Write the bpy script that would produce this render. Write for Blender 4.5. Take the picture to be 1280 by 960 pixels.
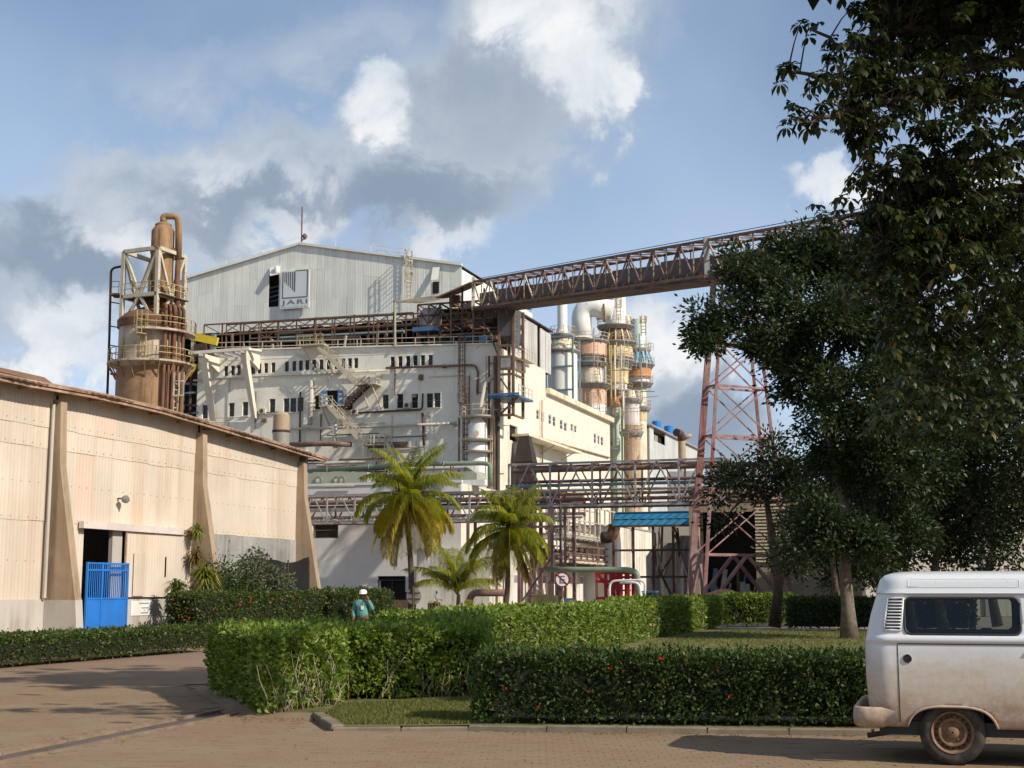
import bpy, bmesh, math, random
import numpy as np
from mathutils import Matrix, Vector, Euler, Quaternion
from math import radians, sin, cos, tan, pi, sqrt, atan2, asin, hypot

for _o in list(bpy.data.objects):
    bpy.data.objects.remove(_o, do_unlink=True)
scene = bpy.context.scene
COL = scene.collection
random.seed(7)
rng = np.random.default_rng(11)

# ------------------------------------------------------------------ camera
FPX = 1750.0                       # focal length in pixels of a 1280 px wide frame
HORIZON = 738.0
PITCH = math.atan((HORIZON - 480.0) / FPX)
EYE = 1.75
cam_data = bpy.data.cameras.new('camera')
cam_data.sensor_width = 36.0
cam_data.lens = 36.0 * FPX / 1280.0
cam_data.clip_start = 0.1
cam_data.clip_end = 20000
cam = bpy.data.objects.new('camera', cam_data)
COL.objects.link(cam)
cam.location = (0, 0, EYE)
cam.rotation_euler = (pi / 2 + PITCH, 0, 0)
scene.camera = cam

# ------------------------------------------------------------------ exposure
scene.view_settings.view_transform = 'Standard'
scene.view_settings.look = 'None'
scene.view_settings.exposure = 0.03
scene.view_settings.gamma = 1.0
scene.view_settings.use_curve_mapping = False
scene.render.engine = 'CYCLES'
scene.cycles.use_denoising = True
scene.cycles.max_bounces = 6
scene.cycles.diffuse_bounces = 3
scene.cycles.glossy_bounces = 3
scene.cycles.transmission_bounces = 4
scene.cycles.transparent_max_bounces = 8
scene.cycles.use_adaptive_sampling = True
scene.cycles.adaptive_threshold = 0.02

# ------------------------------------------------------------------ pixel -> world helpers
def ray(px, py):
    dx, dy = (px - 640.0) / FPX, (480.0 - py) / FPX
    return Vector((dx, cos(PITCH) - dy * sin(PITCH), sin(PITCH) + dy * cos(PITCH)))
def ground(px, py, z=0.0):
    d = ray(px, py)
    t = (z - EYE) / d.z
    return Vector((d.x * t, d.y * t, z))
def at_depth(px, py, Y):
    d = ray(px, py)
    t = Y / d.y
    return Vector((d.x * t, Y, EYE + d.z * t))

# ------------------------------------------------------------------ sky and sun
SUN_AZ = radians(34)      # behind the right hand of the camera
SUN_EL = radians(36)
to_sun = Vector((cos(SUN_AZ) * cos(SUN_EL), -sin(SUN_AZ) * cos(SUN_EL), sin(SUN_EL)))
sun_data = bpy.data.lights.new('sun', 'SUN')
sun_data.energy = 5.0
sun_data.angle = radians(0.5)
sun_data.color = (1.0, 0.92, 0.80)
sun = bpy.data.objects.new('sun', sun_data)
COL.objects.link(sun)
sun.location = (40, -30, 60)
sun.rotation_euler = to_sun.to_track_quat('Z', 'Y').to_euler()

SKY_STRENGTH = 0.12
world = bpy.data.worlds.new('World')
scene.world = world
world.use_nodes = True
def build_world():
    nt = world.node_tree
    N, L = nt.nodes, nt.links
    N.clear()
    out = N.new('ShaderNodeOutputWorld')
    bg = N.new('ShaderNodeBackground')
    bg.inputs['Strength'].default_value = SKY_STRENGTH
    L.new(bg.outputs[0], out.inputs[0])
    sky = N.new('ShaderNodeTexSky')
    sky.sky_type = 'NISHITA'
    sky.sun_disc = False
    sky.sun_elevation = SUN_EL
    sky.sun_rotation = atan2(to_sun.x, to_sun.y)
    sky.air_density = 1.0
    sky.dust_density = 0.6
    sky.ozone_density = 1.6
    tc = N.new('ShaderNodeTexCoord')
    def val(x, sock):
        if isinstance(x, (int, float)):
            sock.default_value = x
        else:
            L.new(x, sock)
    def m(op, a, b=0.0, c=0.0, clamp=False):
        n = N.new('ShaderNodeMath'); n.operation = op; n.use_clamp = clamp
        val(a, n.inputs[0]); val(b, n.inputs[1]); val(c, n.inputs[2])
        return n.outputs[0]
    def sstep(x, a, b, lo=0.0, hi=1.0):
        n = N.new('ShaderNodeMapRange'); n.interpolation_type = 'SMOOTHSTEP'
        val(x, n.inputs[0]); n.inputs[1].default_value = a; n.inputs[2].default_value = b
        n.inputs[3].default_value = lo; n.inputs[4].default_value = hi
        return n.outputs[0]
    def noise(vec, scale, detail=6, rough=0.55, dist=0.0):
        n = N.new('ShaderNodeTexNoise'); n.inputs['Scale'].default_value = scale
        n.inputs['Detail'].default_value = detail; n.inputs['Roughness'].default_value = rough
        n.inputs['Distortion'].default_value = dist
        L.new(vec, n.inputs['Vector'])
        return n.outputs[0]
    def mix(fac, a, b):
        n = N.new('ShaderNodeMix'); n.data_type = 'RGBA'
        val(fac, n.inputs[0])
        for s, x in ((n.inputs[6], a), (n.inputs[7], b)):
            if isinstance(x, tuple): s.default_value = (*[v / SKY_STRENGTH for v in x], 1)
            else: L.new(x, s)
        return n.outputs[2]
    d = tc.outputs['Generated']
    sep = N.new('ShaderNodeSeparateXYZ'); L.new(d, sep.inputs[0])
    az = m('ARCTAN2', sep.outputs[0], sep.outputs[1])
    el = m('ARCSINE', sep.outputs[2])
    n1 = noise(d, 7.0, 8, 0.6)
    n2 = noise(d, 16.0, 8, 0.62, 0.3)
    n3 = noise(d, 3.2, 5, 0.5)
    n4 = noise(d, 38.0, 6, 0.6)
    # the edges of every cloud are ragged: shift the coordinates by noise
    wx = m('MULTIPLY_ADD', m('SUBTRACT', n1, 0.5), 0.16, m('MULTIPLY', m('SUBTRACT', n4, 0.5), 0.03))
    wy = m('MULTIPLY_ADD', m('SUBTRACT', n2, 0.5), 0.13, m('MULTIPLY', m('SUBTRACT', n4, 0.5), 0.03))
    az2, el2 = m('ADD', az, wx), m('ADD', el, wy)
    def blob(px, py, rx, ry, w=1.0, rot=0.0):
        v = ray(px, py).normalized()
        a0, e0 = atan2(v.x, v.y), asin(v.z)
        dx, dy = m('SUBTRACT', az2, a0), m('SUBTRACT', el2, e0)
        if rot:
            c, s = cos(rot), sin(rot)
            dx, dy = (m('ADD', m('MULTIPLY', dx, c), m('MULTIPLY', dy, s)),
                      m('SUBTRACT', m('MULTIPLY', dy, c), m('MULTIPLY', dx, s)))
        dx, dy = m('MULTIPLY', dx, FPX / rx), m('MULTIPLY', dy, FPX / ry)
        r = m('SQRT', m('ADD', m('MULTIPLY', dx, dx), m('MULTIPLY', dy, dy)))
        return sstep(r, 0.25, 1.15, w, 0.0)
    def total(bs):
        t = bs[0]
        for b in bs[1:]: t = m('MAXIMUM', t, b)
        return t
    # the sky all round: loose cumulus and a thin veil, the same kind as in view
    front = m('MAXIMUM', sstep(m('ABSOLUTE', az), 0.42, 0.62), sstep(el, 0.5, 0.7))
    far_cover = m('MULTIPLY', sstep(n3, 0.5, 0.62), front)
    grey = total([blob(*b) for b in (
        (300, 250, 330, 115, 1.0, 0.2), (540, 180, 250, 160, 1.0, 0.5), (690, 70, 190, 170, 1.0, 0.7), (420, 60, 240, 90, 0.5, 0.3), (160, 230, 150, 70, 0.8, 0.0),
        (70, 330, 190, 120, 1.0, 0.0), (520, 270, 120, 60, 1.0, 0.0), (250, 100, 190, 80, 0.42, 0.0),
        (40, 420, 120, 80, 1.0, 0.0), (800, 470, 130, 125, 1.0, 0.0), (850, 560, 200, 90, 1.0, 0.0),
        (1190, 230, 150, 60, 1.0, 0.1), (1330, 420, 260, 140, 0.9, 0.0))])
    grey = m('MAXIMUM', grey, far_cover)
    gmask = sstep(m('ADD', grey, m('MULTIPLY', m('SUBTRACT', n2, 0.5), 0.5)), 0.12, 0.85)
    white = total([blob(*b) for b in (
        (730, 90, 88, 115, 1.15, -0.2), (705, 20, 95, 65, 1.1, 0.0), (770, 115, 46, 44, 1.15, 0.0), (455, 135, 66, 52, 1.1, 0.0),
        (255, 215, 95, 34, 0.55, 0.0), (350, 225, 110, 34, 0.5, 0.0), (50, 430, 86, 66, 1.2, 0.0), (100, 462, 60, 42, 1.15, 0.0),
        (150, 285, 70, 34, 0.62, 0.0), (360, 300, 90, 40, 0.8, 0.0), (810, 405, 74, 50, 0.8, 0.3), (868, 445, 55, 42, 0.75, 0.0),
        (1050, 235, 56, 42, 1.0, 0.0), (1200, 215, 75, 32, 1.0, 0.0), (560, 300, 70, 34, 0.7, 0.0))])
    white = m('MAXIMUM', white, m('MULTIPLY', sstep(n1, 0.52, 0.68), far_cover))
    wmask = sstep(m('ADD', white, m('MULTIPLY', m('SUBTRACT', n2, 0.5), 0.9)), 0.08, 1.12)
    dark = total([blob(*b) for b in (
        (500, 250, 165, 78, 1.0, 0.2), (70, 325, 150, 68, 1.0, -0.3), (310, 272, 170, 46, 0.8, 0.0),
        (830, 540, 150, 85, 1.0, 0.0), (770, 480, 70, 90, 0.5, 0.0), (600, 120, 150, 100, 0.55, 0.5), (200, 130, 120, 50, 0.3, 0.0))])
    dmask = sstep(m('ADD', dark, m('MULTIPLY', m('SUBTRACT', n1, 0.5), 0.32)), -0.1, 1.15)
    veil = m('MULTIPLY', sstep(n3, 0.3, 0.75), 0.30)
    veil = m('ADD', veil, sstep(el, 0.45, 0.08, 0.08, 0.62))
    base = mix(m('MINIMUM', veil, 0.8), sky.outputs[0], (0.56, 0.70, 0.92))
    greyc = mix(sstep(n2, 0.3, 0.72), (0.40, 0.48, 0.58), (0.60, 0.65, 0.71))
    greyc = mix(dmask, greyc, (0.26, 0.33, 0.435))
    c = mix(m('MULTIPLY', gmask, 0.95), base, greyc)
    c = mix(m('MULTIPLY', wmask, 0.92), c, mix(sstep(n2, 0.3, 0.7), (0.70, 0.76, 0.83), (0.97, 0.97, 0.97)))
    L.new(c, bg.inputs['Color'])
build_world()

# ------------------------------------------------------------------ the mill's own axes
YAW = radians(18.3)
C0 = Vector((-1.7, 150.0, 0.0))       # foot of the mill's near corner
GM = Matrix.Translation(C0) @ Matrix.Rotation(-YAW, 4, 'Z')
GI = GM.inverted()
ID = Matrix.Identity(4)
def gw(x, y, z=0.0): return GM @ Vector((x, y, z))
def wg(v): return GI @ Vector(v)
_o = GI @ Vector((0, 0, EYE))
def onY(px, py, gy):                  # pixel -> point on the plane y = gy of the mill's axes
    d = GI.to_3x3() @ ray(px, py)
    t = (gy - _o.y) / d.y
    return Vector((_o.x + d.x * t, gy, _o.z + d.z * t))
def onX(px, py, gx):
    d = GI.to_3x3() @ ray(px, py)
    t = (gx - _o.x) / d.x
    return Vector((gx, _o.y + d.y * t, _o.z + d.z * t))

# ------------------------------------------------------------------ objects
WM = {}
def link(o, parent, M):
    COL.objects.link(o)
    if parent is not None:
        o.parent = parent
        o.matrix_basis = WM[parent] .inverted() @ M
    else:
        o.matrix_basis = M
    WM[o] = M.copy()
    return o
def tag(o, label=None, cat=None, group=None, kind=None):
    if label: o['label'] = label
    if cat: o['category'] = cat
    if group: o['group'] = group
    if kind: o['kind'] = kind
    return o
def thing(name, label, cat, base, frame=None, group=None):
    """An Empty at the base of a thing; base is in the coordinates of frame."""
    o = bpy.data.objects.new(name, None)
    o.empty_display_size = 0.3
    M = (frame or ID) @ Matrix.Translation(Vector(base))
    link(o, None, M)
    return tag(o, label, cat, group)
def new_mesh(verts, faces, mat, smooth=False):
    me = bpy.data.meshes.new('m')
    me.from_pydata([tuple(v) for v in verts], [], faces)
    if isinstance(mat, (list, tuple)):
        for x in mat: me.materials.append(x)
    elif mat: me.materials.append(mat)
    if smooth: me.polygons.foreach_set('use_smooth', [True] * len(me.polygons))
    me.update()
    return me
def np_mesh(V, Fq, mat, smooth=False):
    """Fast mesh from arrays: V (n,3), Fq (m,k)."""
    me = bpy.data.meshes.new('m')
    k = Fq.shape[1]
    me.vertices.add(len(V)); me.vertices.foreach_set('co', np.asarray(V, dtype=np.float32).ravel())
    me.loops.add(Fq.size); me.loops.foreach_set('vertex_index', Fq.astype(np.int32).ravel())
    me.polygons.add(len(Fq))
    me.polygons.foreach_set('loop_start', np.arange(0, Fq.size, k, dtype=np.int32))
    me.polygons.foreach_set('loop_total', np.full(len(Fq), k, dtype=np.int32))
    if smooth: me.polygons.foreach_set('use_smooth', np.ones(len(Fq), dtype=bool))
    me.materials.append(mat)
    me.update(calc_edges=True)
    return me
def put(name, me, parent, M=None):
    o = bpy.data.objects.new(name, me)
    return link(o, parent, M if M is not None else ID)
def mesh(name, parent, verts, faces, mat, frame=None, smooth=False):
    """One mesh object; its origin goes to the middle of its vertices."""
    vs = [Vector(v) for v in verts]
    c = sum(vs, Vector()) / len(vs)
    me = new_mesh([v - c for v in vs], faces, mat, smooth)
    return put(name, me, parent, (frame or ID) @ Matrix.Translation(c))
BOXF = [(0, 3, 2, 1), (4, 5, 6, 7), (0, 1, 5, 4), (1, 2, 6, 5), (2, 3, 7, 6), (3, 0, 4, 7)]
def boxv(lo, hi):
    (a, b, c), (d, e, f) = lo, hi
    return [(a, b, c), (d, b, c), (d, e, c), (a, e, c), (a, b, f), (d, b, f), (d, e, f), (a, e, f)]
_cube, _cyl = {}, {}
def cube_me(mat):
    if mat.name not in _cube:
        _cube[mat.name] = new_mesh(boxv((-.5, -.5, -.5), (.5, .5, .5)), BOXF, mat)
    return _cube[mat.name]
def cyl_me(mat, n=12):
    k = (mat.name, n)
    if k not in _cyl:
        v = [(cos(2 * pi * i / n), sin(2 * pi * i / n), z) for z in (-.5, .5) for i in range(n)]
        f = [(i, (i + 1) % n, n + (i + 1) % n, n + i) for i in range(n)]
        f += [tuple(range(n - 1, -1, -1)), tuple(range(n, 2 * n))]
        me = new_mesh(v, f, mat)
        me.polygons.foreach_set('use_smooth', [True] * n + [False, False])
        _cyl[k] = me
    return _cyl[k]
def box(name, parent, lo, hi, mat, frame=None):
    lo, hi = Vector(lo), Vector(hi)
    s = hi - lo
    M = (frame or ID) @ Matrix.Translation((lo + hi) / 2) @ Matrix.Diagonal((abs(s.x), abs(s.y), abs(s.z), 1))
    return put(name, cube_me(mat), parent, M)
def axis_m(a, b, up=(0, 0, 1)):
    a, b = Vector(a), Vector(b)
    z = (b - a).normalized()
    u = Vector(up)
    if abs(z.dot(u)) > 0.98: u = Vector((0, 1, 0))
    x = u.cross(z).normalized()
    y = z.cross(x)
    R = Matrix((x, y, z)).transposed().to_4x4()
    return Matrix.Translation((a + b) / 2) @ R, (b - a).length
def bar(name, parent, a, b, w, mat, frame=None, h=None):
    M, l = axis_m(a, b)
    return put(name, cube_me(mat), parent, (frame or ID) @ M @ Matrix.Diagonal((w, h or w, l, 1)))
def rod(name, parent, a, b, r, mat, frame=None, n=12):
    M, l = axis_m(a, b)
    return put(name, cyl_me(mat, n), parent, (frame or ID) @ M @ Matrix.Diagonal((r, r, l, 1)))
class MB:
    """Collects boxes and bars that make up one single part."""
    def __init__(s): s.v, s.f = [], []
    def add(s, v, f):
        k = len(s.v); s.v += [Vector(p) for p in v]; s.f += [tuple(i + k for i in q) for q in f]
        return s
    def box(s, lo, hi): return s.add(boxv(lo, hi), BOXF)
    def bar(s, a, b, w, h=None):
        M, l = axis_m(a, b)
        D = M @ Matrix.Diagonal((w, h or w, l, 1))
        return s.add([D @ Vector(p) for p in boxv((-.5, -.5, -.5), (.5, .5, .5))], BOXF)
    def tube(s, pts, r, n=8):
        v, f = tube_geo(pts, r, n); return s.add(v, f)
    def lathe(s, prof, c=(0, 0, 0), n=16):
        v, f = lathe_geo(prof, c, n); return s.add(v, f)
    def build(s, name, parent, mat, frame=None, smooth=False):
        return mesh(name, parent, s.v, s.f, mat, frame, smooth)
def tube_geo(pts, r, n=8, cap=True):
    P = [Vector(p) for p in pts]
    rs = r if isinstance(r, (list, tuple)) else [r] * len(P)
    v, f = [], []
    t0 = (P[1] - P[0]).normalized()
    ref = Vector((0, 0, 1)) if abs(t0.z) < .9 else Vector((1, 0, 0))
    x = ref.cross(t0).normalized()
    for i, p in enumerate(P):
        t = ((P[min(i + 1, len(P) - 1)] - P[max(i - 1, 0)])).normalized()
        x = (x - t * x.dot(t)).normalized()
        y = t.cross(x)
        for k in range(n):
            a = 2 * pi * k / n
            v.append(p + (x * cos(a) + y * sin(a)) * rs[i])
    for i in range(len(P) - 1):
        for k in range(n):
            a, b = i * n + k, i * n + (k + 1) % n
            f.append((a, b, b + n, a + n))
    if cap:
        f.append(tuple(range(n - 1, -1, -1)))
        f.append(tuple(range((len(P) - 1) * n, len(P) * n)))
    return v, f
def bend(pts, r, k=6):
    """Rounds the inner corners of a polyline."""
    P = [Vector(p) for p in pts]
    out = [P[0]]
    for i in range(1, len(P) - 1):
        a, b, c = P[i - 1], P[i], P[i + 1]
        d1, d2 = (a - b), (c - b)
        rr = min(r, d1.length * .49, d2.length * .49)
        p, q = b + d1.normalized() * rr, b + d2.normalized() * rr
        for j in range(k + 1):
            t = j / k
            out.append(p * (1 - t) ** 2 + b * 2 * t * (1 - t) + q * t * t)
    out.append(P[-1])
    return out
def tube(name, parent, pts, r, mat, frame=None, n=10):
    v, f = tube_geo(pts, r, n)
    o = mesh(name, parent, v, f, mat, frame, True)
    o.data.polygons[len(f) - 1].use_smooth = False
    o.data.polygons[len(f) - 2].use_smooth = False
    return o
def lathe_geo(prof, c=(0, 0, 0), n=16, cap=True):
    v, f = [], []
    c = Vector(c)
    for r, z in prof:
        for k in range(n):
            a = 2 * pi * k / n
            v.append(c + Vector((r * cos(a), r * sin(a), z)))
    m = len(prof)
    for i in range(m - 1):
        for k in range(n):
            a, b = i * n + k, i * n + (k + 1) % n
            f.append((a, b, b + n, a + n))
    if cap:
        f.append(tuple(range(n - 1, -1, -1)))
        f.append(tuple(range((m - 1) * n, m * n)))
    return v, f
def lathe(name, parent, prof, c, mat, frame=None, n=24, smooth=True, cap=True):
    v, f = lathe_geo(prof, c, n, cap)
    o = mesh(name, parent, v, f, mat, frame)
    if smooth:
        me = o.data
        me.polygons.foreach_set('use_smooth', [True] * len(me.polygons))
        me.set_sharp_from_angle(angle=radians(40))
    return o
def structure(o): o['kind'] = 'structure'; return o
def sheet(name, pts, z, mat, parent=None):
    """A flat polygon of the ground (several quads as lists of points)."""
    v, f = [], []
    for poly in pts:
        f.append(tuple(range(len(v), len(v) + len(poly))))
        v += [(p[0], p[1], z) for p in poly]
    o = mesh(name, parent, v, f, mat)
    return o
def copy_tree(o, M, parent=None):
    c = o.copy(); COL.objects.link(c)
    if parent is None:
        c.matrix_basis = M; WM[c] = M
    else:
        c.parent = parent
    for ch in list(o.children):
        copy_tree(ch, None, c)
    return c
# ------------------------------------------------------------------ materials
MATS = {}
def _val(L, x, s):
    if isinstance(x, (int, float)): s.default_value = x
    elif isinstance(x, tuple): s.default_value = (*x, 1)
    else: L.new(x, s)
class NT:
    def __init__(s, name):
        s.m = bpy.data.materials.new(name); s.m.use_nodes = True
        s.N, s.L = s.m.node_tree.nodes, s.m.node_tree.links
        s.b = s.N['Principled BSDF']
        s.out = s.N['Material Output']
        g = s.N.new('ShaderNodeNewGeometry')
        s.geo = g
        s.pos = g.outputs['Position']
        MATS[name] = s.m
    def math(s, op, a, b=0.0, clamp=False):
        n = s.N.new('ShaderNodeMath'); n.operation = op; n.use_clamp = clamp
        _val(s.L, a, n.inputs[0]); _val(s.L, b, n.inputs[1]); return n.outputs[0]
    def scaled(s, vec, sc, rot=0.0):
        n = s.N.new('ShaderNodeMapping'); n.inputs['Scale'].default_value = sc
        n.inputs['Rotation'].default_value = (0, 0, rot)
        s.L.new(vec, n.inputs[0]); return n.outputs[0]
    def noise(s, scale, detail=4, rough=0.6, vec=None, dist=0.0):
        n = s.N.new('ShaderNodeTexNoise'); n.inputs['Scale'].default_value = scale
        n.inputs['Detail'].default_value = detail; n.inputs['Roughness'].default_value = rough
        n.inputs['Distortion'].default_value = dist
        s.L.new(vec if vec is not None else s.pos, n.inputs['Vector']); return n.outputs[0]
    def ramp(s, x, a, b, lo=0.0, hi=1.0):
        n = s.N.new('ShaderNodeMapRange'); n.interpolation_type = 'SMOOTHSTEP'
        _val(s.L, x, n.inputs[0]); n.inputs[1].default_value = a; n.inputs[2].default_value = b
        n.inputs[3].default_value = lo; n.inputs[4].default_value = hi; return n.outputs[0]
    def mix(s, f, a, b, mode='MIX'):
        n = s.N.new('ShaderNodeMix'); n.data_type = 'RGBA'; n.blend_type = mode
        _val(s.L, f, n.inputs[0]); _val(s.L, a, n.inputs[6]); _val(s.L, b, n.inputs[7]); return n.outputs[2]
    def bump(s, h, strength=0.3, dist=0.02):
        n = s.N.new('ShaderNodeBump'); n.inputs['Strength'].default_value = strength
        n.inputs['Distance'].default_value = dist
        s.L.new(h, n.inputs['Height']); s.L.new(n.outputs[0], s.b.inputs['Normal']); return n.outputs[0]
    def set(s, col, rough=0.7, metal=0.0, spec=0.5):
        _val(s.L, col, s.b.inputs['Base Color']); _val(s.L, rough, s.b.inputs['Roughness'])
        _val(s.L, metal, s.b.inputs['Metallic']); s.b.inputs['Specular IOR Level'].default_value = spec
        return s.m
    def obj_random(s):
        n = s.N.new('ShaderNodeObjectInfo'); return n.outputs['Random']
RUST, RUST2 = (0.13, 0.05, 0.022), (0.24, 0.10, 0.045)
def paint(name, c, var=0.12, scale=0.6, rough=0.6, streak=0.0, streak_c=(0.16, 0.10, 0.06), rust=0.0, rust_scale=1.5,
          metal=0.0, spec=0.3, per_obj=0.0, bump=0.0, lo=0.44, stains=0.0, stain_c=(0.2, 0.15, 0.1)):
    """A painted, plastered or bare surface: blotches, running streaks, rust patches, stains."""
    t = NT(name)
    n = t.noise(scale, 5, 0.6)
    d = tuple(x * (1 - var) for x in c); l = tuple(min(1, x * (1 + var)) for x in c)
    col = t.mix(t.ramp(n, 0.3, 0.7), d, l)
    if per_obj:
        k = t.math('MULTIPLY_ADD', t.obj_random(), 0.0)
        r = t.ramp(t.obj_random(), 0, 1, 1 - per_obj, 1 + per_obj)
        h = t.N.new('ShaderNodeHueSaturation'); t.L.new(r, h.inputs['Value']); t.L.new(col, h.inputs['Color'])
        col = h.outputs[0]
    if streak:
        s = t.noise(1.0, 5, 0.7, t.scaled(t.pos, (1.5, 1.5, 0.07)))
        g = t.noise(max(scale * 0.8, 0.22), 3, 0.5)
        f = t.math('MULTIPLY', t.ramp(s, lo, lo + 0.2), t.ramp(g, 0.3, 0.6))
        col = t.mix(t.math('MULTIPLY', f, streak), col, streak_c)
    if stains:
        f = t.ramp(t.noise(scale * 1.7, 6, 0.7, dist=0.6), 0.5, 0.75)
        col = t.mix(t.math('MULTIPLY', f, stains), col, stain_c)
    if rust:
        f = t.ramp(t.noise(rust_scale, 6, 0.68, dist=0.4), 0.66 - 0.3 * rust, 0.78 - 0.3 * rust)
        col = t.mix(f, col, t.mix(t.noise(rust_scale * 4, 3), RUST, RUST2))
    if bump:
        t.bump(t.noise(scale * 12, 4), bump, 0.03)
    return t.set(col, rough, metal, spec)

M_wall = paint('mill_wall_white', (0.78, 0.745, 0.64), 0.07, 0.3, 0.75, 0.8, (0.33, 0.23, 0.15), lo=0.56, stains=0.42, stain_c=(0.33, 0.26, 0.18))
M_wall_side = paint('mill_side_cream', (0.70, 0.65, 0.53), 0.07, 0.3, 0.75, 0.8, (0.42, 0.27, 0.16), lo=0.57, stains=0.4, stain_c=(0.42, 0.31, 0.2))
M_annex = paint('annex_white', (0.66, 0.63, 0.59), 0.05, 0.3, 0.75, 0.5, (0.38, 0.32, 0.26), lo=0.58)
M_annex_lit = paint('annex_white_lit_peeling', (0.66, 0.62, 0.52), 0.08, 0.3, 0.8, 0.7, (0.30, 0.22, 0.15), stains=0.5, stain_c=(0.4, 0.32, 0.22))  # warmer copy of the annex white for sunlit faces, plus peeling streaks and stains
M_band = paint('dark_blue_band', (0.025, 0.035, 0.085), 0.15, 0.4, 0.6)
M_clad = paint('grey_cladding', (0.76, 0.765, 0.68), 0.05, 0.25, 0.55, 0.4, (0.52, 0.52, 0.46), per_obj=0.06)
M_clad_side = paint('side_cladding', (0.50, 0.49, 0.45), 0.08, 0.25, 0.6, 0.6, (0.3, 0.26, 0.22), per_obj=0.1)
M_dark = paint('dark_interior', (0.018, 0.016, 0.014), 0.2, 0.5, 0.9)  # near-black, mostly for insides and openings, whose shade sits in the colour
M_frame = paint('window_frame_dark', (0.07, 0.06, 0.05), 0.2, 1.0, 0.6)
M_steel_brown = paint('steel_brown', (0.17, 0.108, 0.075), 0.3, 0.8, 0.7, rust=0.5, rust_scale=0.7)
M_steel_dark = paint('steel_dark_rust', (0.075, 0.048, 0.036), 0.35, 0.7, 0.8, rust=0.5, rust_scale=0.6)
M_steel_cream = paint('steel_cream', (0.50, 0.45, 0.34), 0.15, 0.8, 0.65, rust=0.35, rust_scale=0.8)
M_steel_grey = paint('steel_grey', (0.30, 0.285, 0.27), 0.15, 0.9, 0.55, rust=0.35, rust_scale=0.9)
M_steel_purple = paint('steel_red_oxide', (0.17, 0.10, 0.09), 0.25, 0.9, 0.65, rust=0.3)
M_steel_redwhite = paint('steel_faded_red_white', (0.27, 0.17, 0.155), 0.25, 0.9, 0.6, 0.9, (0.20, 0.045, 0.04), rust=0.15, rust_scale=0.9, stains=1.0, stain_c=(0.19, 0.045, 0.04))
M_rail = paint('rail_cream', (0.55, 0.49, 0.38), 0.15, 0.8, 0.6, rust=0.3)
M_rail_y = paint('rail_yellow', (0.42, 0.34, 0.14), 0.15, 0.8, 0.6, rust=0.4)
M_yellow = paint('crane_yellow', (0.66, 0.47, 0.03), 0.1, 0.8, 0.5, rust=0.1)
M_silo = paint('silo_brown', (0.29, 0.175, 0.09), 0.25, 0.5, 0.7, 0.95, (0.10, 0.055, 0.03), stains=0.7, stain_c=(0.15, 0.075, 0.04))
M_silo_pale = paint('silo_pale', (0.46, 0.38, 0.29), 0.2, 0.45, 0.6, 0.95, (0.19, 0.10, 0.05), stains=0.85, stain_c=(0.26, 0.15, 0.08))
M_silo_dark = paint('silo_rust', (0.17, 0.085, 0.05), 0.3, 0.4, 0.8, rust=0.5)
M_galv = paint('galvanised', (0.42, 0.40, 0.35), 0.15, 1.0, 0.42, 0.4, (0.3, 0.2, 0.12), metal=0.25)
M_tan = paint('tank_tan', (0.40, 0.30, 0.19), 0.15, 0.6, 0.6, rust=0.2)
M_green_pipe = paint('pipe_green', (0.20, 0.255, 0.175), 0.12, 0.5, 0.6, 0.3, (0.16, 0.15, 0.1))
M_green_tank = paint('tank_green', (0.36, 0.37, 0.28), 0.08, 0.3, 0.65, 0.25, (0.2, 0.18, 0.12))
M_pipe_white = paint('pipe_white', (0.52, 0.48, 0.40), 0.12, 0.8, 0.6, rust=0.22)
M_pipe_rust = paint('pipe_rust', (0.20, 0.13, 0.095), 0.3, 0.8, 0.75, rust=0.4)
M_white = paint('white_paint', (0.74, 0.73, 0.69), 0.06, 0.5, 0.5, 0.25, (0.4, 0.33, 0.25))
M_white_duct = paint('white_duct', (0.74, 0.74, 0.68), 0.06, 0.3, 0.5, 0.3, (0.4, 0.34, 0.26), rust=0.05)
M_salmon = paint('band_salmon', (0.70, 0.42, 0.29), 0.1, 0.3, 0.6, 0.5, (0.3, 0.14, 0.08))
M_orange = paint('band_orange', (0.55, 0.25, 0.10), 0.15, 0.3, 0.6, 0.8, (0.2, 0.09, 0.04))
M_ochre = paint('band_ochre', (0.70, 0.54, 0.29), 0.12, 0.3, 0.6, 0.6, (0.35, 0.2, 0.1))
M_creamband = paint('band_cream', (0.72, 0.65, 0.49), 0.1, 0.3, 0.6, 0.7, (0.4, 0.27, 0.14))
M_mint = paint('band_mint', (0.58, 0.70, 0.58), 0.08, 0.3, 0.6, 0.4, (0.5, 0.45, 0.25))
M_aqua = paint('band_aqua', (0.60, 0.72, 0.70), 0.08, 0.3, 0.6, 0.3, (0.4, 0.4, 0.3))
M_lilac = paint('band_lilac', (0.64, 0.58, 0.55), 0.1, 0.4, 0.6, 0.5, (0.4, 0.27, 0.18))
M_rustband = paint('band_rusty', (0.46, 0.34, 0.22), 0.2, 0.8, 0.7, 0.7, (0.25, 0.13, 0.07), rust=0.3, rust_scale=0.8)
M_skyblue = paint('frame_sky_blue', (0.22, 0.45, 0.62), 0.15, 0.6, 0.6)
M_tealsteel = paint('frame_teal', (0.16, 0.24, 0.26), 0.2, 0.6, 0.6, rust=0.2)
M_bluetank = paint('tank_blue', (0.03, 0.20, 0.55), 0.08, 0.4, 0.45)
M_blue = paint('panel_blue', (0.02, 0.12, 0.22), 0.12, 0.4, 0.5)  # panel blue; on the canopy backing it stands for the truss shadow
M_blue_sunlit = paint('panel_blue_sunlit', (0.03, 0.17, 0.29), 0.12, 0.4, 0.5)  # sunlit patches of the blue canopy, light put into the colour
M_bluestair = paint('platform_blue', (0.06, 0.14, 0.26), 0.2, 0.6, 0.5)
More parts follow.
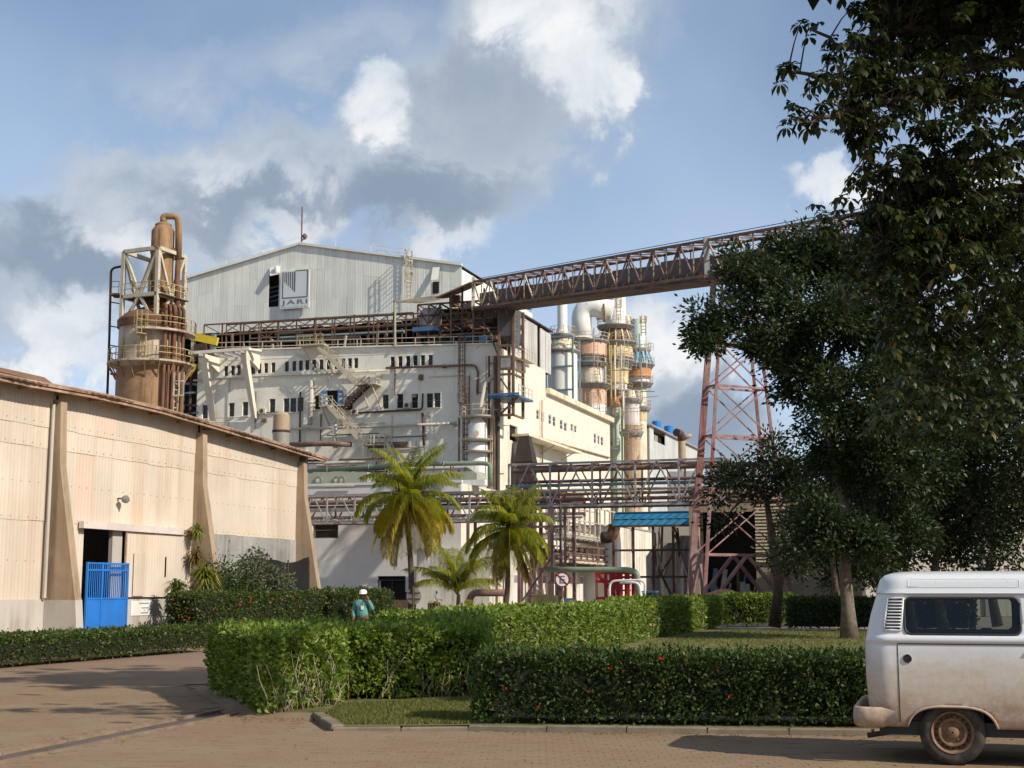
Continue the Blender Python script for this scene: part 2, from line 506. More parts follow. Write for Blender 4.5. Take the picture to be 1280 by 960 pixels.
M_shutter = paint('shutter_blue', (0.13, 0.30, 0.55), 0.2, 0.8, 0.5)
M_gate = paint('gate_blue', (0.022, 0.165, 0.53), 0.1, 1.2, 0.5, 0.5, (0.05, 0.12, 0.3), stains=0.3, stain_c=(0.03, 0.12, 0.36), rust=0.02, rust_scale=3)
M_red = paint('steel_red', (0.36, 0.015, 0.018), 0.15, 0.6, 0.5)
M_sheet = paint('warehouse_sheet', (0.58, 0.50, 0.40), 0.07, 0.35, 0.8, 0.5, (0.46, 0.33, 0.22), per_obj=0.05, stains=0.4, stain_c=(0.60, 0.41, 0.27))
M_base = paint('warehouse_base', (0.45, 0.42, 0.37), 0.08, 0.5, 0.85, 0.6, (0.24, 0.17, 0.12), stains=0.35, stain_c=(0.3, 0.24, 0.18))
M_buttress = paint('buttress_concrete', (0.36, 0.265, 0.175), 0.12, 0.6, 0.85, 0.8, (0.14, 0.10, 0.065), stains=0.5, stain_c=(0.2, 0.145, 0.095), bump=0.1)
M_roofsheet = paint('roof_rusty_sheet', (0.20, 0.125, 0.085), 0.25, 0.5, 0.8, rust=0.35, rust_scale=1.2)
M_fascia = paint('fascia_peeling', (0.33, 0.21, 0.14), 0.25, 0.8, 0.8, rust=0.3, stains=0.7, stain_c=(0.55, 0.44, 0.33))
M_concrete = paint('concrete', (0.30, 0.275, 0.24), 0.15, 0.6, 0.85, 0.4, (0.14, 0.12, 0.1), bump=0.1)
M_concrete_grey = paint('concrete_grey', (0.33, 0.315, 0.29), 0.12, 0.8, 0.85, 0.6, (0.1, 0.09, 0.08), stains=0.5, stain_c=(0.16, 0.15, 0.13))
M_header = paint('header_white', (0.60, 0.52, 0.47), 0.1, 0.8, 0.6, rust=0.28, rust_scale=1.8)
M_tarp = paint('shade_net', (0.012, 0.011, 0.010), 0.2, 0.8, 0.9)
M_gable = paint('sign_white', (0.62, 0.64, 0.64), 0.04, 0.5, 0.5)
M_signgrey = paint('sign_grey', (0.12, 0.14, 0.145), 0.1, 0.8, 0.5)
M_slat = paint('slat_beige', (0.42, 0.35, 0.23), 0.12, 0.5, 0.75, per_obj=0.1)
M_slatwall = paint('slat_wall', (0.34, 0.28, 0.185), 0.12, 0.3, 0.8, 0.4, (0.2, 0.15, 0.1))
M_farshed = paint('far_shed_panel', (0.48, 0.49, 0.47), 0.1, 0.3, 0.6, 0.4, (0.3, 0.28, 0.25), per_obj=0.1)
M_backwall = paint('back_wall', (0.50, 0.45, 0.38), 0.08, 0.2, 0.8, 0.3, (0.3, 0.25, 0.2))
M_wood = paint('crate_wood', (0.45, 0.33, 0.17), 0.2, 2.0, 0.75)
M_wooddark = paint('crate_wood_dark', (0.13, 0.075, 0.04), 0.2, 2.0, 0.75)
M_roller = paint('roller_orange', (0.50, 0.17, 0.04), 0.25, 1.5, 0.6)
M_black = paint('black_rubber', (0.015, 0.014, 0.013), 0.2, 3.0, 0.75)
M_brownhopper = paint('hopper_grey', (0.10, 0.096, 0.095), 0.15, 0.5, 0.6, 0.4, (0.1, 0.07, 0.05))
M_duct = paint('duct_dark', (0.045, 0.032, 0.027), 0.2, 0.6, 0.7)
M_stemw = paint('stem_pale', (0.30, 0.24, 0.16), 0.25, 6.0, 0.85)
M_bark = paint('bark', (0.085, 0.062, 0.043), 0.35, 5.0, 0.9, bump=0.5)
M_bark_light = paint('bark_light', (0.17, 0.135, 0.10), 0.3, 5.0, 0.9, bump=0.4)
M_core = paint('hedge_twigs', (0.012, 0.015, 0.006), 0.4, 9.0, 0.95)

def leaf(name, dark, mid, light, trans=0.35, rough=0.45, spec=0.4, clump=0.5, dead=0.03):
    """Leaves: each its own shade of green, lighter and darker sprays, light passing through."""
    t = NT(name)
    r = t.geo.outputs['Random Per Island']
    c = t.mix(t.ramp(r, 0.0, 0.55), dark, mid)
    c = t.mix(t.ramp(r, 0.6, 1.0), c, light)
    w = t.math('FRACT', t.math('MULTIPLY', r, 97.31))
    c = t.mix(t.math('GREATER_THAN', w, 1 - dead), c, (0.20, 0.13, 0.035))
    n = t.noise(clump, 2, 0.5)
    c = t.mix(t.ramp(n, 0.35, 0.7, 0.0, 0.45), c, mid)
    t.set(c, rough, 0.0, spec)
    tr = t.N.new('ShaderNodeBsdfTranslucent')
    tc = t.mix(0.5, c, (0.25, 0.33, 0.03), 'MULTIPLY')
    h = t.N.new('ShaderNodeHueSaturation'); h.inputs['Value'].default_value = 1.6; h.inputs['Saturation'].default_value = 1.1
    t.L.new(c, h.inputs['Color']); t.L.new(h.outputs[0], tr.inputs['Color'])
    ms = t.N.new('ShaderNodeMixShader'); ms.inputs[0].default_value = trans
    t.L.new(t.b.outputs[0], ms.inputs[1]); t.L.new(tr.outputs[0], ms.inputs[2])
    t.L.new(ms.outputs[0], t.out.inputs['Surface'])
    return t.m
L_ficus = leaf('leaf_ficus', (0.0570, 0.0970, 0.0137), (0.1529, 0.2261, 0.0293), (0.3463, 0.4104, 0.0898), 0.35, 0.45, 0.35)
L_ixora = leaf('leaf_ixora', (0.0176, 0.0360, 0.0080), (0.0360, 0.0680, 0.0128), (0.0880, 0.1240, 0.0240), 0.25, 0.5, 0.3)
L_ixora_road = leaf('leaf_ixora_road', (0.0255, 0.0467, 0.0085), (0.0510, 0.0850, 0.0136), (0.1105, 0.1360, 0.0238), 0.3)
L_tree = leaf('leaf_tree', (0.0124, 0.0223, 0.0074), (0.0260, 0.0434, 0.0124), (0.0589, 0.0775, 0.0260), 0.25, 0.5, 0.35, 0.3, dead=.006)
L_tree_dark = leaf('leaf_tree_dark', (0.0090, 0.0160, 0.0045), (0.0180, 0.0300, 0.0070), (0.0400, 0.0550, 0.0130), 0.3, 0.5, 0.35, 0.3, dead=.004)
L_near = leaf('leaf_near_tree', (0.0099, 0.0167, 0.0050), (0.0223, 0.0347, 0.0081), (0.0589, 0.0682, 0.0149), 0.28, 0.42, 0.4, 0.8, dead=.01)
L_palm = leaf('leaf_palm', (0.1114, 0.1466, 0.0180), (0.2430, 0.2674, 0.0270), (0.4212, 0.3438, 0.0390), 0.35, 0.4, 0.4)
L_palm_y = leaf('leaf_palm_yellow', (0.20, 0.18, 0.018), (0.36, 0.29, 0.028), (0.50, 0.38, 0.05), 0.4, 0.4, 0.4)
L_palm_dead = leaf('leaf_palm_dead', (0.10, 0.065, 0.02), (0.17, 0.11, 0.035), (0.25, 0.17, 0.06), 0.3, 0.6, 0.2)
L_strap = leaf('leaf_strap', (0.06, 0.09, 0.012), (0.15, 0.17, 0.022), (0.34, 0.32, 0.06), 0.3)
L_grey = leaf('leaf_greygreen', (0.06, 0.075, 0.04), (0.10, 0.12, 0.06), (0.17, 0.18, 0.09), 0.25)
L_grass = leaf('leaf_grass', (0.0700, 0.0850, 0.0173), (0.1300, 0.1400, 0.0336), (0.2400, 0.2200, 0.0816), 0.3, 0.6, 0.2, 1.2)
M_flower = paint('blossom_red', (0.42, 0.03, 0.02), 0.3, 20.0, 0.6)
M_flower_o = paint('blossom_orange', (0.5, 0.10, 0.02), 0.3, 20.0, 0.6)

def ground_mats():
    t = NT('ground_earth')
    n = t.noise(0.35, 6, 0.65); f = t.noise(6, 4)
    c = t.mix(t.ramp(n, 0.35, 0.65), (0.20, 0.115, 0.065), (0.27, 0.21, 0.15))
    c = t.mix(t.ramp(f, 0.4, 0.7, 0, 0.5), c, (0.15, 0.11, 0.075))
    t.bump(f, 0.3); t.set(c, 0.95, 0, 0.2); globals()['M_earth'] = t.m
    t = NT('orange_soil')
    c = t.mix(t.ramp(t.noise(2.5, 5), 0.3, 0.7), (0.36, 0.17, 0.07), (0.42, 0.26, 0.13))
    t.set(c, 0.95, 0, 0.2); globals()['M_soil'] = t.m
    t = NT('lawn_soil')
    n = t.noise(0.9, 6, 0.65)
    c = t.mix(t.ramp(n, 0.3, 0.7), (0.09, 0.095, 0.028), (0.20, 0.165, 0.075))
    t.bump(t.noise(25, 4), 0.5); t.set(c, 0.95, 0, 0.2); globals()['M_lawn'] = t.m
    t = NT('paver')
    r = t.obj_random(); ri = t.geo.outputs['Random Per Island']
    n = t.noise(0.7, 6, 0.65); f = t.noise(9, 5, 0.7); g = t.noise(60, 3, 0.7)
    c = t.mix(t.math('FRACT', t.math('ADD', r, ri)), (0.215, 0.138, 0.080), (0.235, 0.152, 0.088))
    c = t.mix(t.ramp(n, 0.3, 0.7, 0, 0.75), c, (0.255, 0.185, 0.112))
    c = t.mix(t.ramp(f, 0.5, 0.75, 0, 0.6), c, (0.18, 0.125, 0.08))
    c = t.mix(t.ramp(g, 0.45, 0.75, 0, 0.45), c, (0.28, 0.21, 0.15))
    t.bump(t.noise(70, 4), 0.25, 0.01); t.set(c, 0.9, 0, 0.25); globals()['M_paver'] = t.m
    t = NT('paver_joint')
    c = t.mix(t.ramp(t.noise(4.5, 5, 0.7), 0.52, 0.68), (0.25, 0.175, 0.115), (0.085, 0.058, 0.038))
    t.set(c, 0.95, 0, 0.2); globals()['M_joint'] = t.m
    t = NT('road_paving')
    br = t.N.new('ShaderNodeTexBrick'); br.inputs['Scale'].default_value = 1.0
    br.inputs['Brick Width'].default_value = 0.24; br.inputs['Row Height'].default_value = 0.12
    br.inputs['Mortar Size'].default_value = 0.007
    br.inputs['Color1'].default_value = (0.215, 0.138, 0.088, 1); br.inputs['Color2'].default_value = (0.24, 0.156, 0.10, 1)
    br.inputs['Mortar'].default_value = (0.15, 0.10, 0.07, 1)
    t.L.new(t.scaled(t.pos, (1, 1, 1), 0.4), br.inputs['Vector'])
    n = t.noise(0.5, 6, 0.65); f = t.noise(9, 5, 0.7)
    c = t.mix(t.ramp(n, 0.3, 0.7, 0, 0.7), br.outputs[0], (0.255, 0.18, 0.12))
    c = t.mix(t.ramp(f, 0.5, 0.75, 0, 0.5), c, (0.19, 0.13, 0.09))
    t.bump(t.noise(50, 4), 0.25, 0.01); t.set(c, 0.9, 0, 0.25); globals()['M_road'] = t.m
    t = NT('far_yard')
    n = t.noise(0.25, 6, 0.65)
    c = t.mix(t.ramp(n, 0.3, 0.7), (0.27, 0.235, 0.19), (0.33, 0.26, 0.19))
    t.set(c, 0.95, 0, 0.2); globals()['M_yard'] = t.m
    t = NT('kerb_concrete')
    n = t.noise(2.0, 6, 0.65); f = t.noise(40, 4, 0.7)
    c = t.mix(t.ramp(n, 0.3, 0.7), (0.15, 0.12, 0.085), (0.235, 0.19, 0.135))
    c = t.mix(t.ramp(f, 0.5, 0.75, 0, 0.6), c, (0.12, 0.10, 0.07))
    t.bump(f, 0.4, 0.01); t.set(c, 0.9, 0, 0.2); globals()['M_kerb'] = t.m
    t = NT('gutter_lip')
    c = t.mix(t.ramp(t.noise(3.0, 6, 0.65), 0.3, 0.7), (0.17, 0.12, 0.08), (0.26, 0.19, 0.13)); t.set(c, 0.9, 0, 0.2); globals()['M_gutlip'] = t.m
    t = NT('gutter_concrete')
    n = t.noise(1.5, 6, 0.65)
    c = t.mix(t.ramp(n, 0.3, 0.7), (0.085, 0.066, 0.05), (0.13, 0.10, 0.075))
    t.set(c, 0.85, 0, 0.3); globals()['M_gutter'] = t.m
ground_mats()
# ------------------------------------------------------------------ the ground
R_BIG = 4000
structure(sheet('ground', [[(-R_BIG, -R_BIG), (R_BIG, -R_BIG), (R_BIG, R_BIG), (-R_BIG, R_BIG)]], -0.16, M_earth))
structure(sheet('yard', [[(-60, 62), (90, 62), (90, 320), (-60, 320)]], -0.03, M_yard))
# gutter line between the two pavings
G0, G1 = Vector((-6.55, 9.8)), Vector((-3.75, 21.9))
GD = (G1 - G0).normalized(); GN = Vector((GD.y, -GD.x))          # to the right of the gutter
def gpt(t, off): p = G0 + GD * t + GN * off; return (p.x, p.y)
GL = (G1 - G0).length
structure(sheet('road', [
    [(-16, 27), (-3.2, 27), (-2.2, 38), (-0.5, 48), (2.0, 62), (-20, 62)],
    [(-40, 4), (-22, 4), (-16, 27), (-40, 27)],
    ], -0.004, M_road))
JZ = -0.018
paving = structure(sheet('pavement', [
    [(-22, 4), gpt(-6, -0.5), gpt(GL, -0.5), (-3.2, 27), (-16, 27)],
    [gpt(-6, 0.12), (16, 4), (16, 17.2), (4.42, 17.95), (-0.5, 18.6), (-1.9, 18.5), (-2.4, 20.3), (-3.0, 21.5), gpt(GL, 0.12)]], JZ, M_joint))
# gutter channel with its two concrete lips
gut = structure(sheet('gutter', [[gpt(-6, -0.44), gpt(-6, 0.08), gpt(GL, 0.08), gpt(GL, -0.44)]], -0.045, M_gutter))
for k in range(12):
    a, b = -2 + k * 1.35, -2 + (k + 1) * 1.35 - 0.012
    dz = random.uniform(-.006, .006)
    for o1, o2, z in ((-0.52, -0.44, -0.004), (0.06, 0.13, 0.012)):
        p = [gpt(a, o1), gpt(b, o1), gpt(b, o2), gpt(a, o2)]
        v = [(q[0], q[1], -0.12) for q in p] + [(q[0], q[1], z + dz) for q in p]
        mesh('kerb_stone', gut, v, [tuple(reversed(x)) for x in BOXF], M_gutlip)

# island of earth and lawn behind the kerb
ISL = [(-2.72, 19.95), (-2.22, 18.12), (-0.5, 18.32), (4.42, 17.72), (16, 16.9), (60, 30), (70, 62), (2.6, 62), (0.1, 48), (-1.7, 38), (-2.8, 27.5), (-5.2, 25.2), (-3.6, 20.2)]
structure(sheet('lawn', [ISL], 0.05, M_lawn))
v = [(-5.25, 25.25, .055), (-3.62, 20.22, .055), (-2.74, 19.97, .055), (-5.75, 25.1, -.03), (-3.8, 19.75, -.03), (-2.72, 19.5, -.022)]
structure(mesh('earth_verge', None, v, [(0, 3, 4, 1), (1, 4, 5, 2)], M_earth))
kerb = structure(mesh('kerb', None, *[boxv((14.02, 16.9, -.15), (15.6, 17.03, .08)), BOXF], M_kerb))
def kerb_run(p, q, n, z=0.062, w=0.12):
    p, q = Vector(p), Vector(q); d = (q - p) / n; u = d.normalized(); nn = Vector((-u.y, u.x))
    for i in range(n):
        a, b = p + d * i, p + d * (i + 1) - u * 0.012
        dz = random.uniform(-.008, .008); sh = random.uniform(-.006, .006)
        a2, b2 = a + nn * sh, b + nn * (sh + random.uniform(-.005, .005))
        c = 0.015
        lo = [a2, b2, b2 + nn * w, a2 + nn * w]; hi = [a2 + nn * c + u * c, b2 + nn * c - u * c, b2 + nn * (w - c) - u * c, a2 + nn * (w - c) + u * c]
        v = [(x.x, x.y, -0.15) for x in lo] + [(x.x, x.y, z + dz - c) for x in lo] + [(x.x, x.y, z + dz) for x in hi]
        f = [(0, 1, 5, 4), (1, 2, 6, 5), (2, 3, 7, 6), (3, 0, 4, 7), (4, 5, 9, 8), (5, 6, 10, 9), (6, 7, 11, 10), (7, 4, 8, 11), (8, 9, 10, 11)]
        mesh('kerb_stone', kerb, v, f, M_kerb)
kerb_run((-2.78, 19.9), (-2.28, 18.08), 2, 0.08, 0.16)
kerb_run((-2.25, 18.04), (-0.54, 18.2), 2, 0.045)
kerb_run((-0.55, 18.2), (4.42, 17.6), 5)
kerb_run((4.44, 17.6), (14, 16.9), 9)

# ------------------------------------------------------------------ paving stones, laid one by one
PL, PW, PD = 0.235, 0.118, 0.005
def paver_poly():
    g = 0.006
    xs = [-PL / 2 + g / 2, -PL / 4, 0, PL / 4, PL / 2 - g / 2]
    ds = [-PD / 2, PD / 2, -PD / 2, PD / 2, -PD / 2]
    lo = [(x, -PW / 2 + g / 2 + d) for x, d in zip(xs, ds)]
    hi = [(x, PW / 2 - g / 2 + d) for x, d in zip(xs, ds)]
    return lo + hi[::-1]
POLY = np.array(paver_poly())
pv = [(x, y, -0.06) for x, y in POLY] + [(x, y, 0.0) for x, y in POLY]
pf = [tuple(range(10, 20))] + [(i, (i + 1) % 10, 10 + (i + 1) % 10, 10 + i) for i in range(10)]
paver_me = new_mesh(pv, pf, M_paver)
def in_view(x, y):
    d = 1 / y
    px, py = 640 + FPX * x * d, 0
    return -20 < px < 1300
def lay(rot, origin, test):
    c, s = cos(rot), sin(rot)
    out = []
    for j in range(-140, 140):
        for i in range(-80, 80):
            x, y = (i + (0.37 * j) % 1.0) * PL, j * PW
            X, Y = origin[0] + x * c - y * s, origin[1] + x * s + y * c
            if Y > 12.8 and Y < 27.2 and in_view(X, Y) and test(X, Y): out.append((X, Y, rot))
    return out
def side(x, y): return (Vector((x, y)) - G0).dot(GN)
def kerb_y(x): return 18.1 if x < -0.55 else 18.12 - (x + 0.55) * 0.121
right = lay(0.06, (0, 14), lambda x, y: side(x, y) > 0.25 and (y < kerb_y(x) - 0.06 if x > -2.35 else (y < 20.3 and x < -2.85 or y < 18.0)))
left = lay(radians(13), (-7, 18), lambda x, y: side(x, y) < -0.66 and not (y > 20.5 and x > -3.9 - (y - 20.5) * 0.36))
pavers = sorted(right + left, key=lambda p: p[1])
near = [p for p in pavers if -4.9 < p[0] < 4.9 and p[1] > 13.55]
solo = set(near[:300])
for X, Y, r in near[:300]:
    M = Matrix.Translation((X, Y, random.uniform(-.0006, .0004) - .006 * (random.random() < .10))) @ Euler((random.uniform(-.002, .002), random.uniform(-.002, .002), r + random.uniform(-.015, .015))).to_matrix().to_4x4()
    put('paver', paver_me, paving, M)
rest = [p for p in pavers if p not in solo]
A = np.array(rest)
n = len(A)
jit = rng.uniform(-.015, .015, n)
ca, sa = np.cos(A[:, 2] + jit), np.sin(A[:, 2] + jit)
P0 = np.array(pv)
Vx = A[:, None, 0] + P0[None, :, 0] * ca[:, None] - P0[None, :, 1] * sa[:, None]
Vy = A[:, None, 1] + P0[None, :, 0] * sa[:, None] + P0[None, :, 1] * ca[:, None]
tilt = rng.uniform(-.002, .002, (n, 2))
Vz = P0[None, :, 2] + (rng.uniform(-.0006, .0004, n) - .006 * (rng.random(n) < .10))[:, None] + tilt[:, :1] * P0[None, :, 0] + tilt[:, 1:] * P0[None, :, 1]
Vall = np.stack([Vx, Vy, Vz], -1).reshape(-1, 3)
faces = []
base_f = pf
me = bpy.data.meshes.new('m')
lt = np.array([len(f) for f in base_f]); li = np.concatenate([np.array(f) for f in base_f])
LI = (li[None, :] + (np.arange(n) * 20)[:, None]).ravel()
LT = np.tile(lt, n); LS = np.concatenate([[0], np.cumsum(LT)[:-1]])
me.vertices.add(len(Vall)); me.vertices.foreach_set('co', Vall.astype(np.float32).ravel())
me.loops.add(len(LI)); me.loops.foreach_set('vertex_index', LI.astype(np.int32))
me.polygons.add(len(LT)); me.polygons.foreach_set('loop_start', LS.astype(np.int32)); me.polygons.foreach_set('loop_total', LT.astype(np.int32))
me.polygons.foreach_set('use_smooth', np.zeros(len(LT), dtype=bool)); me.materials.append(M_paver); me.update(calc_edges=True)
tag(put('paver_field', me, paving), kind='stuff')

# ------------------------------------------------------------------ grass
def blades(name, label, polys, n, h, z=0.05):
    pts = []
    for poly, share in polys:
        xs = [p[0] for p in poly]; ys = [p[1] for p in poly]
        k = int(n * share)
        x = rng.uniform(min(xs), max(xs), k * 4); y = rng.uniform(min(ys), max(ys), k * 4)
        inside = np.zeros(len(x), bool)
        for i in range(len(poly)):
            (x1, y1), (x2, y2) = poly[i], poly[(i + 1) % len(poly)]
            c = ((y1 > y) != (y2 > y)) & (x < (x2 - x1) * (y - y1) / (y2 - y1 + 1e-9) + x1)
            inside ^= c
        pts.append(np.stack([x, y], -1)[inside][:k])
    P = np.concatenate(pts); k = len(P)
    a = rng.uniform(0, 2 * pi, k); hh = rng.uniform(.5, 1.2, k) * h; w = hh * rng.uniform(.12, .25, k)
    lean = rng.uniform(-.7, .7, (k, 2)) * hh[:, None]
    Z = np.full(k, z)
    v0 = np.stack([P[:, 0] - np.cos(a) * w, P[:, 1] - np.sin(a) * w, Z], -1)
    v1 = np.stack([P[:, 0] + np.cos(a) * w, P[:, 1] + np.sin(a) * w, Z], -1)
    v2 = np.stack([P[:, 0] + lean[:, 0], P[:, 1] + lean[:, 1], Z + hh], -1)
    V = np.stack([v0, v1, v2], 1).reshape(-1, 3)
    o = put(name, np_mesh(V, np.arange(3 * k).reshape(-1, 3), L_grass), None)
    return tag(o, label, 'grass', kind='stuff')
blades('grass', 'short mown grass on the small triangular bed inside the kerb', [([(-2.1, 18.35), (-0.55, 18.42), (-0.3, 23.2), (-2.6, 21.6), (-2.6, 20.0)], 1.0)], 22000, 0.045)
blades('grass', 'dappled lawn behind the flowering hedge and around the big tree', [([(0.6, 20.5), (14, 19), (26, 55), (24, 61), (9, 61), (4.6, 48)], 1.0)], 70000, 0.07)

# dead leaves and crumbs of earth along the kerb and under the corner hedge
def litter(n):
    P = []
    for _ in range(n):
        k = random.random()
        if k < .45: x = random.uniform(-.5, 6); y = kerb_y(x) - .08 - random.expovariate(9)
        elif k < .75: x = random.gauss(-3.2, .5); y = random.gauss(19.6, .35)
        elif k < .9: t_ = random.uniform(3, 11); x, y = gpt(t_, random.uniform(-.4, .1))
        else: x, y = random.uniform(-5, 5), random.uniform(13.7, 18)
        P.append((x, y, .006 if k < .75 or k > .9 else -.04))
    P = np.array(P); a = rng.uniform(0, 6.28, len(P)); D = np.stack([np.cos(a), np.sin(a), rng.uniform(0, .25, len(P))], -1)
    S = np.stack([-np.sin(a), np.cos(a), rng.uniform(-.2, .2, len(P))], -1)
    L_ = rng.uniform(.02, .06, (len(P), 1)); W_ = L_ * .5
    V = np.stack([P, P + D * L_ * .5 + S * W_ / 2, P + D * L_, P + D * L_ * .5 - S * W_ / 2], 1).reshape(-1, 3)
    tag(put('leaf_litter', np_mesh(V, np.arange(len(V)).reshape(-1, 4), L_palm_dead), None), 'dry fallen leaves scattered along the kerb and gutter', 'litter', kind='stuff')
litter(900)
# ------------------------------------------------------------------ warehouse on the left
WX = 19.5
RP = [(gy, z) for (gy, z) in ((-128, 8.1), (-108, 8.36), (-104.5, 8.36), (-101, 8.45), (-97, 8.42), (-93.5, 8.28), (-88, 8.05), (-83.0, 7.8))]
def roof_z(gy):
    for (a, za), (b, zb) in zip(RP, RP[1:]):
        if a <= gy <= b: return za + (zb - za) * (gy - a) / (b - a)
    return RP[0][1] if gy < RP[0][0] else RP[-1][1]
wh = thing('warehouse', 'long pale peach corrugated warehouse with concrete buttresses and sagging rusty roof edge', 'warehouse', (WX, -94, 0), GM)
Z1, Z2, Z3, Z4 = 1.46, 4.0, 6.4, 7.1
DO0, DO1 = -100.55, -98.05           # doorway
def corr_mesh(width, height, mat, period=0.177, amp=0.011, seg=4):
    n = int(round(width / period)) * seg
    v = []
    for i in range(n + 1):
        y = width * i / n - width / 2
        x = amp * sin(2 * pi * (width * i / n) / period)
        v += [(x, y, -height / 2), (x, y, height / 2)]
    f = [(2 * i, 2 * i + 2, 2 * i + 3, 2 * i + 1) for i in range(n)]
    return new_mesh(v, f, mat, True)
SW = 1.062
sheet_me = corr_mesh(SW + 0.05, 1.0, M_sheet)
M_sheet2 = paint('warehouse_sheet_newer', (0.62, 0.47, 0.37), 0.06, 0.4, 0.75, 0.4, (0.45, 0.3, 0.2), per_obj=0.05)
sheet_me2 = corr_mesh(SW + 0.05, 1.0, M_sheet2)
rows = ((Z1 - 0.03, Z2 + 0.04, 0.0), (Z2, Z3 + 0.04, 0.016), (Z3, Z4 + 0.05, 0.032), (Z4, None, 0.048))
bays = [(-113.0, -102.75, False), (-102.05, -93.65, False), (-92.95, -84.85, True)]
for b0, b1, high in bays:
    n = int(round((b1 - b0 + 0.5) / SW)); w = (b1 - b0 + 0.5) / n
    for i in range(n):
        c = b0 - 0.25 + (i + 0.5) * w
        for r, (za, zb, dx) in enumerate(rows):
            if high and r == 0: continue
            if r == 0 and DO0 - 0.4 < c < DO1 + 4.6: continue
            top = zb if zb else roof_z(c) - 0.02
            bot = za
            M = GM @ Matrix.Translation((WX + dx + random.uniform(-.004, .004), c, (bot + top) / 2 + random.uniform(-.02, .02))) @ Matrix.Rotation(random.uniform(-.004, .004), 4, 'X') @ Matrix.Diagonal((1, w / SW, top - bot, 1))
            put('wall_sheet', sheet_me if random.random() > .1 else sheet_me2, wh, M)
# sheet that closes the row beside the sliding door
for c0, c1 in ((DO0 - 0.9, DO0), (DO1 + 4.0, DO1 + 4.95)):
    M = GM @ Matrix.Translation((WX, (c0 + c1) / 2, (Z1 + Z2) / 2)) @ Matrix.Diagonal((1, (c1 - c0) / SW, Z2 - Z1 + .06, 1))
    put('wall_sheet', sheet_me, wh, M)
mb = MB()
for zf, dx in ((Z2 + .1, .05), (5.25, .045), (Z3 + .12, .065), (2.7, .03), (Z4 + .15, .08)):
    for i in range(62):
        gy = -112 + i * .442
        if zf < 3 and gy > -101: break
        mb.box((WX + dx - .02, gy, zf), (WX + dx + .002, gy + .022, zf + .02))
tag(mb.build('fixing_bolts', wh, M_buttress, GM), kind='stuff')
# concrete base, the taller block wall of the last bay
box('base_wall', wh, (WX - 0.15, -125, -0.1), (WX + 0.06, DO0, Z1), M_base, GM)
box('base_wall', wh, (WX - 0.15, DO1, -0.1), (WX + 0.06, -92.9, Z1), M_base, GM)
box('block_wall', wh, (WX - 0.15, -93.0, -0.1), (WX + 0.05, -83.6, 4.0), M_concrete_grey, GM)
for gy in (-111.6, -102.4, -93.3, -84.5):
    h = 0.32
    zt = roof_z(gy) - 0.35
    prof = [(WX - 0.1, 0), (WX + 1.38, 0), (WX + 1.24, 1.46), (WX + 0.42, 5.9), (WX + 0.34, zt), (WX - 0.1, zt)]
    v = [(x, gy - h / 2 - 0.03, z) for x, z in prof] + [(x, gy + h / 2, z) for x, z in prof]
    n = len(prof)
    f = [tuple(range(n)), tuple(range(2 * n - 1, n - 1, -1))] + [(i, i + n, (i + 1) % n + n, (i + 1) % n) for i in range(n)]
    mesh('buttress', wh, v, f, M_buttress, GM)
    v = [(WX, gy - h / 2 - .045, -.05), (WX + 1.40, gy - h / 2 - .045, -.05), (WX + 1.40, gy + h / 2 + .02, -.05), (WX, gy + h / 2 + .02, -.05),
         (WX, gy - h / 2 - .045, 1.44), (WX + 1.262, gy - h / 2 - .045, 1.44), (WX + 1.262, gy + h / 2 + .02, 1.44), (WX, gy + h / 2 + .02, 1.44)]
    mesh('buttress_foot', wh, v, BOXF, M_base, GM)
# thin drain pipe by the first buttress
rod('drain_pipe', wh, (WX + 0.16, -102.72, 1.5), (WX + 0.16, -102.72, 7.9), 0.06, M_base, GM, 8)
# roof: corrugated sheets with a ragged, curled edge
def roof():
    n = 300
    v, f = [], []
    ys = np.linspace(-128, -82.6, n)
    for i, gy in enumerate(ys):
        z = roof_z(gy) + 0.02 * sin(gy * 2 * pi / 0.36)
        e = WX + 0.75 + 0.05 * sin(gy * 1.3) + random.uniform(-.03, .03)
        v += [(e, gy, z), (e - 0.02, gy, z - 0.05), (WX - 6, gy, z + 0.65), (WX - 20, gy, z + 1.2)]
    for i in range(n - 1):
        a = i * 4
        f += [(a, a + 4, a + 5, a + 1), (a + 2, a + 6, a + 4, a), (a + 3, a + 7, a + 6, a + 2)]
    mesh('roof', wh, v, f, M_roofsheet, GM)
roof()
mb = MB()
for (a, za), (b, zb) in zip(RP, RP[1:]):
    mb.bar((WX + 0.62, a, za - 0.12), (WX + 0.62, b, zb - 0.12), 0.10, 0.10)
mb.build('roof_edge_beam', wh, M_fascia, GM)
mb = MB()
for (a, za), (b, zb) in zip(RP, RP[1:]):
    mb.bar((WX + 0.7, a, za + 0.0), (WX + 0.7, b, zb + 0.0), 0.05, 0.12)
mb.build('fascia', wh, M_fascia, GM)
for k in range(16):
    gy = -112 + k * 1.9
    bar('rafter_end', wh, (WX - 0.05, gy, roof_z(gy) - 0.13), (WX + 0.6, gy, roof_z(gy) - 0.16), 0.09, M_fascia, GM)
# lifted roof vent near the camera
p = onX(-30, 470, WX + 0.2)
v = [(WX - 1.5, -108, 9.1), (WX + 0.1, -108, 8.72), (WX + 0.1, -103.2, 8.74), (WX - 1.5, -103.2, 9.1), (WX - 1.5, -108, 9.02), (WX + 0.1, -108, 8.64), (WX + 0.1, -102.6, 8.55), (WX - 1.5, -102.6, 8.7)]
mesh('roof_vent', wh, v, [(0, 1, 2, 3), (7, 6, 5, 4), (1, 0, 4, 5), (2, 1, 5, 6), (3, 2, 6, 7), (0, 3, 7, 4)], M_roofsheet, GM)
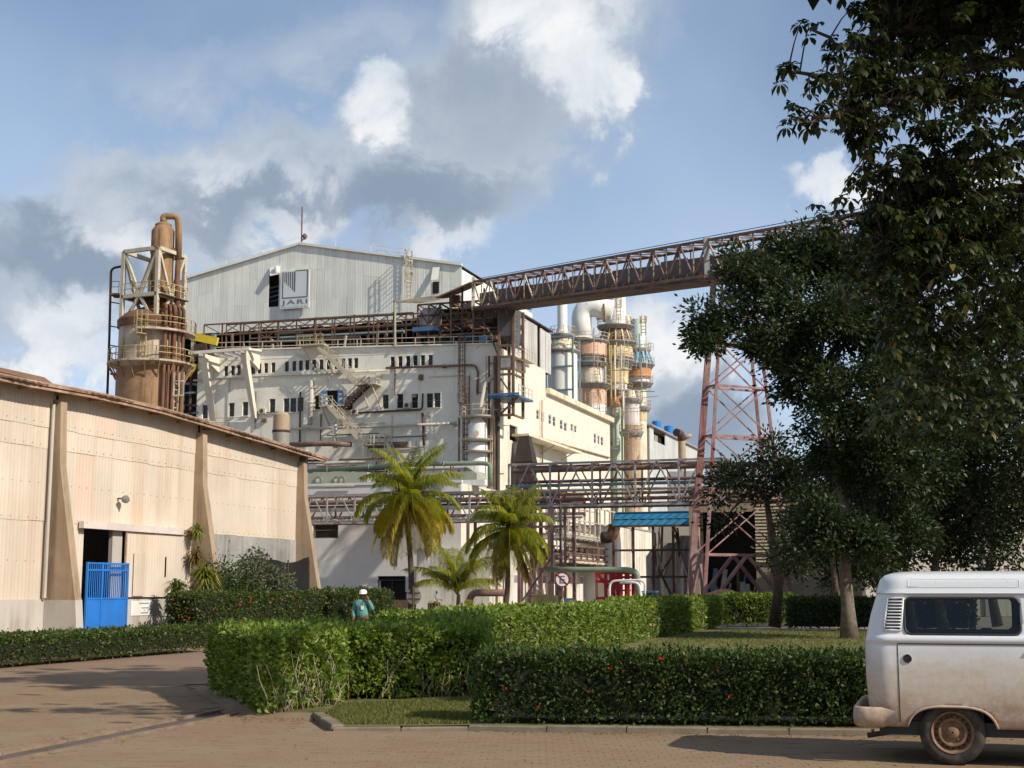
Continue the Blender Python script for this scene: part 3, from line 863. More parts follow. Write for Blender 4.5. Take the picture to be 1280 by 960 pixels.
# remaining walls and floor close the dark inside
box('end_wall', wh, (WX - 20, -83.75, 0), (WX - 0.02, -83.55, 8.2), M_sheet, GM)
box('end_wall', wh, (WX - 20, -126, 0), (WX - 0.2, -125.8, 8.6), M_sheet, GM)
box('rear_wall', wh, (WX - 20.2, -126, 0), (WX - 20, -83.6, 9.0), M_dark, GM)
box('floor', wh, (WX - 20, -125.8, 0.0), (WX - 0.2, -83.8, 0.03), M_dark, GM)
# door track and sliding door
box('door_header', wh, (WX + 0.06, -100.9, 3.86), (WX + 0.26, -96.4, 4.10), M_header, GM)
box('door_header', wh, (WX + 0.06, -96.4, 3.86), (WX + 0.25, -94.5, 4.09), M_header, GM)
box('door_track', wh, (WX + 0.05, -94.5, 3.84), (WX + 0.2, -93.5, 4.06), M_fascia, GM)
door = mesh('sliding_door', wh, boxv((WX + 0.10, DO1 - 0.12, 1.50), (WX + 0.12, -93.72, 3.86)), BOXF, M_sheet, GM)
for i in range(4):
    c0 = DO1 - 0.1 + i * 1.08
    M = GM @ Matrix.Translation((WX + 0.155, c0 + 0.54, 2.68)) @ Matrix.Diagonal((1, 1.08 / SW, 2.34, 1))
    put('door_sheet', sheet_me, door, M)
bar('door_edge', door, (WX + 0.16, DO1 - 0.14, 1.5), (WX + 0.16, DO1 - 0.14, 3.86), 0.06, M_fascia, GM)
box('door_slot', door, (WX + 0.185, -95.62, 2.25), (WX + 0.195, -95.55, 3.0), M_dark, GM)
box('door_patch', door, (WX + 0.185, -97.7, 1.55), (WX + 0.2, -97.0, 3.1), M_sheet, GM)
box('door_jamb', wh, (WX - 0.15, DO1 - 0.75, 0), (WX + 0.0, DO1 - 0.15, 3.86), M_base, GM)

# blue gate in the doorway
gate = thing('gate', 'bright blue steel gate with vertical bars in the warehouse doorway', 'gate', (WX + 0.15, -99.3, 0), GM)
gx = WX + 0.2
g0, g1 = -100.5, -98.08
box('lower_panel', gate, (gx - 0.012, g0, 0.06), (gx + 0.012, g1, 1.46), M_gate, GM)
for z in (1.47, 2.68, 2.45): bar('rail', gate, (gx, g0, z), (gx, g1, z), 0.06, M_gate, GM)
for y in (g0, g1, g0 + 0.85): bar('stile', gate, (gx, y, 0.05), (gx, y, 2.72), 0.07, M_gate, GM)
for i in range(22):
    y = g0 + 0.06 + i * (g1 - g0 - 0.1) / 21
    rod('gate_bar', gate, (gx, y, 1.45), (gx, y, 2.7), 0.021, M_gate, GM, 6)
# notice on the base wall: four unreadable lines
nb = thing('notice_board', 'small white notice on the grey base wall beside the blue gate', 'sign', (WX + 0.07, -96.95, 0.7), GM)
p0, p1 = onX(164, 751, WX + 0.075), onX(187, 769, WX + 0.075)
box('board', nb, (WX + 0.062, p0.y, p1.z), (WX + 0.085, p1.y, p0.z), M_white, GM)
W_, H_ = p1.y - p0.y, p0.z - p1.z
for (u, w, t, h) in ((0.42, 0.52, 0.13, 0.10), (0.55, 0.34, 0.45, 0.08), (0.66, 0.10, 0.62, 0.06), (0.52, 0.38, 0.78, 0.09)):
    k = 8 if w > .2 else 2
    mb = MB()
    for i in range(k):
        a = p0.y + W_ * (u + w * i / k)
        mb.box((WX + 0.084, a, p0.z - H_ * (t + h)), (WX + 0.088, a + W_ * w / k * 0.72, p0.z - H_ * t))
    mb.build('line_of_print', nb, M_signgrey, GM)
# floodlight on the wall
M_glass0 = paint('lamp_glass', (.35, .37, .33), .1, 4, .1)
p = onX(157, 623, WX + 0.35)
fl = thing('floodlight', 'small floodlight on a bracket high on the peach warehouse wall', 'floodlight', (WX + 0.05, p.y, p.z), GM)
bar('bracket', fl, (WX + 0.03, p.y, p.z), (WX + 0.3, p.y, p.z), 0.05, M_steel_dark, GM)
lathe('housing', fl, [(0.04, -.14), (0.09, -.1), (0.14, .05), (0.15, .09)], (0, 0, 0), M_steel_grey, GM @ Matrix.Translation((WX + 0.36, p.y, p.z)) @ Euler((0.9, 2.5, 0)).to_matrix().to_4x4(), 14)
lathe('lens', fl, [(0.13, .091), (0.08, .105), (0.02, .11)], (0, 0, 0), M_glass0, GM @ Matrix.Translation((WX + 0.36, p.y, p.z)) @ Euler((0.9, 2.5, 0)).to_matrix().to_4x4(), 14)
# dark shade net by the last buttress
sn = thing('shade_net', 'dark shade net screen on posts against the grey block wall', 'net', (WX + 1.6, -86, 0), GM)
a, b = onX(333, 700, WX + 1.5), onX(388, 697, WX + 1.5)
k = 14
v, f = [], []
for i in range(k + 1):
    t = i / k
    y = a.y + (b.y - a.y) * t
    zt = a.z + (b.z - a.z) * t + 0.05 * sin(t * 9) - .12 * sin(t * pi)
    v += [(WX + 1.5 + 0.05 * sin(t * 14), y, 0.4), (WX + 1.5 + 0.06 * sin(t * 11), y, zt)]
f = [(2 * i, 2 * i + 2, 2 * i + 3, 2 * i + 1) for i in range(k)]
mesh('net', sn, v, f, M_tarp, GM)
for y in (a.y, (a.y + b.y) / 2, b.y): rod('post', sn, (WX + 1.46, y, 0), (WX + 1.46, y, a.z + .05), 0.04, M_steel_dark, GM, 6)
# ------------------------------------------------------------------ the mill
mill = thing('mill_building', 'tall weathered off-white pulp mill with rows of dark windows and grey gable cladding', 'factory', (-18, 8, 0), GM)
def wall_holes(axis, fixed, a0, a1, z0, ztop, holes, depth, mat, name, parent, out=-1):
    """A wall in the plane axis=fixed with rectangular openings and their reveals. ztop is a function of a."""
    As = sorted({a0, a1, *[h[0] for h in holes], *[h[1] for h in holes]})
    Zs = sorted({z0, 1e9, *[h[2] for h in holes], *[h[3] for h in holes]})
    V, Fc, idx = [], [], {}
    def P(a, z, dd=0.0):
        zz = ztop(a) if z > 1e8 else z
        k = (round(a, 4), round(zz, 4), dd)
        if k not in idx:
            idx[k] = len(V)
            V.append((a, fixed - out * dd, zz) if axis == 'y' else (fixed - out * dd, a, zz))
        return idx[k]
    for a, b in zip(As, As[1:]):
        for c, d in zip(Zs, Zs[1:]):
            m_, q = (a + b) / 2, (c + min(d, 60)) / 2
            if any(h[0] < m_ < h[1] and h[2] < q < h[3] for h in holes): continue
            Fc.append((P(a, c), P(b, c), P(b, d), P(a, d)))
    for (a, b, c, d) in holes:
        for (p, q), (r, s) in (((a, c), (b, c)), ((b, c), (b, d)), ((b, d), (a, d)), ((a, d), (a, c))):
            Fc.append((P(p, q), P(p, q, depth), P(r, s, depth), P(r, s)))
    return mesh(name, parent, V, Fc, mat, GM)
def unit_frame(mat, t=0.08):
    mb = MB()
    mb.box((-.5, -.5, -.5), (-.5 + t, .5, .5)); mb.box((.5 - t, -.5, -.5), (.5, .5, .5))
    mb.box((-.5 + t, -.5, .5 - t * .6), (.5 - t, .5, .5)); mb.box((-.5 + t, -.5, -.5), (.5 - t, .5, -.5 + t * .6))
    mb.box((-.5 + t, -.3, -.02), (.5 - t, .3, .02))
    return new_mesh(mb.v, mb.f, mat)
M_wframe = paint('window_frame_grey', (0.15, 0.13, 0.11), 0.3, 0.8, 0.6)
FRAME_ME = unit_frame(M_wframe)
FRAME_WHITE = unit_frame(M_white, 0.12)
def glass_mat():
    t = NT('dark_glass'); return t.set((0.012, 0.014, 0.016), 0.12, 0.0, 0.5)
M_glass = glass_mat()
def window(parent, axis, fixed, h, out=-1, frame=FRAME_ME, inset=0.22, label=None):
    a, b, c, d = h
    ctr = ((a + b) / 2, fixed - out * inset, (c + d) / 2) if axis == 'y' else (fixed - out * inset, (a + b) / 2, (c + d) / 2)
    R = ID if axis == 'y' else Matrix.Rotation(pi / 2, 4, 'Z')
    M = GM @ Matrix.Translation(ctr) @ R
    w = put('window', frame, parent, M @ Matrix.Diagonal((b - a, 0.09, d - c, 1)))
    put('pane', cube_me(M_glass), w, M @ Matrix.Translation((0, 0.03 if axis == 'y' else -0.03 * out * -1, 0)) @ Matrix.Diagonal((b - a - .02, 0.012, d - c - .02, 1)))
    if label: w['label'] = label
    return w
Z3 = lambda x, y: (220 + x / 3.2, 260 + y / 3.2)      # coordinates of the enlarged view of the facade
holes = []
top_row = [(200, 652), (227, 650), (251, 648), (308, 644), (333, 642), (360, 640), (389, 638), (443, 634), (473, 632), (499, 630), (525, 628),
           (552, 627), (581, 626), (609, 625), (640, 624), (668, 622), (695, 621), (720, 620), (866, 615), (897, 613), (928, 612), (957, 610), (987, 609), (1018, 608)]
for x, y in top_row:
    c = onY(*Z3(x, y), 0); holes.append((c.x - 0.26, c.x + 0.26, c.z - 0.58, c.z + 0.58))
row2 = [(116, 815), (222, 807), (277, 803), (385, 791), (441, 789), (469, 788), (498, 786), (566, 778), (695, 780), (838, 775), (896, 772), (955, 772), (1015, 770), (1045, 768)]
for x, y in row2:
    c = onY(*Z3(x, y), 0); holes.append((c.x - 0.37, c.x + 0.37, c.z - 0.80, c.z + 0.80))
cd = onY(*Z3(625, 765), 0); door_hole = (cd.x - 0.72, cd.x + 0.72, cd.z - 1.05, cd.z + 1.0)
pt_l, pt_r = onY(313, 437.5, 0), onY(612, 430.5, 0)
def par_top(a): return pt_l.z + (pt_r.z - pt_l.z) * (a - pt_l.x) / (pt_r.x - pt_l.x)
LEFT = onY(246, 500, 0).x
wall_holes('y', 0.0, LEFT, 0.0, 0.0, par_top, holes + [door_hole], 0.3, M_wall, 'front_wall', mill)
for h in holes: window(mill, 'y', 0.0, h)
dr = box('door', mill, (door_hole[0], 0.24, door_hole[2]), (door_hole[1], 0.28, door_hole[3]), M_dark, GM)
for s in (-1, 1):
    e = door_hole[0] if s < 0 else door_hole[1]
    sh = box('shutter', mill, (min(e, e + s * .62), -0.10, door_hole[2] + .1), (max(e, e + s * .62), -0.04, door_hole[3] - .05), M_shutter, GM)
    for z in (0.35, 0.95, 1.5): box('shutter_slat', sh, (min(e, e + s * .62) + .08, -0.115, door_hole[2] + z), (max(e, e + s * .62) - .08, -0.10, door_hole[2] + z + .18), M_white, GM)
box('door_lintel', mill, (door_hole[0] - .1, -0.12, door_hole[3] + .02), (door_hole[1] + .1, -0.003, door_hole[3] + .16), M_white, GM)
# inside: near-black sheet standing in for the unlit rooms behind the windows
box('shade_backing', mill, (LEFT + 0.1, 0.5, 0), (-0.5, 0.7, 27.5), M_dark, GM)
# coping of the parapet, roof deck
bar('coping', mill, (LEFT, -0.02, par_top(LEFT) + 0.06), (0.05, -0.02, par_top(0) + 0.06), 0.5, M_wall, GM, 0.14)
box('roof_deck', mill, (-49, 0.3, 27.3), (-0.3, 15.5, 27.5), M_dark, GM)
# horizontal plate seams and ledges on the facade
def fline(x0, y0, x1, y1, gy=0.0):
    return onY(*Z3(x0, y0), gy), onY(*Z3(x1, y1), gy)
for (x0, y0, x1, y1) in ((150, 838, 700, 828), (110, 855, 330, 858), (720, 905, 1130, 885), (180, 610, 1140, 572)):
    a, b = fline(x0, y0, x1, y1)
    bar('plate_seam', mill, (a.x, -0.015, a.z), (b.x, -0.015, b.z), 0.03, M_wall, GM, 0.05)
# right-hand side wall: main block, then the lower wing
sh = []
Z5 = lambda x, y: (560 + x / 4.0, 340 + y / 4.0)
for (x, y, w, h) in ((450, 714, 16, 50), (474, 726, 18, 52), (511, 738, 16, 50), (532, 748, 17, 50), (568, 764, 16, 48), (588, 775, 16, 42), (620, 778, 13, 36), (638, 786, 13, 34),
                     (736, 833, 14, 50), (754, 840, 12, 44), (771, 847, 14, 44)):
    a, b = onX(*Z5(x - w / 2, y), 0), onX(*Z5(x + w / 2, y), 0)
    t, u = onX(*Z5(x, y - h / 2), 0), onX(*Z5(x, y + h / 2), 0)
    sh.append((a.y, b.y, u.z, t.z))
op0, op1 = onX(637, 552, 0), onX(647, 536, 0)
sidehole = (op0.y, op1.y, op0.z + .2, op1.z + .2)
Y1, Y2 = 18.3, 49.5
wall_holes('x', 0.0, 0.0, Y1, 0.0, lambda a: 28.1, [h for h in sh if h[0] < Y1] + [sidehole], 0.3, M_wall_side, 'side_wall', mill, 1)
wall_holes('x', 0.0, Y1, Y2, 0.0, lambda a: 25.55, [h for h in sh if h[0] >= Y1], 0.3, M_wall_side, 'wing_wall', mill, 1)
for h in sh: window(mill, 'x', 0.0, h, 1, FRAME_WHITE, 0.1)
box('opening_back', mill, (-0.34, sidehole[0], sidehole[2]), (-0.30, sidehole[1], sidehole[3]), M_dark, GM)
box('wing_cornice', mill, (-0.6, Y1 + 0.1, 25.3), (0.55, Y2 + 0.5, 25.95), M_creamband, GM)
box('wing_end', mill, (-14, Y2 - 0.3, 0), (-0.02, Y2, 25.4), M_wall, GM)
box('shade_backing', mill, (-0.9, 0.8, 0), (-0.6, Y2 - .4, 24.8), M_dark, GM)  # near-black sheet, the shade of the rooms put into its colour
box('wing_roof', mill, (-14, Y1 + 0.2, 25.0), (-0.3, Y2 - 0.1, 25.2), M_steel_grey, GM)
# cladding block that rises behind the corner, in tall sheets
for i in range(15):
    y0 = 4.5 + i * 1.12
    if i == 10: continue
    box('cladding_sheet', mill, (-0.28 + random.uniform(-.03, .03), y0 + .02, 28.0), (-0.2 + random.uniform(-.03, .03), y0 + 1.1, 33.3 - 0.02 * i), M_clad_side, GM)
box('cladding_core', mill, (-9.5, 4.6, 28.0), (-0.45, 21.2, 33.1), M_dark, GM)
box('cladding_front', mill, (-9.6, 4.45, 28.1), (-0.3, 4.58, 33.2), M_dark, GM)
box('cladding_roof', mill, (-9.6, 4.4, 33.3), (0.1, 21.4, 33.45), M_steel_dark, GM)

# grey gable above the deck: one sheet at a time
GY = 15.0
gl, gp, gr_ = onY(222, 352, GY), onY(375, 305.5, GY), onY(577, 332, GY)
glow = onY(300, 412, GY).z
def gab(x):
    if x < gp.x: return gl.z + (gp.z - gl.z) * (x - gl.x) / (gp.x - gl.x)
    return gp.z + (gr_.z - gp.z) * (x - gp.x) / (gr_.x - gp.x)
ho0, ho1 = onY(335.5, 384, GY), onY(349, 343, GY)
cols = [gl.x]
while cols[-1] < gr_.x - 0.6:
    nx = cols[-1] + 1.06
    if cols[-1] < ho0.x < nx: nx = ho0.x
    elif abs(cols[-1] - ho0.x) < 1e-6: nx = ho1.x
    cols.append(min(nx, gr_.x))
if cols[-1] < gr_.x - .01: cols[-1] = gr_.x
def gsheet(x0, x1, b0, b1, t0, t1):
    d = random.uniform(-.008, .008); g = 0.012
    x0 += g; x1 -= g
    mb = MB()
    def slab(a, b, ya, yb):
        f = lambda x, p, q: p + (q - p) * (x - x0) / (x1 - x0)
        mb.add([(a, ya, f(a, b0, b1)), (b, ya, f(b, b0, b1)), (b, yb, f(b, b0, b1)), (a, yb, f(a, b0, b1)),
                (a, ya, f(a, t0, t1)), (b, ya, f(b, t0, t1)), (b, yb, f(b, t0, t1)), (a, yb, f(a, t0, t1))], BOXF)
    slab(x0, x1, GY + d, GY + d + 0.05)
    n = 3
    for k in range(n):
        c = x0 + (x1 - x0) * (k + .5) / n
        slab(c - .05, c + .05, GY + d - 0.010, GY + d - 0.001)
    mb.build('gable_sheet', mill, M_clad, GM)
for a, b in zip(cols, cols[1:]):
    s1 = lambda x: max(glow + 3.4, gab(x) - 2.9)
    ja = random.uniform(-.12, .12)
    hole = abs(a - ho0.x) < 1e-6
    segs = [(lambda x: glow - 0.25 + ja * .6, lambda x: glow + 3.2), (lambda x: glow + 3.2, s1), (s1, lambda x: gab(x))]
    if hole:
        segs = [(lambda x: glow - 0.2, lambda x: ho0.z), (lambda x: ho1.z, lambda x: gab(x))]
    for lo, hi in segs:
        gsheet(a, b, lo(a), lo(b), hi(a), hi(b))
# ridge flashings, roof, right return wall, dark inside of the shed
GB = 44.0
for p, q in ((gl, gp), (gp, gr_)):
    bar('verge_flashing', mill, (p.x - .1, GY - .1, p.z + 0.1), (q.x + .1, GY - .1, q.z + 0.1), 0.4, M_clad, GM, 0.3)
v = [(gl.x, GY + .06, gl.z - .02), (gp.x, GY + .06, gp.z - .02), (gr_.x, GY + .06, gr_.z - .02), (gl.x, GB, gl.z - .02), (gp.x, GB, gp.z - .02), (gr_.x, GB, gr_.z - .02)]
mesh('shed_roof', mill, v, [(0, 1, 4, 3), (1, 2, 5, 4)], M_steel_grey, GM)
for i in range(10):
    y0 = GY + 0.1 + i * 1.1
    box('gable_sheet', mill, (gr_.x - .05, y0, glow), (gr_.x + random.uniform(0, .05), y0 + 1.08, gr_.z - 0.45), M_clad, GM)
box('return_wall', mill, (gr_.x - .2, GY + 11, glow), (gr_.x - .06, GB, gr_.z - .5), M_clad, GM)
box('shed_back', mill, (gl.x, GB - .2, 27), (gr_.x - .3, GB, gl.z - 1), M_dark, GM)
box('shed_left', mill, (gl.x - .1, GY + .3, 27), (gl.x, GB, gl.z - 1), M_dark, GM)
box('shed_floor', mill, (gl.x, GY + 1.5, glow - 1.4), (gr_.x - .3, GB - .3, glow - 1.2), M_dark, GM)
box('deck_back', mill, (gl.x, GY + 6, 27.4), (-9.6, GY + 6.2, glow - 1.25), M_dark, GM)
# something blue behind the torn hatch
for k in range(4):
    bar('inside_pipe', mill, (ho0.x - 1, GY + 1.6, ho0.z + 1 + k * .6), (ho1.x + 1, GY + 2.2, ho0.z + 1.7 + k * .6), 0.22, M_tealsteel if k % 2 else M_bluestair, GM)
# hanging torn panel and flaps that cast the slanted shadows
v = [(ho0.x + .1, GY - 0.08, ho1.z + 1.0), (ho1.x + .3, GY - 0.08, ho1.z + 1.1), (ho1.x + .25, GY - 0.85, ho1.z - .2), (ho0.x + .5, GY - 0.70, ho1.z - .3)]
mesh('bent_sheet', mill, v + [(x, y - .03, z) for x, y, z in v], [(0, 1, 2, 3), (7, 6, 5, 4), (0, 4, 5, 1), (1, 5, 6, 2), (2, 6, 7, 3), (3, 7, 4, 0)], M_clad, GM)
lathe('lamp_bowl', mill, [(.12, 0), (.34, .2), (.36, .9), (.2, 1.1)], (ho1.x - .1, GY - 0.42, ho1.z - .1), M_white, GM, 12)
h2a, h2b = onY(541, 367, GY), onY(549, 352, GY)
box('small_hatch', mill, (h2a.x, GY - 0.07, h2a.z), (h2b.x, GY - 0.045, h2b.z), M_dark, GM)
v = [(h2a.x, GY - .06, h2b.z + 1.9), (h2b.x + .1, GY - .06, h2b.z + 1.9), (h2b.x + .1, GY - .7, h2b.z + .1), (h2a.x, GY - .7, h2b.z + .1)]
mesh('bent_sheet', mill, v + [(x, y - .03, z) for x, y, z in v], [(0, 1, 2, 3), (7, 6, 5, 4), (0, 4, 5, 1), (1, 5, 6, 2), (2, 6, 7, 3), (3, 7, 4, 0)], M_clad, GM)
# roof railing and caged ladder at the gable
def railing(name, parent, pts, mat, h=1.05, step=1.6, w=0.05, frame=GM, mid=True):
    mb = MB()
    for p, q in zip(pts, pts[1:]):
        p, q = Vector(p), Vector(q); L_ = (q - p).length
        n = max(1, int(round(L_ / step)))
        for i in range(n + 1):
            b = p.lerp(q, i / n); mb.bar(b, b + Vector((0, 0, h)), w)
        for z in ((h, h * .52) if mid else (h,)): mb.bar(p + Vector((0, 0, z)), q + Vector((0, 0, z)), w)
    return mb.build(name, parent, mat, frame)
q = onY(507, 322, GY)
railing('roof_railing', mill, [(gl.x + 7, GY + .3, gab(gl.x + 7) + .1), (gp.x, GY + .3, gp.z + .1), (q.x, GY + .3, gab(q.x) + .1)], M_clad, 1.0, 4.5, 0.035, mid=False)
railing('roof_railing', mill, [(q.x - 4.2, GY + .5, gab(q.x - 4) + .1), (q.x + .3, GY + .5, gab(q.x) + .1)], M_rail, 1.1, 1.4)
def ladder(name, parent, foot, h, mat, w=0.5, frame=GM, side=(1, 0, 0), cage=0.0, t=0.05):
    foot, s = Vector(foot), Vector(side) * (w / 2)
    mb = MB()
    for k in (-1, 1): mb.bar(foot + s * k, foot + s * k + Vector((0, 0, h)), t)
    n = int(h / 0.55)
    for i in range(1, n): mb.bar(foot - s + Vector((0, 0, i * .55)), foot + s + Vector((0, 0, i * .55)), t * .8)
    if cage:
        o = Vector((side[1], -side[0], 0)) * cage
        for z in np.arange(2.2, h + .1, 1.3):
            ring = [foot + s * cos(a) * 1.4 + o * sin(a) * 1.2 + Vector((0, 0, z)) for a in np.linspace(0, pi, 7)]
            for p, q2 in zip(ring, ring[1:]): mb.bar(p, q2, t * .8)
        for a in np.linspace(0, pi, 5):
            p = foot + s * cos(a) * 1.4 + o * sin(a) * 1.2
            mb.bar(p + Vector((0, 0, 2.2)), p + Vector((0, 0, h)), t * .7)
    return mb.build(name, parent, mat, frame)
lf = onY(513, 376, GY)
ladder('caged_ladder', mill, (lf.x, GY - 0.5, lf.z), gab(lf.x) + 1.0 - lf.z, M_rail, 0.6, cage=0.9, t=0.09)
# mast on the ridge
mast = thing('roof_mast', 'thin rusty red mast on the ridge of the grey gable', 'mast', (gp.x, GY + .4, gp.z), GM)
mt = onY(375.5, 259, GY + .4)
rod('pole', mast, (gp.x, GY + .4, gp.z), (gp.x, GY + .4, mt.z), 0.10, M_steel_purple, GM, 8)
lathe('horn', mast, [(.1, -.3), (.32, 0), (.32, .25), (.1, .5)], (gp.x + .45, GY + .4, gp.z + 1.0), M_steel_purple, GM, 10)
bar('stay', mast, (gp.x, GY + .4, gp.z + .5), (gp.x + .5, GY + .4, gp.z + 1.0), 0.1, M_steel_purple, GM)

# company sign on the gable
sg = thing('company_sign', 'square white sign with grey striped emblem and the word JARI', 'sign', (onY(368, 388, GY).x, GY - .2, onY(368, 388, GY).z), GM)
s0, s1 = onY(350.5, 387, GY - .35), onY(387.5, 337, GY - .35)
SW_, SH_ = s1.x - s0.x, s1.z - s0.z
box('panel', sg, (s0.x, GY - .48, s0.z), (s1.x, GY - .30, s1.z), M_gable, GM)
for u in (.12, .88):
    for w in (.12, .88): box('standoff', sg, (s0.x + SW_ * u, GY - .29, s0.z + SH_ * w), (s0.x + SW_ * u + .15, GY - .04, s0.z + SH_ * w + .15), M_steel_grey, GM)
def sbox(name, u0, v0, u1, v1, dy=0.012):
    return box(name, sg, (s0.x + SW_ * u0, GY - .482 - dy, s1.z - SH_ * v1), (s0.x + SW_ * u1, GY - .482, s1.z - SH_ * v0), M_signgrey, GM)
U_ = lambda x: (x - 270) / 425.0
V_ = lambda y: (y - 225) / 570.0
sbox('emblem_border', U_(296), V_(240), U_(312), V_(640)); sbox('emblem_border', U_(312), V_(622), U_(672), V_(640), .014)
sbox('emblem_border', U_(660), V_(222), U_(676), V_(622), .016); sbox('emblem_border', U_(486), V_(222), U_(660), V_(238), .012)
for (xa, xb, yb) in ((328, 340, 395), (352, 366, 425), (380, 394, 455), (408, 424, 485), (440, 456, 518), (468, 490, 552)):
    mb = MB()
    x0_, x1_ = s0.x + SW_ * U_(xa), s0.x + SW_ * U_(xb); zt = s1.z - SH_ * V_(242); zb = s1.z - SH_ * V_(yb)
    sl = (x1_ - x0_) * 0.75
    mb.add([(x0_, GY - .496, zb + sl), (x1_, GY - .496, zb), (x1_, GY - .482, zb), (x0_, GY - .482, zb + sl), (x0_, GY - .496, zt), (x1_, GY - .496, zt), (x1_, GY - .482, zt), (x0_, GY - .482, zt)], BOXF)
    mb.build('emblem_stripe', sg, M_signgrey, GM)
def text_part(name, parent, body, mat, M, width, height, extrude=0.006, bold=0.0, space=1.0):
    cu = bpy.data.curves.new('t', 'FONT'); cu.body = body; cu.size = 1.0; cu.extrude = extrude; cu.offset = bold; cu.space_character = space
    cu.align_x = 'LEFT'; cu.resolution_u = 3
    ob = bpy.data.objects.new('t', cu); COL.objects.link(ob)
    bpy.context.view_layer.update()
    me = bpy.data.meshes.new_from_object(ob.evaluated_get(bpy.context.evaluated_depsgraph_get()))
    bpy.data.objects.remove(ob, do_unlink=True)
    co = np.empty(len(me.vertices) * 3); me.vertices.foreach_get('co', co); co = co.reshape(-1, 3)
    lo, hi = co.min(0), co.max(0)
    co[:, 0] = (co[:, 0] - lo[0]) / (hi[0] - lo[0]) * width
    co[:, 1] = (co[:, 1] - lo[1]) / (hi[1] - lo[1]) * height
    me.vertices.foreach_set('co', co.ravel()); me.materials.clear(); me.materials.append(mat); me.update()
    return put(name, me, parent, M)
RX = Matrix.Rotation(pi / 2, 4, 'X')
text_part('lettering', sg, 'JARI', M_signgrey, GM @ Matrix.Translation((s0.x + SW_ * U_(290), GY - .488, s1.z - SH_ * V_(752))) @ RX, SW_ * .9, SH_ * .155, 0.006, 0.012, 1.25)
text_part('small_lettering', sg, 'CELULOSE S.A.', M_signgrey, GM @ Matrix.Translation((s0.x + SW_ * U_(290), GY - .488, s1.z - SH_ * V_(786))) @ RX, SW_ * .9, SH_ * .04, 0.004, 0.0, 1.6)

# ------------------------------------------------------------------ lower annex in front of the mill
AY = -14.0
ax0, ax1 = onY(330, 700, AY).x, onY(576, 700, AY).x
AZ = 12.1
annex = thing('front_annex', 'plain white annex with dark blue foot band below the mill facade', 'building', ((ax0 + ax1) / 2, AY + 6, 0), GM)
aw = []
for (x0, y0, x1, y1) in ((390, 652, 423, 673), (472, 650, 504, 673), (471.5, 720, 507, 757)):
    p, q = onY(x0, y1, AY), onY(x1, y0, AY); aw.append((p.x, q.x, max(p.z, 0.0), q.z))
wall_holes('y', AY, ax0, ax1, 0.0, lambda a: AZ, aw, 0.4, M_annex, 'front_wall', annex)
for h in aw[:2]:
    w = window(annex, 'y', AY, h, -1, FRAME_ME, 0.3)
dh = aw[2]
box('doorway', annex, (dh[0], AY + .38, 0), (dh[1], AY + .42, dh[3]), M_dark, GM)
bar('door_frame', annex, (dh[0], AY + .05, dh[3] - .4), (dh[1], AY + .05, dh[3] - .4), 0.12, M_band, GM)
bar('door_post', annex, (dh[0] + .25, AY + .1, 0), (dh[0] + .25, AY + .1, dh[3] - .4), 0.15, M_concrete_grey, GM)
bar('door_post', annex, ((dh[0] + dh[1]) / 2, AY + .2, 0), ((dh[0] + dh[1]) / 2, AY + .2, dh[3] - .4), 0.08, M_frame, GM)
zb = onY(440, 740, AY).z
for a, b in ((ax0, dh[0]), (dh[1], ax1)): box('foot_band', annex, (a, AY - .012, 0), (b, AY - .003, zb), M_band, GM)
box('side_wall', annex, (ax1 - .3, AY + .01, 0), (ax1 + .003, -0.02, AZ), M_annex_lit, GM)
box('roof', annex, (ax0, AY + .02, AZ - .25), (ax1 - .31, -0.03, AZ + .02), M_concrete_grey, GM)
box('shade_backing', annex, (ax0, AY + .6, 0), (ax1 - .6, AY + .8, AZ - .5), M_dark, GM)  # dark sheet gives the annex openings their shade by colour
box('roof_edge', annex, (ax0, AY - .1, AZ + .03), (ax1 + .08, AY + .3, AZ + .3), M_annex, GM)
# ------------------------------------------------------------------ fittings on the facade
railing('parapet_railing', mill, [(onY(262, 446, 1.0).x, 0.5, par_top(-36) - .1), (-12.0, 0.5, par_top(-12) - .1), (-0.6, 0.5, par_top(0) - .1)], M_rail, 1.15, 2.3, 0.075)
def stair(name, parent, a, b, width, mat, n=None, gy=-1.0, tread=M_steel_grey):
    """A flight from a (top) to b (foot): two strings, treads and a handrail each side. Points in mill axes; width runs along y."""
    a, b = Vector(a), Vector(b)
    fl = mesh(name, parent, boxv((-.01, -.01, -.01), (.01, .01, .01)), BOXF, mat, GM @ Matrix.Translation(b))
    for dy in (0, width):
        o = Vector((0, dy, 0))
        bar('stringer', fl, a + o, b + o, 0.10, mat, GM, 0.36)
        mb = MB()
        up = Vector((0, 0, 1.0))
        mb.bar(a + o + up, b + o + up, 0.06); mb.bar(a + o + up * .5, b + o + up * .5, 0.04)
        for i in range(7):
            p = a.lerp(b, i / 6) + o; mb.bar(p, p + up, 0.05)
        mb.build('handrail', fl, mat, GM)
    n = n or max(6, int(abs(a.z - b.z) / 0.26))
    mb = MB()
    for i in range(n):
        p = a.lerp(b, (i + .5) / n)
        mb.box((p.x - .14, p.y + .03, p.z - .03), (p.x + .14, p.y + width - .03, p.z + .02))
    mb.build('treads', fl, tread, GM)
    return fl
def zp(x, y, gy): return onY(*Z3(x, y), gy)
st = thing('fire_stair', 'cream zigzag steel stair climbing the middle of the mill facade', 'stairs', (zp(760, 945, -1.5).x, -1.4, zp(760, 945, -1.5).z), GM)
f1a, f1b = zp(568, 558, -1.5), zp(720, 704, -1.5)
stair('stair_flight', st, f1a, f1b, 0.95, M_steel_cream)
l1 = zp(800, 714, -1.5)
box('landing', st, (f1b.x - .2, -1.6, f1b.z - .12), (l1.x, -0.02, f1b.z), M_steel_cream, GM)
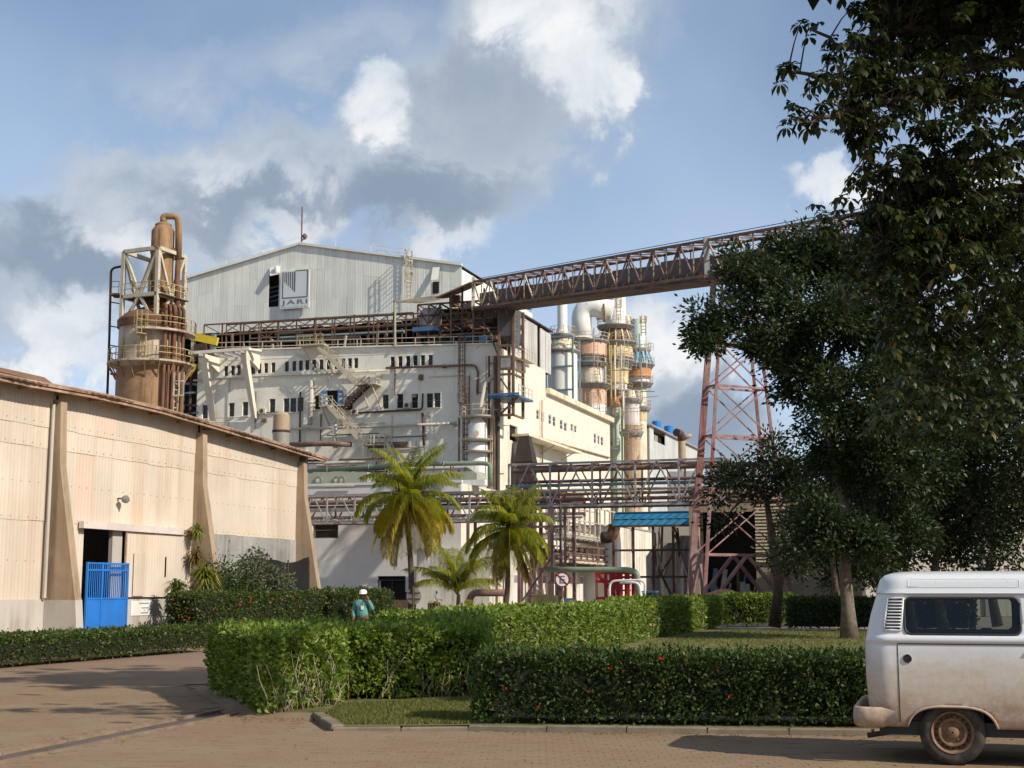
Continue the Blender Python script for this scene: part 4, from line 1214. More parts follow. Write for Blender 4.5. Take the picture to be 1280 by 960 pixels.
railing('landing_rail', st, [(f1b.x, -1.55, f1b.z), (l1.x, -1.55, f1b.z), (l1.x, -0.1, f1b.z)], M_steel_cream, 1.05, 1.0, 0.06)
for dx in (-.6, -2.0):
    bar('bracket', st, (l1.x + dx, -1.5, f1b.z - .1), (l1.x + dx + .5, -0.02, f1b.z - 2.4), 0.12, M_steel_cream, GM)
f2b = zp(668, 802, -1.2)
stair('stair_flight', st, (f1b.x + 1.2, -1.5, f1b.z - .1), (f2b.x, -1.5, f2b.z), 0.9, M_steel_dark)
dl = zp(575, 792, -1.5)
box('landing', st, (dl.x, -1.7, dl.z - .1), (f2b.x + .3, -0.02, dl.z), M_steel_cream, GM)
railing('landing_rail', st, [(dl.x, -.1, dl.z), (dl.x, -1.65, dl.z), (dl.x + 1.6, -1.65, dl.z)], M_steel_cream, 1.05, 0.9, 0.06)
for dx in (0.3, 2.4): bar('bracket', st, (dl.x + dx, -1.6, dl.z - .1), (dl.x + dx + .2, -0.02, dl.z - 2.0), 0.12, M_steel_cream, GM)
f3a, f3b = zp(606, 790, -2.6), zp(748, 946, -2.6)
stair('stair_flight', st, f3a, f3b, 1.0, M_steel_cream)
box('landing', st, (f3a.x - .9, -2.7, f3a.z - .1), (f3a.x + .2, -1.72, f3a.z), M_steel_cream, GM)
box('landing', st, (f3b.x - .2, -2.7, f3b.z - .1), (f3b.x + 2.8, -1.2, f3b.z), M_steel_cream, GM)
for dx in (0, 1.3, 2.6):
    for y in (-2.65, -1.25): bar('post', st, (f3b.x + dx, y, AZ), (f3b.x + dx, y, f3b.z + (1.1 if dx else 0)), 0.12, M_rail, GM)
stair('stair_flight', st, (f3b.x + 2.9, -2.7, f3b.z), (f3b.x + 5.6, -2.7, AZ + .3), 1.0, M_rail)
railing('landing_rail', st, [(f3b.x, -2.65, f3b.z), (f3b.x + 2.8, -2.65, f3b.z)], M_rail, 1.05, 1.0, 0.06)
# hoist beam and platform at the head of the stair
hp = zp(560, 548, -1.2)
box('head_platform', st, (hp.x - 2.2, -1.6, hp.z - .05), (hp.x + 1.0, 0, hp.z + .1), M_steel_cream, GM)
railing('head_rail', st, [(hp.x - 2.2, -1.55, hp.z + .1), (hp.x + 1.0, -1.55, hp.z + .1)], M_rail_y, 1.1, 0.8, 0.06)
for dx in (-1.6, .4): bar('bracket', st, (hp.x + dx, -1.5, hp.z), (hp.x + dx + 1.2, -0.02, hp.z - 3.0), 0.12, M_steel_cream, GM)

def pipe(name, label, pts, r, mat, rad=1.0, cat='pipe', flanges=0, group=None, fmat=None, n=10, every=None):
    P = bend(pts, rad)
    lo = min(P, key=lambda p: p.z)
    t = thing(name, label, cat, lo, GM, group)
    tube('run', t, P, r, mat, GM, n)
    L_ = 0
    acc = every or 4.0
    for a, b in zip(P, P[1:]):
        d = (b - a).length
        if d > acc * .8 and flanges:
            for k in range(int(d / acc)):
                c = a.lerp(b, (k + .5) / max(1, int(d / acc))); u = (b - a).normalized()
                rod('flange', t, c - u * .06, c + u * .06, r * 1.25, fmat or mat, GM, n)
    return t
def fz(pts, gy): return [Vector(zp(x, y, gy)) for x, y in pts]
pipe('thin_pipe', 'thin cream pipe running under the top row of mill windows', fz([(70, 690), (400, 670), (840, 650)], -0.35), 0.12, M_pipe_white, flanges=1)
pipe('thin_pipe', 'rusty elbowed pipe near the top right of the mill facade', fz([(840, 640), (1195, 628), (1208, 650), (1205, 740)], -0.35), 0.13, M_pipe_rust, .6, flanges=1)
pipe('thin_pipe', 'black elbowed pipe below the second row of mill windows', fz([(720, 820), (985, 806), (987, 742)], -0.3), 0.11, M_frame, .4)
pipe('brown_pipe', 'long brown pipe across the lower half of the mill facade', fz([(450, 884), (780, 876), (1125, 860)], -0.5), 0.14, M_pipe_white, flanges=1)
pipe('brown_pipe', 'thick brown pipe lying above the annex roof left of the stair', fz([(455, 948), (600, 942), (700, 946)], -2.2), 0.3, M_pipe_rust, flanges=1)
pipe('brown_pipe', 'short thick brown pipe above the annex roof right of the stair', fz([(770, 950), (930, 946)], -1.6), 0.34, M_pipe_rust, flanges=1)
pipe('downpipe', 'cream vertical pipe left of the blue shutters with capped top', fz([(545, 690), (535, 868)], -0.6), 0.28, M_pipe_white, flanges=1, every=1.5)
pipe('downpipe', 'cream vertical pipe below the door landing of the stair', fz([(632, 858), (638, 960)], -2.0), 0.28, M_pipe_white, flanges=1, every=1.5)
pipe('downpipe', 'dark thin downpipe left of the stair on the mill facade', fz([(497, 735), (495, 950)], -0.25), 0.1, M_frame)
pipe('downpipe', 'dark stained downpipe right of the stair low on the mill facade', fz([(986, 820), (992, 950)], -0.3), 0.14, M_steel_dark)
# little wall fittings
for i, (x, y, lab) in enumerate(((345, 812, 'leftmost'), (925, 790, 'between the second row windows right of the stair'), (715, 815, 'below the stair landing'))):
    p = zp(x, y, -.3)
    t = thing('air_conditioner', ['small air conditioner box beside the slanting concrete legs', 'small air conditioner box between second row windows right of the stair', 'small grey box below the upper stair landing'][i], 'air conditioner', (p.x, -.3, p.z), GM)
    box('casing', t, (p.x - .42, -.5, p.z - .3), (p.x + .42, -0.02, p.z + .3), M_pipe_white, GM)
    lathe('fan_grille', t, [(.24, 0), (.24, .03), (.05, .05)], (0, 0, 0), M_frame, GM @ Matrix.Translation((p.x, -.5, p.z)) @ Matrix.Rotation(pi / 2, 4, 'X'), 12)

# concrete frame with slanting legs at the left of the facade
Z5b = lambda x, y: (220 + x / 6.0, 400 + y / 6.0)
cf = thing('concrete_frame', 'pale concrete canopy frame with two slanting legs on the left of the mill', 'canopy', (onY(*Z5b(290, 760), -.6).x, -.6, onY(*Z5b(290, 760), -.6).z), GM)
def leg2(x0, y0, x1, y1):
    a, b = onY(*Z5b(x0, y0), -3.2), onY(*Z5b(x1, y1), -.4)
    v = []
    for p, w, d in ((a, .42, .45), (a.lerp(b, .12), .30, .4), (b, .24, .3)):
        v += [(p.x - w, p.y - d, p.z), (p.x + w, p.y - d, p.z), (p.x + w, p.y + d, p.z), (p.x - w, p.y + d, p.z)]
    f = [(0, 1, 5, 4), (1, 2, 6, 5), (2, 3, 7, 6), (3, 0, 4, 7), (4, 5, 9, 8), (5, 6, 10, 9), (6, 7, 11, 10), (7, 4, 8, 11), (3, 2, 1, 0), (8, 9, 10, 11)]
    mesh('slanting_leg', cf, v, f, M_wall_side, GM)
    c = onY(*Z5b(x0, y0 - 30), -3.2)
    v2 = [(c.x - .25, -3.8, c.z), (c.x + .25, -3.8, c.z), (c.x + .25, -0.02, c.z), (c.x - .25, -.02, c.z), (c.x - .25, -3.8, c.z - .3), (c.x + .25, -3.8, c.z - .3), (c.x + .25, -.02, c.z - 1.7), (c.x - .25, -.02, c.z - 1.7)]
    mesh('haunch', cf, [(x, y, z) for x, y, z in v2[4:] + v2[:4]], BOXF, M_wall_side, GM)
    return c
c1 = leg2(205, 285, 278, 755); c2 = leg2(515, 262, 590, 738)
bar('edge_beam', cf, (c1.x - 1.6, -3.6, c1.z + .12), (c2.x + .9, -3.6, c2.z + .14), 0.4, M_wall_side, GM, 0.34)
bar('pale_lintel', cf, (c2.x, -3.0, c2.z + .3), (c2.x + 1.5, -2.0, c2.z + .1), 0.5, M_wall_side, GM, 0.25)
for i in range(5):
    t_ = i / 4
    x = c1.x + (c2.x - c1.x) * t_
    bar('cross_rib', cf, (x, -3.3, c1.z + (c2.z - c1.z) * t_ - .05), (x, -0.02, c1.z + (c2.z - c1.z) * t_ - .05), 0.2, M_concrete_grey, GM)

# ------------------------------------------------------------------ clutter of steel and pipes on the deck under the gable
deck = thing('deck_pipework', 'tangle of rusty beams and pipes on the deck under the grey gable', 'pipework', (-24, 6, 27.5), GM)
random.seed(3)
for k, (gy, zt) in enumerate(((3.0, 33.2), (6.5, 33.8), (10.5, 34.0))):
    a, b = -38 + k, -11.0
    n = 11
    for i in range(n + 1):
        x = a + (b - a) * i / n
        bar('post', deck, (x, gy, 27.5), (x, gy, zt - 0.02 * i), 0.13, M_steel_dark if i % 3 else M_steel_brown, GM)
    for z in (zt, zt - 1.3, 29.6): bar('beam', deck, (a, gy, z), (b, gy, z - .2), 0.16, (M_steel_brown, M_steel_dark, M_pipe_rust)[k], GM)
    for i in range(n):
        x0, x1 = a + (b - a) * i / n, a + (b - a) * (i + 1) / n
        bar('brace', deck, (x0, gy, zt - 1.3 if i % 2 else zt), (x1, gy, zt if i % 2 else zt - 1.3), 0.1, M_steel_brown, GM)
for k in range(9):
    gy = random.uniform(1.5, 12); z = random.uniform(28.2, 33); x0 = random.uniform(-38, -22); x1 = x0 + random.uniform(8, 18)
    rod('pipe_run', deck, (x0, gy, z), (min(x1, -10), gy, z - .1), random.uniform(.1, .28), random.choice([M_pipe_rust, M_steel_dark, M_pipe_white, M_tealsteel]), GM, 8)
for k in range(26):
    x, gy = random.uniform(-38, -10), random.uniform(2, 11)
    z = random.uniform(27.5, 31)
    bar('stub', deck, (x, gy, 27.5), (x + random.uniform(-.6, .6), gy, z + 1.2), random.uniform(.08, .25), random.choice([M_steel_dark, M_rail, M_steel_brown, M_pipe_rust]), GM)
for k in range(10):
    x, gy = random.uniform(-36, -12), random.uniform(2, 9)
    lathe('vessel', deck, [(.1, 0), (.5, .1), (.55, 1.0), (.3, 1.5), (.1, 1.6)], (x, gy, 27.5), random.choice([M_steel_dark, M_pipe_rust, M_steel_brown]), GM, 10)
# yellow monorail crane by the silo
cr = thing('monorail_crane', 'yellow monorail hoist beam between the brown silo and the mill', 'crane', (onY(245, 440, 1).x, 1, 27), GM)
ya, yb = onY(239, 420, -1.5), onY(272, 427, -1.5)
bar('jib', cr, (ya.x, -1.5, ya.z), (yb.x, -1.5, yb.z), 0.35, M_yellow, GM, 0.9)
for x, y0 in ((241, 452), (267, 442)):
    a, b = onY(x, y0, -1.4), onY(x, 420, -1.4); bar('post', cr, a, (a.x, a.y, b.z + .2), 0.4, M_steel_cream if x < 250 else M_tealsteel, GM)
p = onY(253, 440, -1.2); box('hoist', cr, (p.x - .8, -1.8, p.z - .6), (p.x + .8, -.4, p.z + .9), M_steel_dark, GM)
bar('strut', cr, onY(245, 455, -1.3), onY(236, 470, -1.3), 0.35, M_yellow, GM)
# dark service shaft between silo and facade
sv = thing('service_shaft', 'dark open service shaft of steel and pipes between silo and mill', 'shaft', (LEFT - 1.2, .5, 0), GM)
box('shaft_wall', sv, (LEFT - 2.6, 0.6, 0), (LEFT - .02, 0.8, 26), M_dark, GM)
for k in range(14):
    z = 12 + k * 1.25
    bar('beam', sv, (LEFT - 2.5, random.uniform(-.8, .3), z), (LEFT + random.uniform(-.1, .3), random.uniform(-.8, .3), z + random.uniform(-.3, .3)), random.uniform(.1, .3), random.choice([M_steel_dark, M_steel_brown, M_rail, M_tealsteel, M_steel_dark]), GM)
for x in (LEFT - 2.4, LEFT - 1.6, LEFT - .7): bar('column', sv, (x, -.3, 0), (x, -.3, 27), 0.22, M_steel_dark, GM)
ladder('ladder', sv, (LEFT - 2.0, -1.0, 14), 8.5, M_rail, 0.6, cage=.7, t=.09)
# service frames at the right-hand corner of the facade
cn = thing('corner_vessel', 'white two-stage cylinder with railed platforms on the mill corner', 'vessel', (onY(596, 600, -2).x, -2, AZ), GM)
vb = onY(597, 603, -2.2); vx = vb.x
zz = lambda py: onY(597, py, -2.2).z
r_ = 1.05
lathe('drum', cn, [(r_, zz(603)), (r_, zz(556)), (r_ * .8, zz(553))], (vx, -2.2, 0), M_white, GM, 18)
lathe('drum', cn, [(r_ * .95, zz(552)), (r_ * .95, zz(530)), (r_ * .45, zz(524)), (r_ * .4, zz(519))], (vx, -2.2, 0), M_white, GM, 18)
for py in (522, 551, 566):
    lathe('platform', cn, [(r_ * 1.7, zz(py)), (r_ * 1.75, zz(py) + .15), (r_ * .9, zz(py) + .16)], (vx, -2.2, 0), M_steel_cream, GM, 12)
ring = [(vx + 1.7 * cos(a), -2.2 + 1.7 * sin(a), zz(522) + .15) for a in np.linspace(pi * .9, 2.1 * pi, 9)]
railing('platform_rail', cn, ring, M_rail, 1.1, 2, 0.06)
for dx in (-1.9, 2.0): bar('leg', cn, (vx + dx, -2.8, AZ), (vx + dx, -2.8, zz(522)), 0.16, M_steel_brown, GM)
tube('top_pipe', cn, bend([(vx + .2, -2.2, zz(519)), (vx + .2, -2.0, zz(510)), (vx + .5, -1.4, zz(478)), (vx + 1.4, -.9, zz(468))], .6), 0.22, M_pipe_white, GM)
lathe('manhole', cn, [(.32, 0), (.32, .1), (.1, .12)], (0, 0, 0), M_creamband, GM @ Matrix.Translation((vx + .25, -2.2 - r_, zz(543))) @ Matrix.Rotation(pi / 2, 4, 'X'), 10)
for i, (px0, y0, y1) in enumerate(((577.5, 520, 420), (583, 600, 470))):
    b = onY(px0, y0, -.6); t_ = onY(px0, y1, -.6)
    ladder('ladder', cn, (b.x, -.6, b.z), t_.z - b.z, M_steel_brown, 0.5, cage=.7, t=.07)
for px0, w, m_ in ((611, .14, M_steel_brown), (615.5, .18, M_pipe_white), (619, .2, M_steel_brown), (607, .1, M_rail), (622.5, .22, M_frame)):
    b = onY(px0, 600, -.9); rod('riser', cn, (b.x, -.9, AZ - 2), (b.x, -.9, onY(px0, 445, -.9).z), w, m_, GM, 8)
for k in range(9):
    z = AZ + 2 + k * 1.7; x = vx + random.uniform(-1, 2)
    bar('brace', cn, (x, -1.2, z), (x + random.uniform(.8, 2), -.9, z + random.uniform(-.3, .9)), .1, random.choice([M_steel_brown, M_rail]), GM)
box('small_casing', cn, (vx - 2.9, -.9, zz(500)), (vx - 2.2, -.1, zz(488)), M_steel_grey, GM)

# ------------------------------------------------------------------ hopper frame below the conveyor head
hf = thing('hopper_frame', 'brown steel frame with grey hopper and blue platform at the mill corner', 'steel frame', (1.2, -1.5, 0), GM)
fx0, fx1 = onY(624, 450, -1.8).x, onY(641.5, 450, -1.8).x
for x in (fx0, fx1):
    for y in (-1.8, 1.6):
        bar('column', hf, (x, y, onY(630, 519, -1.8).z), (x, y, onY(630, 384, -1.8).z), 0.28, M_steel_brown, GM)
for py in (519, 497, 468, 461, 446, 432):
    z = onY(630, py, -1.8).z
    bar('beam', hf, (fx0, -1.8, z), (fx1, -1.8, z), 0.24, M_steel_brown, GM); bar('beam', hf, (fx1, -1.8, z), (fx1, 1.6, z), 0.2, M_steel_brown, GM)
zA, zB, zC = onY(630, 384, -1.8).z, onY(630, 420, -1.8).z, onY(630, 430, -1.8).z
v = [(fx0 + .1, -1.9, zA), (fx1 - .2, -1.9, zA), (fx1 - .2, 1.4, zA), (fx0 + .1, 1.4, zA), (fx0 + .1, -1.9, zB), (fx1 - .2, -1.9, zB), (fx1 - .2, 1.4, zB), (fx0 + .1, 1.4, zB),
     (fx0 + .9, -1.2, zC), (fx1 - .3, -1.2, zC), (fx1 - .3, .8, zC), (fx0 + .9, .8, zC)]
mesh('hopper', hf, v, [(0, 1, 2, 3), (0, 4, 5, 1), (1, 5, 6, 2), (2, 6, 7, 3), (3, 7, 4, 0), (4, 8, 9, 5), (5, 9, 10, 6), (6, 10, 11, 7), (7, 11, 8, 4), (11, 10, 9, 8)], M_brownhopper, GM)
zz2 = lambda py: onY(632, py, -1.8).z
box('motor_box', hf, (fx0 + .2, -1.9, zz2(460)), (fx1 - .2, -.2, zz2(447)), M_concrete_grey, GM)
box('blue_platform', hf, (fx0 - .6, -3.4, zz2(499)), (fx1 + 1.2, 1.5, zz2(499) + .2), M_bluestair, GM)
box('platform_edge', hf, (fx0 - .6, -3.5, zz2(499) + .22), (fx1 + 1.2, -3.38, zz2(494)), M_bluestair, GM)
railing('platform_rail', hf, [(fx1 + 1.1, -3.3, zz2(499) + .2), (fx1 + 1.1, 1.4, zz2(499) + .2)], M_rail, 1.1, 1.2, .06)
for a, b in (((fx0, -1.8, zz2(519)), (fx1 + 1.0, -3.2, zz2(499))), ((fx0, -1.8, zz2(470)), (fx1, -1.8, zz2(497))), ((fx0, -1.8, zz2(446)), (fx0 - 1, -1.0, zz2(425)))):
    bar('brace', hf, a, b, .16, M_steel_brown, GM)
ladder('blue_ladder', hf, (fx1 + .35, -1.7, zz2(440)), zz2(386) - zz2(440), M_tealsteel, .4, t=.08)

# ------------------------------------------------------------------ conveyor head house above the deck
hh = thing('conveyor_head_house', 'rusty open steel shed of beams and machinery at the conveyor head', 'shed', (-4, 2, 28), GM)
HX0, HX1 = onY(522, 400, 1).x, onY(592, 400, 1).x
xs = [HX0 + (HX1 - HX0) * i / 5 for i in range(6)]
hz = lambda py: onY(570, py, 1).z
for i, x in enumerate(xs):
    for y in (1.0, 4.5, 8.0):
        top = hz(378) if i < 3 else hz(362 - 4 * (i - 3))
        bar('post', hh, (x, y, 28), (x, y, top), .18, random.choice([M_steel_brown, M_steel_dark, M_steel_brown]), GM)
for py in (378, 392, 405, 418):
    for y in (1.0, 4.5, 8.0): bar('beam', hh, (xs[0], y, hz(py)), (xs[-1] + 2, y, hz(py)), .18, random.choice([M_steel_brown, M_steel_dark]), GM)
for x in xs:
    for py in (378, 405): bar('cross_beam', hh, (x, 1, hz(py)), (x, 8, hz(py)), .14, M_steel_brown, GM)
for i in range(5):
    bar('brace', hh, (xs[i], 1, hz(405 if i % 2 else 380)), (xs[i + 1], 1, hz(380 if i % 2 else 405)), .1, M_steel_dark, GM)
# light canopy frame left of the shed
a, b = onY(492, 377, -.5), onY(548, 372, 1)
for k in range(9):
    y = -0.3 + k * .55
    bar('canopy_rib', hh, (a.x + .15 * k, y, a.z + .08 * k), (b.x + .12 * k, y + .2, b.z + .1 * k), .05, M_rail if k % 2 else M_fascia, GM)
bar('canopy_edge', hh, (a.x, -.4, a.z), (a.x + 1.3, 4.4, a.z + .8), .16, M_steel_brown, GM)
bar('canopy_post', hh, (onY(494, 430, -.3).x, -.3, 28.4), (a.x + .1, -.3, a.z), .16, M_steel_cream, GM)
# tilted brown roof panel
p = [onY(545, 371, -.5), onY(588, 352, -.5), onY(604, 353, 5), onY(560, 371, 6)]
mesh('roof_panel', hh, [tuple(q) for q in p] + [(q.x, q.y, q.z - .15) for q in p], [(0, 1, 2, 3), (7, 6, 5, 4), (0, 4, 5, 1), (1, 5, 6, 2), (2, 6, 7, 3), (3, 7, 4, 0)], M_roofsheet, GM)
random.seed(5)
for k in range(22):
    x, y, z = random.uniform(HX0 + 1, 1.0), random.uniform(1.5, 8), random.uniform(28, 33.5)
    s = [random.uniform(.3, 1.3) for _ in range(3)]
    box('machine', hh, (x, y, z), (x + s[0], y + s[1], z + s[2]), random.choice([M_dark, M_steel_dark, M_steel_dark, M_bluestair, M_pipe_rust]), GM)
for k in range(30):
    x, y, z = random.uniform(HX0, 1.0), random.uniform(1, 8), random.uniform(28, 34)
    bar('strut', hh, (x, y, z), (x + random.uniform(-2, 2), y, z + random.uniform(-1.5, 2)), random.uniform(.06, .16), random.choice([M_steel_brown, M_steel_dark, M_steel_dark, M_fascia]), GM)
box('blue_belt', hh, (onY(517, 410, .8).x, .5, hz(412)), (onY(547, 410, .8).x, 2.4, hz(407)), M_bluestair, GM)
p = onY(535, 400, 1.4); lathe('drum', hh, [(.3, 0), (1.2, .2), (1.3, 1.9), (.9, 2.4)], (p.x, 2.2, hz(408)), M_steel_grey, GM, 14)
for k, (x, m_) in enumerate(((563, M_red), (567, M_white), (556, M_bluestair), (572, M_bluestair))):
    q = onY(x, 428, .9); box('crate', hh, (q.x, .8, 28.2), (q.x + .6, 1.4, 28.9), m_, GM)
# tall near-black sheet puts shade behind the frame so that it reads dense
box('shade_backdrop', hh, (-9.5, 8.3, 28), (-1.2, 8.5, 31.5), M_dark, GM)

# pipes and clutter standing on the annex roof
ar = thing('roof_pipework', 'brown pipes and small vessels crowded on the annex roof below the stair', 'pipework', (-8, -6, AZ), GM)
random.seed(41)
for k in range(13):
    gy = random.uniform(-9, -1.5); z = AZ + random.uniform(.5, 3.4); x0 = random.uniform(ax0 + 1, ax1 - 9)
    rod('pipe_run', ar, (x0, gy, z), (x0 + random.uniform(3, 9), gy, z), random.uniform(.09, .24), random.choice([M_pipe_rust, M_pipe_white, M_steel_brown, M_steel_grey]), GM, 8)
for k in range(18):
    x, gy = random.uniform(ax0 + 1, ax1 - 1), random.uniform(-9, -1.5)
    bar('stanchion', ar, (x, gy, AZ + .02), (x, gy, AZ + random.uniform(1, 3.6)), random.uniform(.08, .16), random.choice([M_rail, M_steel_brown, M_steel_dark]), GM)
for k in range(6):
    x, gy = random.uniform(ax0 + 2, ax1 - 2), random.uniform(-8, -2)
    lathe('vessel', ar, [(.5, AZ + .02), (.55, AZ + 1.1), (.4, AZ + 1.5), (.1, AZ + 1.6)], (x, gy, 0), random.choice([M_pipe_rust, M_steel_grey, M_steel_dark]), GM, 10)

# conduits, junction boxes and vents fixed to the facade
fc = thing('facade_conduits', 'thin conduits, boxes and vents scattered over the mill facade', 'conduit', (-18, -.2, 14), GM)
random.seed(61)
for k in range(16):
    x = random.uniform(LEFT + 2, -3); z = random.uniform(14, 25); l_ = random.uniform(2, 7)
    if k % 2: rod('conduit', fc, (x, -.12, z), (x, -.12, min(z + l_, 27)), random.uniform(.04, .08), random.choice([M_frame, M_pipe_white, M_pipe_rust]), GM, 6)
    else: rod('conduit', fc, (x, -.14, z), (min(x + l_, -1), -.14, z), random.uniform(.04, .08), random.choice([M_frame, M_pipe_white, M_pipe_rust]), GM, 6)
for k in range(12):
    x, z = random.uniform(LEFT + 3, -3), random.uniform(13, 26.5)
    box('junction_box', fc, (x, -.3, z), (x + random.uniform(.25, .6), -.01, z + random.uniform(.3, .7)), random.choice([M_steel_grey, M_frame, M_pipe_white, M_steel_brown]), GM)
for h in holes:
    if h[1] - h[0] > .6: box('sill', fc, (h[0] - .1, -.16, h[2] - .12), (h[1] + .1, -.004, h[2] - .02), M_wall_side, GM)
# ------------------------------------------------------------------ inclined conveyor gallery
random.seed(9)
cb0, cb1 = at_depth(598, 385, 150), at_depth(885, 346, 111)
cdir = cb1 - cb0
HGT = 3.05
cn_ = Vector((cdir.y, -cdir.x, 0)).normalized()
if cn_.y < 0: cn_ = -cn_                       # away from the camera
CW = 2.5
def cp(t, w=0.0, z=0.0): return cb0 + cdir * t + cn_ * w + Vector((0, 0, z))
cv = thing('conveyor_gallery', 'long inclined rusty truss conveyor crossing the sky to the mill', 'conveyor', cp(0), None)
T0, T1, NP = -0.03, 1.75, 38
ts = [T0 + (T1 - T0) * i / NP for i in range(NP + 1)]
for w, mats in ((0, (M_steel_brown, M_steel_cream)), (CW, (M_steel_dark, M_steel_brown))):
    for z, s in ((0.1, .26), (HGT, .2)):
        for i in range(0, NP, 6):
            j = min(i + 6, NP)
            bar('chord', cv, cp(ts[i], w, z), cp(ts[j], w, z), s, M_steel_brown if w == 0 else M_steel_dark)
    for i, t in enumerate(ts):
        bar('post', cv, cp(t, w, 0.1), cp(t, w, HGT), .11, mats[0] if i % 3 else M_fascia)
    for i in range(NP):
        a, b = (0.1, HGT) if i % 2 else (HGT, 0.1)
        bar('diagonal', cv, cp(ts[i], w, a), cp(ts[i + 1], w, b), .12, random.choice([M_steel_brown, M_steel_purple, M_steel_cream, M_fascia]) if w == 0 else M_steel_dark)
for i, t in enumerate(ts):
    bar('top_strut', cv, cp(t, 0, HGT), cp(t, CW, HGT), .09, M_steel_brown)
    if i < NP: bar('top_brace', cv, cp(t, 0, HGT), cp(ts[i + 1], CW, HGT), .07, M_steel_dark)
# floor, belt housing, idler rollers
for i in range(0, NP, 2):
    a, b = ts[i], ts[min(i + 2, NP)]
    def slab(name, w0, w1, z0, z1, m_):
        v = [cp(a, w0, z0), cp(b, w0, z0), cp(b, w1, z0), cp(a, w1, z0), cp(a, w0, z1), cp(b, w0, z1), cp(b, w1, z1), cp(a, w1, z1)]
        mesh(name, cv, v, BOXF, m_)
    slab('floor_plate', -0.12, CW + .12, -.28, .02, M_steel_dark)
    e = random.uniform(-.1, .15)
    slab('belt_cover', .75, .83, .5, 1.9 + e, M_brownhopper if random.random() < .7 else M_steel_dark)
    slab('belt_cover', CW - .35, CW - .28, .4, 2.1 + e, M_steel_dark)
for i in range(NP):
    for k in (.3, .75):
        t = ts[i] + (ts[1] - ts[0]) * k
        if random.random() < .55: bar('idler', cv, cp(t, .25, .22), cp(t, .45, .55), .16, M_roller)
bar('roof_cable', cv, cp(T0, .1, HGT + .25), cp(T1, .1, HGT + .35), .05, M_steel_dark)
bar('end_post', cv, cp(T0, -.02, -.2), cp(T0, -.02, HGT + .5), .35, M_steel_cream)
bar('end_post', cv, cp(1.0, -.1, -.1), cp(1.0, -.1, HGT + .25), .42, M_steel_grey)
for k in range(10):
    t = T0 + .02 * k
    bar('hanger', cv, cp(t, .1, 0), cp(t + .006, .1, -1.2 - .3 * (k % 3)), .1, M_steel_dark)
# sloping chute under the gallery at the mill end
v = [cp(.02, .2, -.3), cp(.12, .2, -.3), cp(.12, CW, -.3), cp(.02, CW, -.3)]

# red and white support tower of the gallery
tw_c = cp(1.04, CW / 2, 0)
top_z = tw_c.z - 0.35
twr = thing('conveyor_tower', 'tall faded red and white lattice tower carrying the conveyor', 'tower', (tw_c.x, tw_c.y, 0), None)
al = Vector((cdir.x, cdir.y, 0)).normalized()
def tleg(s, q, f):      # s across, q along, f = 0 at the ground .. 1 at the top
    wa, wb = 4.2 * (1 - f) + 1.5 * f, 1.0 * (1 - f) + .6 * f
    return Vector((tw_c.x, tw_c.y, 0)) + cn_ * s * wa + al * q * wb + Vector((0, 0, top_z * f))
LV = [0, .17, .36, .52, .67, .8, .9, 1.0]
for s in (-1, 1):
    for q in (-1, 1):
        for i, (a, b) in enumerate(zip(LV, LV[1:])):
            bar('leg', twr, tleg(s, q, a), tleg(s, q, b), (.52 if s < 0 and q < 0 else .27) - .012 * i, M_steel_redwhite)
for i, f in enumerate(LV[1:]):
    for (s0_, q0_), (s1_, q1_) in (((-1, -1), (1, -1)), ((1, -1), (1, 1)), ((1, 1), (-1, 1)), ((-1, 1), (-1, -1))):
        bar('horizontal', twr, tleg(s0_, q0_, f), tleg(s1_, q1_, f), .16, M_steel_redwhite)
        a, b = LV[i], f
        if i == 0:
            mid = (tleg(s0_, q0_, f) + tleg(s1_, q1_, f)) / 2
            bar('brace', twr, tleg(s0_, q0_, a), mid, .22, M_steel_redwhite); bar('brace', twr, tleg(s1_, q1_, a), mid, .22, M_steel_redwhite)
        elif q0_ == q1_:
            bar('brace', twr, tleg(s0_, q0_, a), tleg(s1_, q1_, b), .09, M_steel_redwhite); bar('brace', twr, tleg(s1_, q1_, a), tleg(s0_, q0_, b), .09, M_steel_redwhite)
for s in (-1, 1):
    for q in (-1, 1):
        p = tleg(s, q, 0); box('footing', twr, (p.x - .7, p.y - .7, -.1), (p.x + .7, p.y + .7, .6), M_concrete)

# ------------------------------------------------------------------ brown silo with its lattice head
SY = 128.0
sc_ = at_depth(187.5, 480, SY)
sx, sy = sc_.x, sc_.y
sz = lambda py: at_depth(187.5, py, SY).z
R1 = 42.0 / FPX * SY
SM = Matrix.Translation((sx, sy, 0)) @ Matrix.Rotation(radians(-24), 4, 'Z')
silo = thing('silo', 'tall brown rust-streaked steel silo with railed platforms behind the warehouse', 'silo', (sx, sy, 0), None)
lathe('lower_shell', silo, [(R1, 0), (R1, sz(462))], (0, 0, 0), M_silo, SM, 36)
lathe('upper_shell', silo, [(R1 * .97, sz(462)), (R1 * .97, sz(411))], (0, 0, 0), M_silo_pale, SM, 36)
lathe('head_band', silo, [(R1 * 1.02, sz(412)), (R1 * 1.03, sz(403)), (R1 * .96, sz(400)), (R1 * .8, sz(394)), (R1 * .35, sz(386))], (0, 0, 0), M_silo_dark, SM, 36)
lathe('platform', silo, [(R1 * .98, sz(462) - .1), (R1 * 1.28, sz(458)), (R1 * 1.28, sz(458) + .18), (R1 * .98, sz(458) + .2)], (0, 0, 0), M_silo_pale, SM, 36)
for z in (4.0, 8.0, 12.0, 16.0): lathe('stiffener', silo, [(R1, z), (R1 + .06, z), (R1 + .06, z + .12), (R1, z + .12)], (0, 0, 0), M_silo, SM, 36)
